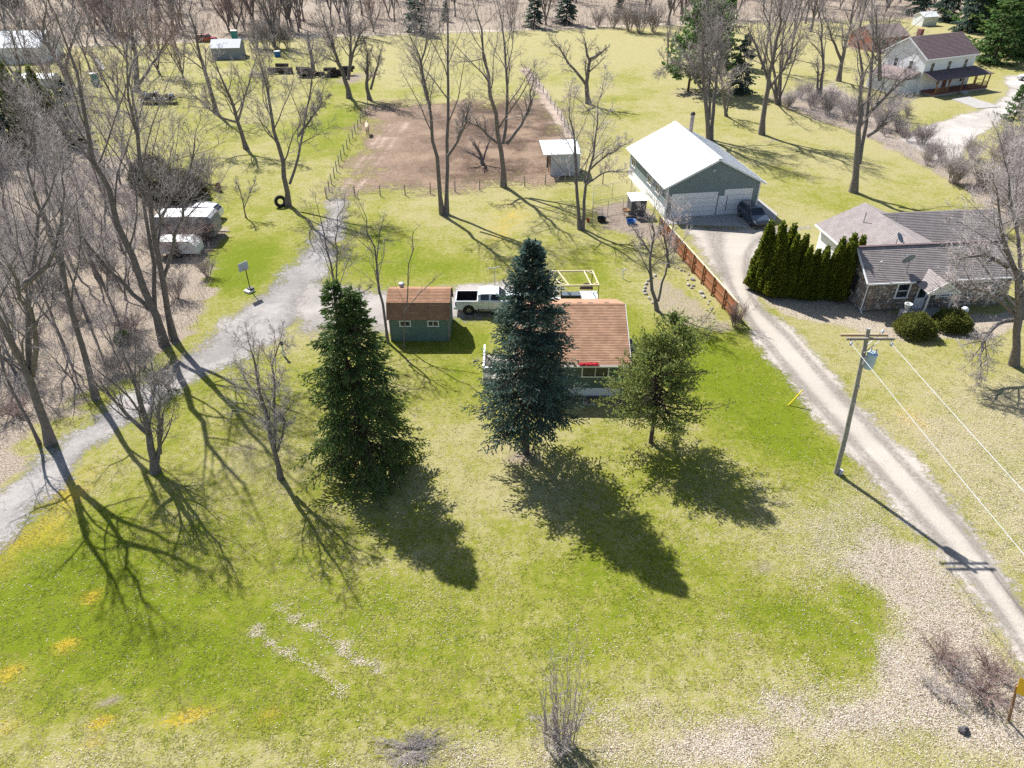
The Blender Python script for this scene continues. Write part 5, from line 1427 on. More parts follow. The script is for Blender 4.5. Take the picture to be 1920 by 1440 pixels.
sect_door('garage_door', wx1 - 3.85, wx1 - .95, 2.75, 5)
md = MB().box(wx0 + 5.95, wx0 + 6.9, wy0 - .05, wy0, .05, 2.2).build('side_door', M['white_trim'], ga)
MB().box(wx0 + 6.74, wx0 + 6.8, wy0 - .1, wy0 - .055, 1.0, 1.1).build('door_handle', M['black'], md)
for u in (wx0 + 5.8, wx0 + 6.98):
    MB().box(u - .035, u + .035, wy0 - .045, wy0, .5, 2.1).build('rubber_seal', M['black'], ga)
MB().bar((wx1 - .06, wy0 - .03, 0), (wx1 - .06, wy0 - .03, HE), .14, .06, (0, 1, 0)).build('corner_board', M['white_trim'], ga)
MB().bar((wx0 + .06, wy0 - .03, 0), (wx0 + .06, wy0 - .03, HE), .14, .06, (0, 1, 0)).build('corner_board', M['white_trim'], ga)
lt = MB(); lt.lathe([(.06, 0), (.16, .06), (.18, .2), (.02, .22)], (xm - .35, wy0 - .22, 5.1), 12, 'y'); lt.build('gable_lamp', M['porcelain'], ga, smooth=True)
# steel wainscot and windows on the long side
b = MB().box(wx0 - .04, wx0 + .0, wy0, wy1, 0, 1.15); b.build('wainscot', M['white_trim'], ga)
for y in (wy0 + 3, wy0 + 6, wy1 - 1.6):
    window(ga, (wx0 - .0, y, 2.2), 1.5, .9, (-1, 0))
ch = MB().cyl((xm + 1.5, Ld - 1.8, HR - 1.5), (xm + 1.5, Ld - 1.8, HR + 1.25), .24, .24, 12)
co = ch.build('chimney', simple('chimney_flue', (.4, .33, .3), (.3, .25, .23), 5, .7), ga, smooth=True)
MB().lathe([(.3, 0), (.3, .12), (.18, .3), (.06, .34)], (xm + 1.5, Ld - 1.8, HR + 1.22), 12).build('chimney_cap', M['dark_iron'], co)

# --- horse shelter
hs = thing('horse_shelter', 'open-sided metal horse shelter at the paddock corner', 'shelter', (4.85, 88.6, 0), .1)
b = MB().box(0, 3.7, 0, .06, 0, 2.75).box(3.64, 3.7, .06, 3.6, 0, 3.1).box(0.0, 3.64, 3.54, 3.6, 0, 3.3).build('wall', M['shelter_wall'], hs)
for x, y in ((0.05, .1), (.05, 1.85), (.05, 3.5)):
    MB().box(x - .08, x + .08, y - .08, y + .08, 0, 2.9 + y * .12).build('post', M['wood_grey'], hs)
MB().box(0.0, .08, .1, 1.5, 0, 2.8).build('front_board', M['wood_brown'], hs)
MB().slab([(-.95, -.2, 2.78), (3.8, -.2, 2.78), (3.8, 3.8, 3.4), (-1.0, 3.8, 3.4)], .07).build('roof', simple('shelter_roof_steel', (.76, .78, .8), (.68, .7, .73), 2, .35), hs)
fl = MB()
for i in range(1, 20): fl.bar((-.95 + i * .238, -.2, 2.8), (-1.0 + i * .24, 3.8, 3.42), .04, .03)
fl.build('roof_ribs', M['white_trim'], hs, kind='stuff')

# --- stone ranch house
rh = thing('stone_house', 'low stone-fronted house with grey-brown shingle roofs and a gabled porch', 'house', (29.66, 53.29, 0), .1)
HE, HR, DC, LC = 2.9, 4.88, 5.88, 13.5
ww = MB(); gable_walls(ww, .35, LC - .35, .35, DC, HE - .1, HR - .15)
ww.build('wall', M['mortar'], rh)
wa = MB(); gable_walls(wa, 1.75, 9.9, 5.6, 12.2, HE - .1, HR - .05, 'y'); wa.build('wall', M['white_siding'], rh)
wb = MB(); gable_walls(wb, 7.6, 17, 7.3, 12.5, HE - .1, HR - .05); wb.build('wall', M['white_siding'], rh)
G_ = M['roof_grey']
shingle_slope('roof', (0, 0, HE), (LC, 0, HE), (LC, DC / 2, HR), (0, DC / 2, HR), G_, rh, .17, .03)
shingle_slope('roof', (LC, DC, HE), (0, DC, HE), (0, DC / 2, HR), (LC, DC / 2, HR), G_, rh, .2, .04)
shingle_slope('roof', (1.3, 12.6, HE), (1.3, 3.0, HE), (5.8, 3.0, HR + .0), (5.8, 12.6, HR + .05), G_, rh, .2, .03)
shingle_slope('roof', (10.3, 3.0, HE), (10.3, 12.6, HE), (5.8, 12.6, HR + .05), (5.8, 3.0, HR + .0), G_, rh, .2, .03)
shingle_slope('roof', (5.8, 6.9, HE), (17.4, 6.9, HE), (17.4, 9.9, HR + .06), (5.8, 9.9, HR + .06), G_, rh, .17, .03)
shingle_slope('roof', (17.4, 12.55, HE + .1), (5.8, 12.55, HE + .1), (5.8, 9.9, HR + .06), (17.4, 9.9, HR + .06), G_, rh, .2, .04)
b = MB(); fascia(b, [(-.03, 0, HE - .06), (-.03, DC / 2, HR - .06), (-.03, DC, HE - .06)], .18, .05); b.build('rake_board', M['white_trim'], rh)
for ga0, ga1, gw, gh in (((0, -.06, HE - .07), (4.2, -.06, HE - .07), .1, .12), ((7.2, -.06, HE - .07), (LC, -.06, HE - .07), .1, .12), ((1.26, 5.4, HE - .06), (1.26, 12.6, HE - .06), .06, .16)):
    MB().bar(ga0, ga1, gw, gh).build('gutter', M['white_trim'], rh)
b = MB(); b.tube([(.1, -.04, HE - .1), (.22, .2, HE - .4), (.28, .3, HE - .5), (.28, .3, .25), (.2, -.1, .08)], .045, 8); b.build('downspout', M['white_trim'], rh)
cap = MB(); cap.bar((0, DC / 2, HR + .02), (LC, DC / 2, HR + .02), .28, .05); cap.build('ridge_cap', M['roof_plum'], rh)
# field stones on the front and the end wall
rgs = np.random.RandomState(9)
SV, SF, SC = [], [], []
pal = [(.36, .31, .27), (.3, .24, .2), (.42, .38, .34), (.26, .2, .16), (.34, .25, .19), (.45, .42, .39), (.22, .2, .19)]
def stones(u_to_p, us, hfun, nrmv):
    z = .12
    while z < 3.0:
        u = us[0] + rgs.rand() * .15
        h = .2 + .12 * rgs.rand()
        while u < us[1]:
            w = .2 + .28 * rgs.rand()
            cz = z + h / 2 + rgs.randn() * .03
            cu = u + w / 2
            if cz < hfun(cu) - .1:
                c = np.array(u_to_p(cu, cz)); rt = np.array(u_to_p(cu + 1, cz)) - c
                k = len(SV); m = 7
                cl = np.array(pal[rgs.randint(len(pal))]) * (.8 + .4 * rgs.rand())
                a0 = rgs.rand() * 6
                for ring, (sc, o) in enumerate(((1.0, .005), (.82, .06), (.4, .085))):
                    for i in range(m):
                        a = a0 + 6.283 * i / m
                        q = (1 + .18 * math.sin(3 * a + a0)) * sc
                        SV.append(c + rt * math.cos(a) * w * .53 * q + np.array((0, 0, 1)) * math.sin(a) * h * .56 * q + np.array(nrmv) * o)
                        SC.append((*cl, 1))
                for ring in range(2):
                    for i in range(m):
                        SF.append((k + ring * m + i, k + ring * m + (i + 1) % m, k + (ring + 1) * m + (i + 1) % m, k + (ring + 1) * m + i))
                SF.append((k + 2 * m, k + 2 * m + 2, k + 2 * m + 4, k + 2 * m + 5)); SF.append((k + 2 * m, k + 2 * m + 1, k + 2 * m + 2, k + 2 * m + 2)) if False else None
                SF.append((k + 2 * m, k + 2 * m + 5, k + 2 * m + 6, k + 2 * m + 6)) if False else None
            u += w + .03
        z += h * .92
hol = [(2.6, 4.0, 1.0, 2.5), (5.3, 6.5, 0, 2.3), (8.2, 9.4, 1.0, 2.5)]
stones(lambda u, z: (u, .35, z), (.4, LC - .4), lambda u: HE - .05, (0, -1, 0))
stones(lambda u, z: (.35, u, z), (.4, DC - .1), lambda u: HE + (HR - HE) * (1 - abs(u - DC / 2) / (DC / 2)) - .1, (-1, 0, 0))
SF = [f for f in SF if f]
obj('stones', mesh_np('stones', np.array(SV), [np.array(SF)], M['stone'], False, {'col': np.array(SC)}), rh, kind='stuff')
window(rh, (3.45, .23, 1.95), 1.1, 1.35, (0, -1), sash='h', trim=.12, pr=.09)
window(rh, (7.3, .23, 1.9), 1.2, 1.35, (0, -1), sash='h', trim=.12, pr=.09)
window(rh, (11.2, .23, 1.9), 1.4, 1.2, (0, -1), sash='h', trim=.12, pr=.09)
window(rh, (.23, 2.1, 1.95), .6, 1.35, (-1, 0), mats=M['dark_iron'], sash='h', trim=.08, pr=.09)
d = MB().box(4.85, 5.75, .18, .26, .15, 2.2).build('door', M['white_trim'], rh)
MB().box(4.97, 5.63, .165, .179, 1.2, 2.05).build('door_glass', M['glass'], d)
MB().box(5.66, 5.72, .13, .18, 1.05, 1.13).build('door_handle', M['chrome'], d)
# gabled porch
px0, px1, pz, pr_ = 4.3, 7.1, 2.62, 3.55
pm = (px0 + px1) / 2
shingle_slope('porch_roof', (px0, 2.0, pz), (px0, -1.75, pz), (pm, -1.75, pr_), (pm, 2.0, pr_), G_, rh, .2, .03)
shingle_slope('porch_roof', (px1, -1.75, pz), (px1, 2.0, pz), (pm, 2.0, pr_), (pm, -1.75, pr_), G_, rh, .2, .03)
b = MB().add([(px0 + .1, -1.6, pz), (px1 - .1, -1.6, pz), (pm, -1.6, pr_ - .06)], [(0, 1, 2)]).add([(px0 + .1, -1.56, pz), (px1 - .1, -1.56, pz), (pm, -1.56, pr_ - .06)], [(2, 1, 0)]); b.build('porch_gable', M['white_trim'], rh)
b = MB(); fascia(b, [(px0 - .03, -1.78, pz - .03), (pm, -1.78, pr_ - .03), (px1 + .03, -1.78, pz - .03)], .16, .05); b.bar((px0 + .1, -1.58, pz - .1), (px1 - .1, -1.58, pz - .1), .14, .18); b.build('porch_beam', M['white_trim'], rh)
for x in (px0 + .35, px1 - .35):
    pc = MB(); pc.lathe([(.13, .12), (.13, .3), (.085, .34), (.085, 2.45), (.12, 2.5), (.12, 2.6)], (x, -1.55, 0), 10); pc.build('porch_post', M['white_trim'], rh, smooth=True)
MB().box(px0, px1 + .1, -1.75, .3, -.05, .14).build('porch_floor', M['concrete'], rh)
for x, y in ((7.0, 9.0), (9.6, 3.6), (4.2, 9.5)):
    v = MB().cyl((x, y, HR - .9), (x, y, HR + .35), .05, .05, 8); vo = v.build('vent_pipe', M['galv'], rh)
# dishes and aerial on the roof
def dish(name, label, loc, rz, r=.48, mast=.95, tilt=.7):
    o = thing(name, label, 'satellite dish', loc, rz)
    MB().cyl((0, 0, 0), (0, 0, mast), .045, .045, 8).build('mast', M['galv'], o)
    n, prof = 20, []
    cv = MB()
    vs, fs = [], []
    ax = np.array((0, math.cos(tilt), math.sin(tilt))); ux = np.array((1.0, 0, 0)); uy = np.cross(ax, ux)
    c = np.array((0, .1, mast + .12))
    rings = [(.02, 0), (.35, .035), (.7, .1), (1.0, .19)]
    for (q, h) in rings:
        for k in range(n):
            a = 6.283 * k / n
            vs.append(c + (ux * math.cos(a) * 1.12 + uy * math.sin(a)) * r * q + ax * h * r)
    for i in range(3):
        for k in range(n):
            fs.append((i * n + k, i * n + (k + 1) % n, (i + 1) * n + (k + 1) % n, (i + 1) * n + k))
    cv.add(vs, fs)
    rf_ = cv.build('reflector', simple('dish_grey', (.2, .235, .26), (.16, .19, .21), 3, .5), o, smooth=True)
    md = rf_.modifiers.new('thick', 'SOLIDIFY'); md.thickness = .02
    tip = c + ax * r * 1.1 - uy * r * .2
    MB().bar(c - uy * r * .95, tip, .03).build('feed_arm', M['galv'], o)
    MB().cyl(tip, tip - ax * .14, .05, .06, 8).build('feed_horn', M['galv'], o)
    return o
cth, sth = math.cos(.1), math.sin(.1)
def RH(x, y, z): return (29.66 + cth * x - sth * y, 53.29 + sth * x + cth * y, z)
dish('satellite_dish', 'grey satellite dish on the front roof slope above the porch', RH(3.6, .75, 3.35), .3, .52, 1.0, .42)
dish('satellite_dish', 'dark satellite dish behind the ridge of the stone house', RH(4.4, 4.3, 3.9), -2.2, .5, .9)
an = thing('roof_aerial', 'thin aerial standing on the front roof of the stone house', 'aerial', RH(1.25, 1.05, 3.6), .2)
MB().tube([(0, 0, 0), (.04, 0, .7), (.15, 0, 1.35)], .02, 6).build('mast', M['galv'], an)
MB().bar((-.02, 0, .7), (.14, 0, .78), .06).build('joint', M['galv'], an)
sp = thing('stone_pillar', 'low stacked-stone pillar at the porch step', 'pillar', RH(3.15, -1.45, 0), 0)
for i in range(5):
    for j in range(2):
        MB().blob((-.22 + .44 * j + .05 * (i % 2), 0, .12 + i * .2), (.34, .36, .13), i * 3 + j, 8, 5, .12).build('stone', M['stone_edge'], sp)
po = thing('flower_pot', 'white pot on top of the stone pillar', 'pot', RH(3.15, -1.45, 1.12))
MB().lathe([(.16, 0), (.28, .42), (.31, .43), (.31, .5), (.25, .5), (.2, .4)], n=16).build('bowl', M['bin_white'], po, smooth=True)
gz = thing('gazing_ball', 'pale ball on a stand under the bare branches', 'garden ornament', RH(8.2, -1.7, 0))
MB().lathe([(.2, 0), (.1, .1), (.08, .55), (.16, .62)], n=12).build('stand', M['concrete'], gz)
MB().blob((0, 0, .88), (.3, .3, .3), 1, 16, 10, 0).build('ball', M['lamp_clear'], gz, smooth=True)

# --- white farmhouse
fh = thing('farmhouse', 'two-storey white farmhouse with a plum-brown roof and porch', 'house', (71.25, 131.61, 0), .43)
L_, D_, HE, HR = 13.2, 9.68, 5.64, 8.55
gable_walls(MB(), .3, L_ - .3, .4, D_ - .4, HE, HR - .15).build('wall', M['white_siding'], fh)
shingle_slope('roof', (0, 0, HE), (L_, 0, HE), (L_, D_ / 2, HR), (0, D_ / 2, HR), M['roof_plum'], fh, .3, .03)
shingle_slope('roof', (L_, D_, HE), (0, D_, HE), (0, D_ / 2, HR), (L_, D_ / 2, HR), M['roof_plum'], fh, .3, .03)
b = MB(); fascia(b, [(-.03, 0, HE - .1), (-.03, D_ / 2, HR - .1), (-.03, D_, HE - .1)], .22, .06); b.bar((0, -.06, HE - .1), (L_, -.06, HE - .1), .08, .2); b.build('rake_board', M['white_trim'], fh)
for x in (2.2, 6.4, 10.6): window(fh, (x, .4, 4.2), .9, 1.45, (0, -1), sash='h', trim=.14, mats=M['dark_iron'] if False else None)
for x in (4.9, 8.0, 10.8): window(fh, (x, .4, 1.9), .9, 1.6, (0, -1), sash='h', trim=.14)
window(fh, (.3, 3.2, 4.2), .9, 1.45, (-1, 0), sash='h', trim=.14)
window(fh, (.3, 6.4, 4.2), .9, 1.45, (-1, 0), sash='h', trim=.14)
dr = MB().box(6.1, 7.1, .3, .39, .55, 2.65).build('door', M['wood_deck'], fh)
MB().box(6.95, 7.02, .25, .3, 1.5, 1.6).build('door_handle', M['chrome'], dr)
# porch
MB().slab([(.2, -2.7, 2.75), (L_ + 1.6, -2.7, 2.75), (L_ + .2, .38, 3.6), (.2, .38, 3.6)], .1).build('porch_roof', M['roof_plum'], fh)
MB().box(1.0, L_ + 1.4, -2.5, .38, .3, .5).build('porch_floor', M['wood_deck'], fh)
MB().box(1.1, L_ + 1.3, -2.42, .3, -.05, .3).build('porch_base', M['concrete'], fh)
for x in (1.2, 4.2, 7.6, 10.6, 13.0, L_ + 1.2):
    MB().box(x - .08, x + .08, -2.45, -2.29, .5, 2.75).build('porch_post', M['wood_brown'], fh)
MB().box(L_ + 1.12, L_ + 1.28, -.1, .06, .5, 2.9).build('porch_post', M['wood_brown'], fh)
for (xa, xb) in ((1.2, 4.2), (9.2, 10.6), (10.6, 13.0), (13.0, L_ + 1.2)):
    r = MB().bar((xa + .08, -2.37, 1.35), (xb - .08, -2.37, 1.35), .08, .06).bar((xa + .08, -2.37, .65), (xb - .08, -2.37, .65), .06, .06)
    ro = r.build('porch_rail', M['wood_brown'], fh)
    q = MB()
    for i in range(int((xb - xa) / .14) - 1): q.box(xa + .16 + i * .14, xa + .19 + i * .14, -2.385, -2.355, .68, 1.33)
    q.build('balusters', M['wood_brown'], ro)
r = MB().bar((L_ + 1.2, -2.2, 1.35), (L_ + 1.2, -.1, 1.35), .08, .06).bar((L_ + 1.2, -2.2, .65), (L_ + 1.2, -.1, .65), .06, .06).build('porch_rail', M['wood_brown'], fh)
for i in range(3): MB().box(7.3, 8.9, -2.55 - .3 * (i + 1), -2.5 - .3 * i, -.05, .42 - .13 * i).build('step', M['concrete'], fh)
# lean-to wing on the gable side
gable_walls(MB(), -3.6, .28, 1.2, 8.2, 2.3, 2.35).build('wing_wall', M['white_siding'], fh)
MB().slab([(-4.0, .8, 2.4), (.29, .8, 3.5), (.29, 8.6, 3.5), (-4.0, 8.6, 2.4)], .12).build('wing_roof', simple('wing_roof_brown', (.24, .185, .175), (.19, .145, .14), 1.5, .9), fh)
MB().box(4.2, 5.0, 6.2, 7.0, HR - 1.6, HR + .7).build('chimney', M['brick'], fh)

# --- far outbuildings
def outbuilding(name, label, px, py, rz, W, D, HE, HR, wall, roof, win=()):
    b = G(px, py)
    o = thing(name, label, 'building', (b[0], b[1], 0), rz)
    gable_walls(MB(), .2, W - .2, .2, D - .2, HE, HR - .1).build('wall', wall, o)
    MB().slab([(0, 0, HE), (W, 0, HE), (W, D / 2, HR), (0, D / 2, HR)], .1).build('roof_slope', roof, o)
    MB().slab([(W, D, HE), (0, D, HE), (0, D / 2, HR), (W, D / 2, HR)], .1).build('roof_slope', roof, o)
    for x, z, w, h in win: window(o, (x, .2, z), w, h, (0, -1), sash='h')
    return o
outbuilding('brick_outbuilding', 'low red brick building with a brown roof beyond the farmhouse', 1634, 98, .35, 10, 8, 2.8, 4.8, M['brick'], simple('roof_brown_flat', (.28, .215, .2), (.22, .165, .15), 1.5, .9), ((3, 1.8, 1.2, 1.3), (7, 1.8, 1.2, 1.3)))
outbuilding('blue_roof_barn', 'long building with a pale blue-grey roof behind the woodlot trees', -60, 122, .12, 15, 11, 3.0, 5.4, M['white_siding'], M['roof_paleblue'], ((5, 1.9, 1.4, 1.4), (12, 1.9, 1.4, 1.4)))
outbuilding('grey_shed', 'small grey shed with a shallow roof on the far lawn', 397, 112, .1, 6.2, 5.5, 2.2, 3.5, simple('grey_boards', (.3, .32, .35), (.25, .26, .28), 2, .85), simple('shed_roof_grey', (.46, .47, .52), (.4, .41, .45), 2, .7))
outbuilding('white_hut', 'low white hut showing between the woodlot and the far lawn', 38, 166, .1, 6, 3.5, 1.6, 2.2, M['white_siding'], M['roof_paleblue'])
b = G(1735, 48)
outbuilding('far_white_shed', 'tiny white shed among the spruces beyond the farmhouse', 1728, 50, .3, 5, 4, 2.2, 3.2, M['white_siding'], M['white_trim'])
# ------------------------------------------------------------------ vehicles
def wheel(parent, x, y, r=.37, w=.24, side=1):
    t = MB(); t.lathe([(r * .62, -w / 2), (r * .9, -w / 2), (r, -w * .36), (r, w * .36), (r * .9, w / 2), (r * .62, w / 2)], (x, y, r), 22, 'y')
    o = t.build('wheel', M['rubber'], parent, smooth=True)
    yo = y + side * w * .42
    k = MB(); k.lathe([(r * .64, 0), (r * .6, side * .02), (r * .5, -side * .03), (.02, -side * .03)], (x, yo, r), 22, 'y')
    for i in range(6):
        a = 6.283 * i / 6
        k.bar((x + math.cos(a) * r * .1, yo, r + math.sin(a) * r * .1), (x + math.cos(a) * r * .58, yo, r + math.sin(a) * r * .58), .07, .05, (0, 1, 0))
    k.build('rim', M['chrome'], o)
    return o
class Loft:
    """vehicle body lofted through stations; ring parameter runs sill - belt - roof"""
    def __init__(s, st):
        s.st = st
        s.x = np.array([q[0] for q in st])
        s.ring = np.array([s.half(*q[1:]) for q in st])
    @staticmethod
    def half(zb, zbelt, ztop, w, wt):
        return [(0, zb), (w * .82, zb), (w * .97, zb + .1), (w, zb + (zbelt - zb) * .5), (w * .985, zbelt - .02), (w * .95, zbelt + .015), (wt + .02, ztop - .07), (wt * .8, ztop - .005), (0, ztop + .015)]
    def at(s, x, q):
        i = np.clip(np.searchsorted(s.x, x) - 1, 0, len(s.x) - 2)
        t = np.clip((x - s.x[i]) / (s.x[i + 1] - s.x[i]), 0, 1)
        r = s.ring[i] * (1 - t) + s.ring[i + 1] * t
        j = int(min(math.floor(q), len(r) - 2)); u = q - j
        p = r[j] * (1 - u) + r[j + 1] * u
        return np.array((x, p[0], p[1]))
    def body(s):
        b = MB()
        n = s.ring.shape[1]
        full = []
        for x, r in zip(s.x, s.ring):
            full.append([(x, y, z) for y, z in r] + [(x, -y, z) for y, z in r[-2:0:-1]])
        k = len(full[0])
        vs = [p for f in full for p in f]
        fs = []
        for i in range(len(full) - 1):
            for j in range(k):
                fs.append((i * k + j, i * k + (j + 1) % k, (i + 1) * k + (j + 1) % k, (i + 1) * k + j)[::-1])
        fs.append(tuple(range(k))); fs.append(tuple(reversed(range((len(full) - 1) * k, len(full) * k))))
        return b.add(vs, fs)
    def patch(s, xa, xb, qa, qb, side, off=.008, slant=0.0, nx=5, nq=3, full=False):
        b = MB()
        c = np.array((0, 0, .9))
        vs = []
        for i in range(nx):
            for j in range(nq):
                x = xa + (xb - xa) * i / (nx - 1) + slant * j / (nq - 1) * (1 if i == 0 else (-1 if i == nx - 1 else 0))
                p = s.at(x, qa + (qb - qa) * j / (nq - 1))
                p[1] *= side
                o = np.array((0, side * off * (1 if not full else .2), off))
                vs.append(p + o)
        fs = [(i * nq + j, (i + 1) * nq + j, (i + 1) * nq + j + 1, i * nq + j + 1) for i in range(nx - 1) for j in range(nq - 1)]
        return b.add(vs, fs)
    def screen(s, xa, xb, q, off=.012):
        """windscreen or rear glass: right across the body between two stations"""
        b = MB(); vs = []
        ny = 7
        for i in range(4):
            x = xa + (xb - xa) * i / 3
            for j in range(ny):
                u = -1 + 2 * j / (ny - 1)
                p = s.at(x, 6.25 + (1 - abs(u)) * 1.74)
                vs.append(np.array((x, math.copysign(p[1], u) if u else 0, p[2] + off)) + np.array((off * (1 if xb > 0 else -1), 0, 0)))
        return b.add(vs, [(i * ny + j, (i + 1) * ny + j, (i + 1) * ny + j + 1, i * ny + j + 1) for i in range(3) for j in range(ny - 1)])
SUV = [(-2.32, .55, .8, .82, .78, .66), (-2.28, .38, .98, 1.08, .86, .74), (-2.1, .3, 1.02, 1.44, .9, .66), (-1.85, .28, 1.03, 1.62, .92, .66), (-.6, .25, 1.02, 1.69, .93, .68), (.25, .25, 1.0, 1.66, .93, .67), (.45, .25, .99, 1.6, .93, .67), (1.2, .25, .98, 1.09, .93, .8), (1.35, .25, .97, 1.04, .93, .82), (1.95, .28, .88, .93, .91, .76), (2.22, .32, .74, .8, .86, .68), (2.34, .42, .62, .64, .76, .6)]
def suv(name, label, loc, rz, paint):
    o = thing(name, label, 'car', loc, rz)
    lf = Loft(SUV)
    lf.body().build('body', paint, o, smooth=True)
    for sd in (1, -1):
        for xa, xb in ((-2.0, -1.28), (-1.2, -.32), (-.24, .72)):
            lf.patch(xa, xb, 5.08, 5.9, sd, .012, .09 if xb > .5 else 0).build('side_window', M['glass_car'], o)
        MB().box(.62, .78, sd * .94 if sd > 0 else -1.1, 1.1 if sd > 0 else -.94, 1.0, 1.14).build('mirror', paint, o)
        lf.patch(1.98, 2.28, 3.6, 5.6, sd, .012).build('headlight', M['lamp_clear'], o)
        lf.patch(-2.27, -2.1, 3.2, 4.9, sd, .012).build('tail_light', M['lamp_red'], o)
        for x in (-1.32, 1.38):
            a = MB(); a.lathe([(.4, 0), (.38, .012 * sd), (.02, .013 * sd)], (x, sd * .915, .36), 20, 'y'); a.build('wheel_arch', M['black'], o)
            wheel(o, x, sd * .82, .35, .23, sd)
        MB().bar((-1.8, sd * .6, 1.7), (.1, sd * .6, 1.72), .035).build('roof_rail', M['chrome'], o)
        for x in (-.85, .05): MB().box(x - .1, x + .1, min(sd * .93, sd * .97), max(sd * .93, sd * .97), .9, .94).build('door_handle', paint, o)
    lf.screen(.47, 1.16, 0).build('windscreen', M['glass_car'], o)
    lf.screen(-2.24, -1.9, 0).build('rear_window', M['glass_car'], o)
    MB().box(2.31, 2.36, -.5, .5, .5, .62).build('grille', M['black'], o)
    MB().box(2.24, 2.38, -.78, .78, .3, .42).build('bumper', M['black'], o)
    return o
a, b = G(1386, 407), G(1405, 424)
hd = math.atan2(b[1] - a[1], b[0] - a[0])
c = (a + b) / 2 + np.array((-math.sin(hd), math.cos(hd), 0)) * .9
suv('parked_suv', 'grey-blue SUV parked nose out in front of the garage', (c[0], c[1], .06), hd, M['paint_blue'])
b = G(382, 418)
suv('white_suv', 'white SUV parked behind the travel trailer', (b[0] - .6, b[1] + 1.2, .01), math.pi * .97, M['paint_white'])
b = G(1918, 152)
suv('far_car', 'white car at the end of the farm lane', (b[0] + 1.6, b[1], .02), 2.6, M['paint_white'])

def pickup(loc, rz):
    o = thing('pickup_truck', 'white crew-cab pickup parked between the shed and the blue spruce', 'pickup', loc, rz)
    P_ = M['paint_white']
    CAB = [(-.95, .5, 1.28, 1.32, .98, .9), (-.93, .45, 1.3, 1.86, .985, .72), (-.75, .42, 1.3, 1.93, .99, .73), (.2, .42, 1.28, 1.95, .99, .74), (.75, .42, 1.27, 1.9, .99, .73), (1.42, .42, 1.26, 1.34, .99, .86), (1.6, .42, 1.24, 1.29, .99, .88), (2.5, .45, 1.16, 1.22, .98, .86), (2.78, .5, 1.05, 1.1, .95, .82), (2.88, .58, .85, .88, .9, .8)]
    lf = Loft(CAB)
    lf.body().build('cab', P_, o, smooth=True)
    bd = MB()
    xa, xb = -2.88, -.97
    for sd in (1, -1):
        y0, y1 = (.9, .985) if sd > 0 else (-.985, -.9)
        bd.box(xa, xb, y0, y1, .5, 1.3)
    bd.box(xa, xa + .07, -.9, .9, .5, 1.28); bd.box(xb - .07, xb, -.9, .9, .5, 1.3)
    bd.box(xa + .07, xb - .07, -.9, .9, .5, .6)
    bed = bd.build('bed', P_, o)
    ln = MB().box(xa + .075, xb - .075, -.895, .895, .605, .63).box(xa + .072, xa + .09, -.89, .89, .63, 1.27).box(xb - .09, xb - .072, -.89, .89, .63, 1.27)
    for y0, y1 in ((.872, .898), (-.898, -.872)): ln.box(xa + .09, xb - .09, y0, y1, .63, 1.31)
    ln.build('bed_liner', M['black'], bed)
    MB().box(xa - .015, xa, -.6, .6, .85, 1.0).build('tailgate_handle', M['black'], bed)
    for sd in (1, -1):
        for x0, x1 in ((-.72, -.02), (.1, 1.05)):
            lf.patch(x0, x1, 5.1, 5.92, sd, .012, .1 if x1 > 1 else 0).build('side_window', M['glass_car'], o)
            MB().box(x0 + .08, x0 + .3, min(sd * .99, sd * 1.02), max(sd * .99, sd * 1.02), 1.1, 1.15).build('door_handle', P_, o)
        for x in (-.03, .03):
            pass
        MB().box(-.045, -.03, min(sd * .985, sd * .994), max(sd * .985, sd * .994), .5, 1.24).build('door_gap', M['black'], o)
        MB().box(xa - .02, xa + .09, min(sd * .86, sd * .99), max(sd * .86, sd * .99), .85, 1.15).build('tail_light', M['lamp_red'], o)
        MB().box(2.72, 2.88, min(sd * .62, sd * .93), max(sd * .62, sd * .93), .85, 1.05).build('headlight', M['lamp_clear'], o)
        MB().box(.98, 1.14, min(sd * 1.0, sd * 1.22), max(sd * 1.0, sd * 1.22), 1.22, 1.45).build('mirror', P_, o)
        MB().bar((-.9, sd * .97, .42), (1.45, sd * .97, .42), .1, .06).build('running_board', M['chrome'], o)
        for x in (-1.75, 1.85):
            a = MB(); a.lathe([(.5, 0), (.5, .03 * sd), (.44, .031 * sd), (.02, .02 * sd)], (x, sd * .975, .45), 22, 'y'); a.build('wheel_arch', M['black'], o)
            wheel(o, x, sd * .87, .41, .28, sd)
    lf.screen(.8, 1.36, 0).build('windscreen', M['glass_car'], o)
    MB().box(-.965, -.95, -.6, .6, 1.4, 1.78).build('rear_window', M['glass_car'], o)
    MB().box(xa - .16, xa - .02, -.95, .95, .5, .68).build('rear_bumper', M['chrome'], o)
    MB().box(2.82, 2.98, -.93, .93, .5, .72).build('front_bumper', M['chrome'], o)
    MB().box(2.86, 2.9, -.6, .6, .74, 1.0).build('grille', M['black'], o)
    return o
pickup((-1.92, 54.1, .02), .0)

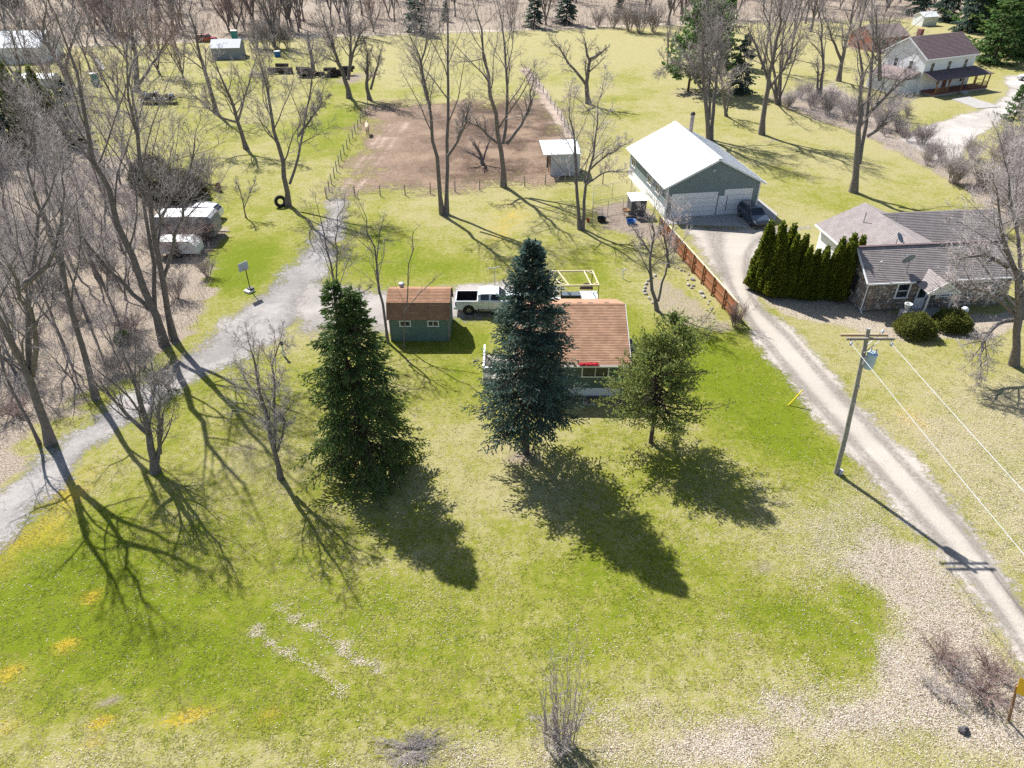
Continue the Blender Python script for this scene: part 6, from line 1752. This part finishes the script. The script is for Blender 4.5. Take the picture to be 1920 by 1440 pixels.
# travel trailer and cargo trailer in the woodlot edge
b = G(350, 452)
tr = thing('travel_trailer', 'old travel trailer with a white roof and grey sides at the woodlot edge', 'trailer', (b[0], b[1], 0), .02)
prof = [(-3.1, .5), (-3.2, 1.2), (-3.0, 2.3), (-2.6, 2.6), (2.7, 2.6), (3.0, 2.4), (3.15, 1.6), (3.05, .5)]
k = len(prof)
MB().add([(x, 0, z) for x, z in prof] + [(x, 2.3, z) for x, z in prof], [tuple(range(k)), tuple(reversed(range(k, 2 * k)))] + [(i, i + k, (i + 1) % k + k, (i + 1) % k) for i in range(k)]).build('body', simple('trailer_grey', (.3, .3, .31), (.22, .22, .225), 2, .6), tr)
MB().slab([(-2.6, -.03, 2.63), (2.7, -.03, 2.63), (2.7, 2.33, 2.63), (-2.6, 2.33, 2.63)], .04).build('roof', simple('trailer_roof', (.72, .72, .72), (.55, .55, .54), 2.2, .6), tr)
for x in (-1.6, 1.2): window(tr, (x, 0, 1.75), 1.0, .5, (0, -1), M['galv'], sash='v', trim=.05)
MB().box(-.3, .35, -.025, 0, .6, 2.2).build('door', M['galv'], tr)
for x in (-.5, .4): wheel(tr, x, .12, .34, .2, -1); wheel(tr, x, 2.18, .34, .2, 1)
MB().bar((3.05, 1.15, .5), (4.2, 1.15, .5), .1).build('tow_bar', M['dark_iron'], tr)
b = G(338, 484)
tr = thing('cargo_trailer', 'small white box trailer in front of the travel trailer', 'trailer', (b[0], b[1], 0), .03)
prof = [(-1.9, .45), (-1.9, 1.75), (1.2, 1.75), (1.85, 1.2), (1.9, .45)]
k = len(prof)
MB().add([(x, 0, z) for x, z in prof] + [(x, 1.7, z) for x, z in prof], [tuple(range(k)), tuple(reversed(range(k, 2 * k)))] + [(i, i + k, (i + 1) % k + k, (i + 1) % k) for i in range(k)]).build('box', M['bin_white'], tr)
for y, s_ in ((.05, -1), (1.65, 1)): wheel(tr, -.1, y, .3, .18, s_)
MB().bar((1.85, .85, .45), (2.9, .85, .45), .09).build('tow_bar', M['dark_iron'], tr)
# scrap trailer on the far lawn
b = G(292, 196)
tr = thing('scrap_trailer', 'flat trailer heaped with dark scrap under the thick forked tree', 'trailer', (b[0], b[1], 0), .02)
MB().box(-3, 3, 0, 2.2, .55, .7).build('platform', M['wood_grey'], tr)
for x in (-.5, .5): wheel(tr, x, .05, .36, .22, -1); wheel(tr, x, 2.15, .36, .22, 1)
rg3 = random.Random(8)
for i in range(16):
    q = MB(); q.blob((rg3.uniform(-2.6, 2.6), rg3.uniform(.4, 1.8), .95 + rg3.uniform(0, .7)), (rg3.uniform(.3, .7), rg3.uniform(.3, .6), rg3.uniform(.2, .45)), i, 6, 4, .35)
    q.build('scrap_piece', (M['dark_iron'], M['galv'], M['rubber'], M['wood_brown'])[i % 4], tr)

# ------------------------------------------------------------------ utility pole, wires, signs
pb = G(1568, 887)
po = thing('utility_pole', 'leaning wooden utility pole with double crossarm and grey transformer', 'utility pole', (pb[0], pb[1], 0))
top = np.array((-.95, 0, 10.15))
q = lambda t: top * t
MB().tube([q(0) - np.array((0, 0, .3)), q(.3) + np.array((.06, 0, 0)), q(.65) + np.array((.05, 0, 0)), q(1.03)], [.155, .14, .125, .11], 12).build('pole', M['wood_pole'], po, smooth=True)
for dy in (-.2, .2):
    MB().box(top[0] - 1.25 - (.1 if dy > 0 else -.08), top[0] + 1.35 - (.1 if dy > 0 else -.08), dy - .055, dy + .055, 9.85, 9.98).build('crossarm', simple('crossarm_wood', (.36, .32, .28), (.44, .27, .08), .9, .9) if dy > 0 else M['wood_grey'], po)
for sx in (-1, 1):
    for dy in (-.2, .2):
        MB().bar((top[0] + sx * .75, dy, 9.86), (top[0] + .05, dy * .8, 9.0), .05, .02).build('brace', M['galv'], po)
INS = [(-.95, -.42, 9.75), (1.25, -.42, 9.72), (.85, .1, 10.2)]
for x, y, z in INS:
    n_ = MB(); n_.lathe([(.03, -.14), (.07, -.11), (.07, -.06), (.035, -.05), (.08, -.02), (.08, .03), (.035, .04), (.06, .09), (.02, .13)], (top[0] + x, y, z), 12); n_.build('insulator', M['porcelain'], po, smooth=True)
    MB().bar((top[0] + x, y, z + .05), (top[0] + x - (0 if y < 0 else .12), min(y + .3, .2), 9.9), .03).build('insulator_arm', M['galv'], po)
tz = 8.05
tf = MB(); tf.lathe([(.02, 0), (.26, .0), (.27, .05), (.27, .85), (.29, .86), (.29, .93), (.2, 1.0), (.02, 1.02)], (top[0] * .85 + .38, -.22, tz), 18)
to = tf.build('transformer', M['transformer'], po, smooth=True)
for x, y in ((-.1, .1), (.12, -.06)):
    MB().lathe([(.05, 0), (.06, .1), (.035, .12), (.05, .2), (.02, .28)], (top[0] * .85 + .38 + x, -.22 + y, tz + .98), 10).build('bushing', M['porcelain'], to, smooth=True)
MB().box(top[0] * .85 + .0, top[0] * .85 + .2, -.3, -.1, tz + .2, tz + .7).build('bracket', M['galv'], to)
for z in (2.2, 5.5, 6.6):
    MB().box(-.09 * z - .02, -.09 * z + .1, -.2, -.13, z, z + .16).build('tag', M['galv'], po)
MB().box(.1, .28, -.2, .02, 0, .35).build('ground_box', M['porcelain'], po)
# the two bare conductors run off past the road
def wire(name, label, a, b, sag, r=.012):
    a, b = np.array(a, float), np.array(b, float)
    pts = [a + (b - a) * t - np.array((0, 0, sag * 4 * t * (1 - t))) for t in np.linspace(0, 1, 24)]
    w = MB(); w.tube(pts, r, 5); w.build(name, M['cable'], None, label=label, category='cable')
e1, e2 = G(1920, 1052, 9.0), G(1920, 926, 9.2)
for k, (i, e, lab) in enumerate(((0, e1, 'pale power cable from the near insulator of the utility pole'), (1, e2, 'pale power cable from the outer insulator of the utility pole'))):
    a = np.array((pb[0] + top[0] + INS[i][0], pb[1] + INS[i][1] - .1, INS[i][2]))
    far = a + (e - a) / np.linalg.norm((e - a)[:2]) * 45
    far[2] = a[2] - .3
    wire('power_cable', lab, a, far, .5, .016)
gb = thing('guy_marker', 'yellow guy-wire guard leaning over the lawn beside the lane', 'guy marker', G(1478, 760))
MB().cyl((0, 0, 0), (.85, .25, 1.15), .045, .045, 8).build('guard', M['yellow'], gb)
MB().cyl((-.1, 0, -.1), (.02, 0, .05), .02, .02, 6).build('anchor', M['galv'], gb)
sb = G(1892, 1352)
so = thing('orange_sign', 'orange sign board on a brown post at the road corner', 'sign', (sb[0], sb[1], 0), .15)
so.rotation_euler = (0, 0, 0)
ptop = upright(1907, 1286, sb[1]) - sb
MB().bar((0, 0, -.1), tuple(ptop), .1, .06, (0, 1, 0)).build('post', M['wood_brown'], so)
q4 = [upright(x, y, sb[1]) - sb for x, y in ((1903, 1297), (1936, 1311), (1944, 1283), (1911, 1268))]
MB().slab([(p[0], -.06, p[2]) for p in q4], .012).build('panel', M['orange_sign'], so)

# ------------------------------------------------------------------ fences
def board_fence():
    A, B = G(1236, 437), G(1377, 603)
    L = np.linalg.norm((B - A)[:2]); d = (B - A) / L; nv = np.array((-d[1], d[0], 0))   # nv: lane side or yard side
    if nv[0] < 0: nv = -nv                                                             # lane side
    o = thing('board_fence', 'red-stained board fence between the yard and the gravel lane', 'fence', A)
    n = int(L / 2.35)
    base = MB().box(-.07, .07, -.012, .012, .06, 1.72)
    me = bpy.data.meshes.new('board'); me.from_pydata(base.v, [], base.f); me.materials.append(M['wood_red'])
    pm = MB().box(-.06, .06, -.06, .06, -.05, 1.85); mp = bpy.data.meshes.new('post'); mp.from_pydata(pm.v, [], pm.f); mp.materials.append(M['wood_brown'])
    rz = math.atan2(d[1], d[0])
    for i in range(n + 1):
        p = d * (L * i / n)
        q = obj('post', mp, o, tuple(p - nv * .1), rz)
    for z in (.35, 1.0, 1.62):
        MB().bar(d * 0 + (0, 0, z), d * L + (0, 0, z), .045, .1).build('rail', M['wood_brown'], o)
    m = int(L / .15)
    r = random.Random(3)
    for i in range(m):
        p = d * (.08 + i * .15) + nv * .04
        q = obj('board', me, o, (p[0], p[1], r.uniform(-.02, .02)), rz)
    b = MB(); b.bar(nv * .03 + (0, 0, 1.77), d * L + nv * .03 + (0, 0, 1.77), .12, .035); b.build('cap_rail', M['wood_new'], o)
board_fence()
def wire_fence(name, label, pts, spacing, h=1.25, wires=4, post='wood_grey', jitter=.05):
    P = [np.array(p[:2]) for p in pts]
    o = thing(name, label, 'fence', (P[0][0], P[0][1], 0))
    pm = MB().tube([(0, 0, -.2), (0, 0, h + .1)], [.07, .055], 7); mp = bpy.data.meshes.new('post'); mp.from_pydata(pm.v, [], pm.f); mp.materials.append(M[post])
    r = random.Random(6)
    tops = []
    for a, b in zip(P[:-1], P[1:]):
        L = np.linalg.norm(b - a); n = max(1, int(round(L / spacing)))
        for i in range(n):
            tops.append(a + (b - a) * i / n)
    tops.append(P[-1])
    for t in tops:
        q = obj('post', mp, o, (t[0] - P[0][0], t[1] - P[0][1], r.uniform(-.1, .05)))
        q.rotation_euler = (r.uniform(-jitter, jitter), r.uniform(-jitter, jitter), 0)
    for k in range(wires):
        z = h * (k + 1) / wires - .05
        b = MB(); b.tube([(t[0] - P[0][0], t[1] - P[0][1], z + r.uniform(-.02, .02)) for t in tops], .009, 4, False); b.build('wire', M['galv'], o)
    return o
wire_fence('wire_fence', 'wire fence with wooden posts along the grass side of the paddock', [G(612, 372), G(640, 300), G(666, 250), G(690, 205)], 2.6)
wire_fence('wire_fence', 'wire fence with wooden posts across the front of the paddock', [G(666, 369), G(760, 366), G(945, 354), G(1060, 342), G(1130, 345)], 3.0)
wire_fence('wire_fence', 'wire fence along the back edge of the far field', [np.array((-62, 184.5, 0)), np.array((-34, 189.8, 0)), np.array((34, 204.5, 0))], 6.0, 1.2, 3)
wire_fence('wire_fence', 'wire fence beside the sandy path at the paddock edge', [G(1082, 335), G(1072, 262), G(1040, 205), G(1000, 150)], 3.5)
ga_, gb_ = G(614, 372), G(664, 370)
gt = thing('tube_gate', 'grey tube gate across the track into the paddock', 'gate', ga_)
d = gb_ - ga_
for z in (.25, .5, .75, 1.0, 1.25):
    MB().cyl((0, 0, z), tuple(d + (0, 0, z)), .022, .022, 6).build('bar', M['galv'], gt)
for t in (0.0, .5, 1.0):
    MB().cyl(tuple(d * t + (0, 0, .05)), tuple(d * t + (0, 0, 1.3)), .03, .03, 6).build('upright', M['galv'], gt)

# dog run by the garage
k0, k1, k2, k3 = G(1110, 412), G(1195, 395), G(1182, 366), G(1112, 378)
kn = thing('dog_run', 'wire mesh dog run beside the slender twin-stemmed tree', 'kennel', k0)
cor = [k0, k1, k2, k3]
for i in range(4):
    a, b = cor[i] - k0, cor[(i + 1) % 4] - k0
    L = np.linalg.norm(b - a); n = max(2, int(L / 1.8))
    for j in range(n):
        p = a + (b - a) * j / n
        MB().cyl((p[0], p[1], 0), (p[0], p[1], 1.8), .028, .028, 6).build('post', M['galv'], kn)
    w = MB()
    for z in (.05, 1.8): w.cyl(tuple(a + (0, 0, z)), tuple(b + (0, 0, z)), .02, .02, 5)
    for z in np.arange(.25, 1.8, .2): w.cyl(tuple(a + (0, 0, z)), tuple(b + (0, 0, z)), .004, .004, 3)
    for j in range(int(L / .2)):
        p = a + (b - a) * (j + .5) / int(L / .2)
        w.cyl((p[0], p[1], .05), (p[0], p[1], 1.8), .004, .004, 3)
    w.build('mesh_panel', M['galv'], kn)
b = G(1197, 408)
dh = thing('kennel_shed', 'small dark kennel with a corrugated metal roof beside the garage', 'kennel', (b[0] - .9, b[1], 0), .12)
MB().box(0, 1.7, 0, .05, 0, 1.9).box(0, .05, .05, 1.7, 0, 1.9).box(1.65, 1.7, .05, 1.7, 0, 1.9).box(.05, 1.65, 1.65, 1.7, 0, 2.1).build('wall', simple('dark_boards', (.085, .08, .085), (.13, .12, .12), 5, .85), dh)
rf_ = MB(); V = []
for i in range(25):
    x = -.1 + 1.95 * i / 24; z = .035 * (i % 2)
    V += [(x, -.15, 1.93 + z), (x, 1.85, 2.15 + z)]
rf_.add(V, [(2 * i, 2 * i + 2, 2 * i + 3, 2 * i + 1) for i in range(24)]); ro = rf_.build('roof', M['galv'], dh)
mdx = ro.modifiers.new('thick', 'SOLIDIFY'); mdx.thickness = .015
for k, (px, py, m_, lab) in enumerate([(1128, 415, 'black', 'black tub inside the dog run'), (1183, 420, 'blue_plastic', 'blue and white tub by the kennel')]):
    o = thing('water_tub', lab, 'tub', G(px, py))
    MB().lathe([(.01, .02), (.42, .02), (.5, .42), (.54, .44), (.5, .4), (.4, .1), (.01, .08)], n=18).build('shell', M[m_], o, smooth=True)
o = thing('red_bucket', 'small red bucket beside the dog run', 'bucket', G(1102, 416))
MB().lathe([(.01, 0), (.14, 0), (.19, .34), (.2, .35), (.17, .33), (.12, .04), (.01, .04)], n=14).build('shell', M['paint_red'], o, smooth=True)
MB().tube([(-.19, 0, .33), (-.1, 0, .5), (.1, 0, .5), (.19, 0, .33)], .01, 5).build('handle', M['galv'], o)
o = thing('fire_bowl', 'rusty fire bowl on a stand next to the dog run', 'fire bowl', G(1173, 405))
MB().lathe([(.01, .5), (.35, .58), (.45, .75), (.47, .76), (.43, .72), (.01, .56)], n=16).build('bowl', M['wood_brown'], o, smooth=True)
for i in range(3): MB().cyl((.35 * math.cos(i * 2.1), .35 * math.sin(i * 2.1), 0), (.2 * math.cos(i * 2.1), .2 * math.sin(i * 2.1), .55), .02, .02, 6).build('leg', M['dark_iron'], o)

# ------------------------------------------------------------------ yard things
z = 2.3
c0, c1, c2, c3 = G(1053, 536, z), G(1123, 535, z), G(1111, 508, z), G(1030, 509, z)
cn = thing('canopy_frame', 'bare light-wood canopy frame on thin black posts behind the cottage', 'canopy', (c0[0], c0[1], 0))
C = [p - np.array((c0[0], c0[1], 0)) for p in (c0, c1, c2, c3)]
for a, b in ((0, 1), (1, 2), (2, 3), (3, 0)):
    MB().bar(C[a], C[b], .07, .14).build('beam', M['wood_new'], cn)
for t in (.2, .8):
    MB().bar(C[0] + (C[1] - C[0]) * t, C[3] + (C[2] - C[3]) * t, .07, .12).build('crossbeam', M['wood_new'], cn)
for i in range(4):
    p = C[i]; s1, s2 = C[(i + 1) % 4] - p, C[(i - 1) % 4] - p
    MB().bar(p + s1 / np.linalg.norm(s1) * .6, p + s2 / np.linalg.norm(s2) * .6, .05, .08).build('corner_brace', M['wood_new'], cn)
    MB().bar((p[0], p[1], 0), (p[0], p[1], z - .05), .06).build('post', M['dark_iron'], cn)
b = G(1069, 572)
gr = thing('griddle_cart', 'black griddle cart with a two-part lid under the canopy frame', 'grill', (b[0], b[1] - .2, 0))
MB().box(-.85, .85, 0, .75, .75, 1.0).build('body', M['black'], gr)
for x in (-.43, .43): MB().slab([(x - .38, .05, 1.03), (x + .38, .05, 1.03), (x + .38, .7, 1.06), (x - .38, .7, 1.06)], .03).build('lid', simple('griddle_lid', (.12, .15, .17), (.09, .11, .13), 3, .35), gr)
for x, y in ((-.8, .05), (.8, .05), (-.8, .7), (.8, .7)): MB().bar((x, y, 0), (x, y, .75), .05).build('leg', M['dark_iron'], gr)
b = G(1104, 572)
tb = thing('folding_table', 'white folding table next to the griddle cart', 'table', (b[0], b[1] - .3, 0))
MB().box(-.75, .75, 0, 1.5, .7, .76).build('top', M['bin_white'], tb)
for x, y in ((-.68, .08), (.68, .08), (-.68, 1.42), (.68, 1.42)): MB().cyl((x, y, 0), (x, y, .7), .02, .02, 6).build('leg', M['galv'], tb)
ch = thing('round_chair', 'brown round-backed chair behind the white folding table', 'chair', (b[0] - .1, b[1] + 1.75, 0))
V = [(.6 * math.cos(a), .1 * math.sin(a) * 0, .62 + .62 * math.sin(a)) for a in np.linspace(0, math.pi, 13)]
k = MB(); k.add(V + [(x, .07, zz) for x, y, zz in V], [tuple(range(13)), tuple(reversed(range(13, 26)))] + [(i, 13 + i, 14 + i, i + 1) for i in range(12)] + [(12, 25, 13, 0)]); k.build('backrest', simple('brown_fabric', (.16, .11, .105), (.12, .085, .08), 5, .9), ch)
MB().box(-.55, .55, -.65, .05, .42, .52).build('seat', M['wood_brown'], ch)
for x, y in ((-.5, -.6), (.5, -.6), (-.5, 0), (.5, 0)): MB().cyl((x, y, 0), (x, y, .42), .025, .025, 6).build('leg', M['dark_iron'], ch)
o = thing('white_tote', 'white storage tote half hidden by the blue spruce', 'tote', G(1042, 572))
MB().box(-.4, .4, -.25, .35, 0, .5).build('tub', M['bin_white'], o); MB().box(-.43, .43, -.28, .38, .5, .56).build('lid', M['bin_white'], o)
cl = thing('clothes_pole', 'thin white clothes pole with a cross bar behind the pickup', 'clothes pole', G(928, 545))
MB().cyl((0, 0, 0), (0, 0, 2.3), .035, .035, 8).build('post', M['galv'], cl); MB().bar((-.7, -.2, 2.28), (.5, .2, 2.28), .05).build('arm', M['galv'], cl)
hy = thing('yard_spigot', 'white standpipe with a bent spout on the back lawn', 'spigot', G(1167, 522))
MB().tube([(0, 0, 0), (0, 0, .8), (.05, 0, .92), (.18, 0, .94), (.24, 0, .85)], .05, 8).build('pipe', M['lamp_clear'], hy, smooth=True); MB().bar((0, 0, .95), (-.16, 0, 1.05), .03).build('handle', M['galv'], hy)
pl = thing('path_lamp', 'short white post with a dark lamp head beside the parking gravel', 'lamp post', G(533, 668))
MB().cyl((0, 0, 0), (0, 0, 1.0), .08, .08, 8).build('post', M['bin_white'], pl); MB().lathe([(.07, 1.0), (.15, 1.06), (.13, 1.25), (.02, 1.36)], n=8).build('head', M['black'], pl)
# basketball hoop
b = G(470, 546)
bk = thing('basketball_hoop', 'portable basketball hoop at the grass edge of the driveway', 'basketball hoop', (b[0], b[1], 0), .95)
bk.scale = (.85, .85, .9)
MB().box(-.55, .25, -.4, .4, 0, .22).build('base', M['bin_white'], bk)
MB().box(-.2, .3, -.3, .3, .22, .38).build('weight', M['black'], bk)
MB().tube([(0, 0, .2), (0, 0, 2.6), (-.3, -.1, 3.0)], .05, 8).build('pole', M['dark_iron'], bk)
MB().box(-.88, .28, -.2, -.16, 2.45, 3.3).build('backboard', simple('backboard_grey', (.42, .46, .5), (.36, .4, .44), 4, .3), bk)
rm = MB(); rm.tube([(-.3 + .23 * math.cos(a), -.45 + .23 * math.sin(a), 2.6) for a in np.linspace(0, 6.283, 17)], .015, 5, False); rm.build('rim', M['paint_red'], bk)
# big tyre against the forked tree
b = G(528, 388)
ty = thing('tractor_tyre', 'big black tractor tyre leaning against the forked tree trunk', 'tyre', (b[0], b[1], 0), .5)
t = MB(); t.lathe([(.34, -.14), (.55, -.2), (.64, -.17), (.66, 0), (.64, .17), (.55, .2), (.34, .14), (.3, 0), (.34, -.14)], (0, 0, .62), 26, 'y')
tt_ = t.build('carcass', M['rubber'], ty, smooth=True)
lg = MB()
for i in range(26):
    a = 6.283 * i / 26
    for s_ in (-1, 1): lg.bar((.67 * math.cos(a), 0, .62 + .67 * math.sin(a)), (.66 * math.cos(a + .12), s_ * .17, .62 + .66 * math.sin(a + .12)), .05, .04)
lg.build('lugs', M['rubber'], ty)
for cc_ in ty.children: cc_.rotation_euler = (-.22, 0, 0)
b = G(411, 358)
br_ = thing('burn_barrel', 'rusty brown burn barrel on the lawn near the white SUV', 'barrel', b)
MB().lathe([(.01, .02), (.29, .02), (.29, .3), (.31, .31), (.29, .33), (.29, .6), (.31, .61), (.29, .63), (.29, .9), (.26, .9), (.26, .1), (.01, .1)], n=16).build('drum', M['wood_brown'], br_, smooth=True)
MB().bar((-.2, 0, .9), (.3, .1, 1.15), .05).build('stick', M['wood_grey'], br_)
b = G(1806, 1372)
ob = MB(); ob.blob((0, 0, .12), (.22, .18, .17), 5, 9, 6, .22); ob.build('boulder', M['rock_dark'], None, (b[0], b[1], 0), label='dark boulder at the edge of the leaf drift', category='rock')
# edging stones round the bed of the curved-fork tree and along the fence
ebase = [MB().blob((0, 0, .07), (.2, .15, .12), s_, 7, 4, .2) for s_ in range(3)]
ems = []
for e_ in ebase:
    me = bpy.data.meshes.new('edging_stone'); me.from_pydata(e_.v, [], e_.f); me.materials.append(M['stone_edge']); ems.append(me)
r = random.Random(12)
ring = [(1210, 552), (1208, 546), (1209, 540), (1212, 533), (1216, 527), (1222, 521), (1228, 517), (1217, 560), (1224, 568), (1262, 590), (1272, 596), (1284, 602)]
for k, (px, py) in enumerate(ring):
    b = G(px, py); obj('edging_stone', ems[k % 3], None, (b[0], b[1], 0), r.uniform(0, 6), label='grey edging stone round the bed of the curved-fork tree', category='stone', group='edging stones round the bed')
for k in range(16):
    t = k / 15; b = G(1272 + 66 * t, 500 + 80 * t)
    obj('edging_stone', ems[k % 3], None, (b[0] + r.uniform(-.5, .4), b[1] + r.uniform(-.5, .5), 0), r.uniform(0, 6), label='pale loose stone along the foot of the red fence', category='stone', group='loose stones along the red fence').scale = [r.uniform(.6, 1.3)] * 3
# sticks and paper on the grass
for k, (px, py) in enumerate([(862, 678), (1016, 640)]):
    pass
# far yard clutter
def clutter_box(name, label, px, py, s, m, cat):
    b = G(px, py); o = thing(name, label, cat, b, .2)
    MB().box(-s[0] / 2, s[0] / 2, -s[1] / 2, s[1] / 2, 0, s[2]).build('body', M[m], o)
    MB().box(-s[0] / 2 - .05, s[0] / 2 + .05, -s[1] / 2 - .05, s[1] / 2 + .05, s[2], s[2] + .12).build('lid', M['bin_white' if m != 'bin_white' else 'galv'], o)
clutter_box('portable_cabin', 'teal upright cabin with a white cap beside the far track', 442, 78, (1.3, 1.3, 2.3), 'teal_plastic', 'cabin')
clutter_box('blue_bin', 'blue bin standing on the far lawn', 521, 106, (1.2, 1.0, 1.0), 'blue_plastic', 'bin')
clutter_box('teal_bin', 'teal bin in front of the spreading far tree', 182, 160, (1.1, 1.1, 2.0), 'teal_plastic', 'bin')
suv('far_red_car', 'small red car parked past the grey shed', tuple(G(388, 78)), .1, M['paint_red'])
b = G(58, 160)
tp = thing('trampoline', 'round trampoline with a pale mat past the dark cedars', 'trampoline', b)
MB().lathe([(.01, .8), (2.0, .8), (2.3, .84), (2.35, .78), (2.3, .74)], n=24).build('mat', simple('pale_mat', (.6, .68, .66), (.52, .6, .58), 2, .6), tp)
for i in range(6): MB().cyl((2.2 * math.cos(i * 1.047), 2.2 * math.sin(i * 1.047), 0), (2.2 * math.cos(i * 1.047), 2.2 * math.sin(i * 1.047), .78), .04, .04, 6).build('leg', M['galv'], tp)
# log piles by the sandy patch
for (px, py, n_, lab) in ((588, 143, 9, 'dark pile of cut logs at the dead stump'), (635, 143, 8, 'dark pile of cut logs beside the vase-shaped tree'), (520, 137, 5, 'grey log stack at the far lawn edge')):
    b = G(px, py); o = thing('log_pile', lab, 'log pile', b, .1)
    r = random.Random(px)
    for i in range(n_):
        x, y, zz = r.uniform(-2.0, 2.0), r.uniform(-.8, .8), .35 + .5 * (i % 3)
        MB().cyl((x - 1.2, y, zz), (x + 1.2, y + r.uniform(-.5, .5), zz), .36, .33, 9).build('log', M['bark_log'], o)
b = G(588, 138)
st = thing('dead_stump', 'tall pale dead trunk standing in the log pile', 'tree stump', b)
MB().tube([(0, 0, 0), (.1, 0, 2.5), (-.1, 0, 5), (.05, 0, 7.5)], [.45, .36, .3, .16], 9).build('trunk', M['bark'], st, smooth=True)
MB().tube([(0, 0, 3.4), (.7, .2, 5.2), (.9, .2, 6.4)], [.16, .1, .04], 6).build('limb', M['bark'], st, smooth=True)
# picnic table and slide far behind
b = G(190, 130); pt = thing('slide', 'pale plastic slide by the spreading far tree', 'slide', b, .7)
MB().slab([(-.4, -1.6, .2), (.4, -1.6, .2), (.4, 1.4, 1.8), (-.4, 1.4, 1.8)], .06).build('chute', M['bin_white'], pt)
for x in (-.4, .4): MB().cyl((x, 1.5, 0), (x, 1.5, 2.2), .05, .05, 6).build('leg', M['teal_plastic'], pt)

# ------------------------------------------------------------------ the horse
hb = G(690, 253)
ho = thing('horse', 'pale tan horse standing by the paddock fence with its back turned', 'horse', (hb[0], hb[1], 0), 1.75)
# skeleton in metres, x forward
J = {'hip': (-.55, 0, 1.28), 'loin': (-.25, 0, 1.32), 'back': (.1, 0, 1.27), 'withers': (.45, 0, 1.36), 'chest': (.6, 0, 1.15), 'neck': (.9, 0, 1.5), 'poll': (1.12, 0, 1.72), 'cheek': (1.25, 0, 1.58), 'nose': (1.42, 0, 1.3), 'croup': (-.75, 0, 1.2)}
RD = {'hip': .3, 'loin': .31, 'back': .33, 'withers': .29, 'chest': .27, 'neck': .19, 'poll': .13, 'cheek': .13, 'nose': .08, 'croup': .22}
E_ = [('hip', 'loin'), ('loin', 'back'), ('back', 'withers'), ('withers', 'chest'), ('withers', 'neck'), ('neck', 'poll'), ('poll', 'cheek'), ('cheek', 'nose'), ('hip', 'croup')]
for s_, nm in ((1, 'l'), (-1, 'r')):
    for key, p, rr in (('sh' + nm, (.55, .17 * s_, .95), .15), ('kn' + nm, (.57, .17 * s_, .55), .075), ('fe' + nm, (.55, .17 * s_, .12), .055), ('ho' + nm, (.59, .17 * s_, .03), .075)):
        J[key] = p; RD[key] = rr
    E_ += [('chest', 'sh' + nm), ('sh' + nm, 'kn' + nm), ('kn' + nm, 'fe' + nm), ('fe' + nm, 'ho' + nm)]
    for key, p, rr in (('st' + nm, (-.5, .18 * s_, .92), .17), ('hk' + nm, (-.78, .17 * s_, .55), .08), ('hf' + nm, (-.72, .17 * s_, .12), .055), ('hh' + nm, (-.67, .17 * s_, .03), .075)):
        J[key] = p; RD[key] = rr
    E_ += [('hip', 'st' + nm), ('st' + nm, 'hk' + nm), ('hk' + nm, 'hf' + nm), ('hf' + nm, 'hh' + nm)]
    J['ear' + nm] = (1.1, .07 * s_, 1.9); RD['ear' + nm] = .03; E_.append(('poll', 'ear' + nm))
names = list(J)
me = bpy.data.meshes.new('body')
me.from_pydata([J[k] for k in names], [(names.index(a), names.index(b)) for a, b in E_], [])
me.materials.append(M['horse'])
hbody = obj('body', me, ho)
sk = hbody.modifiers.new('skin', 'SKIN')
me.skin_vertices[0].data.foreach_set('radius', np.array([[RD[k], RD[k] * .9] for k in names], np.float32).ravel())
for i, sv in enumerate(me.skin_vertices[0].data): sv.use_root = (i == 0)
ss = hbody.modifiers.new('sub', 'SUBSURF'); ss.levels = 1; ss.render_levels = 1
MB().tube([(-.85, 0, 1.3), (-1.02, 0, 1.1), (-1.02, 0, .6), (-.98, 0, .45)], [.05, .09, .08, .03], 7).build('tail', M['mane'], ho, smooth=True)
MB().tube([(1.05, 0, 1.82), (.85, 0, 1.72), (.6, 0, 1.55), (.45, 0, 1.45)], [.04, .07, .07, .03], 6).build('mane', M['mane'], ho, smooth=True)
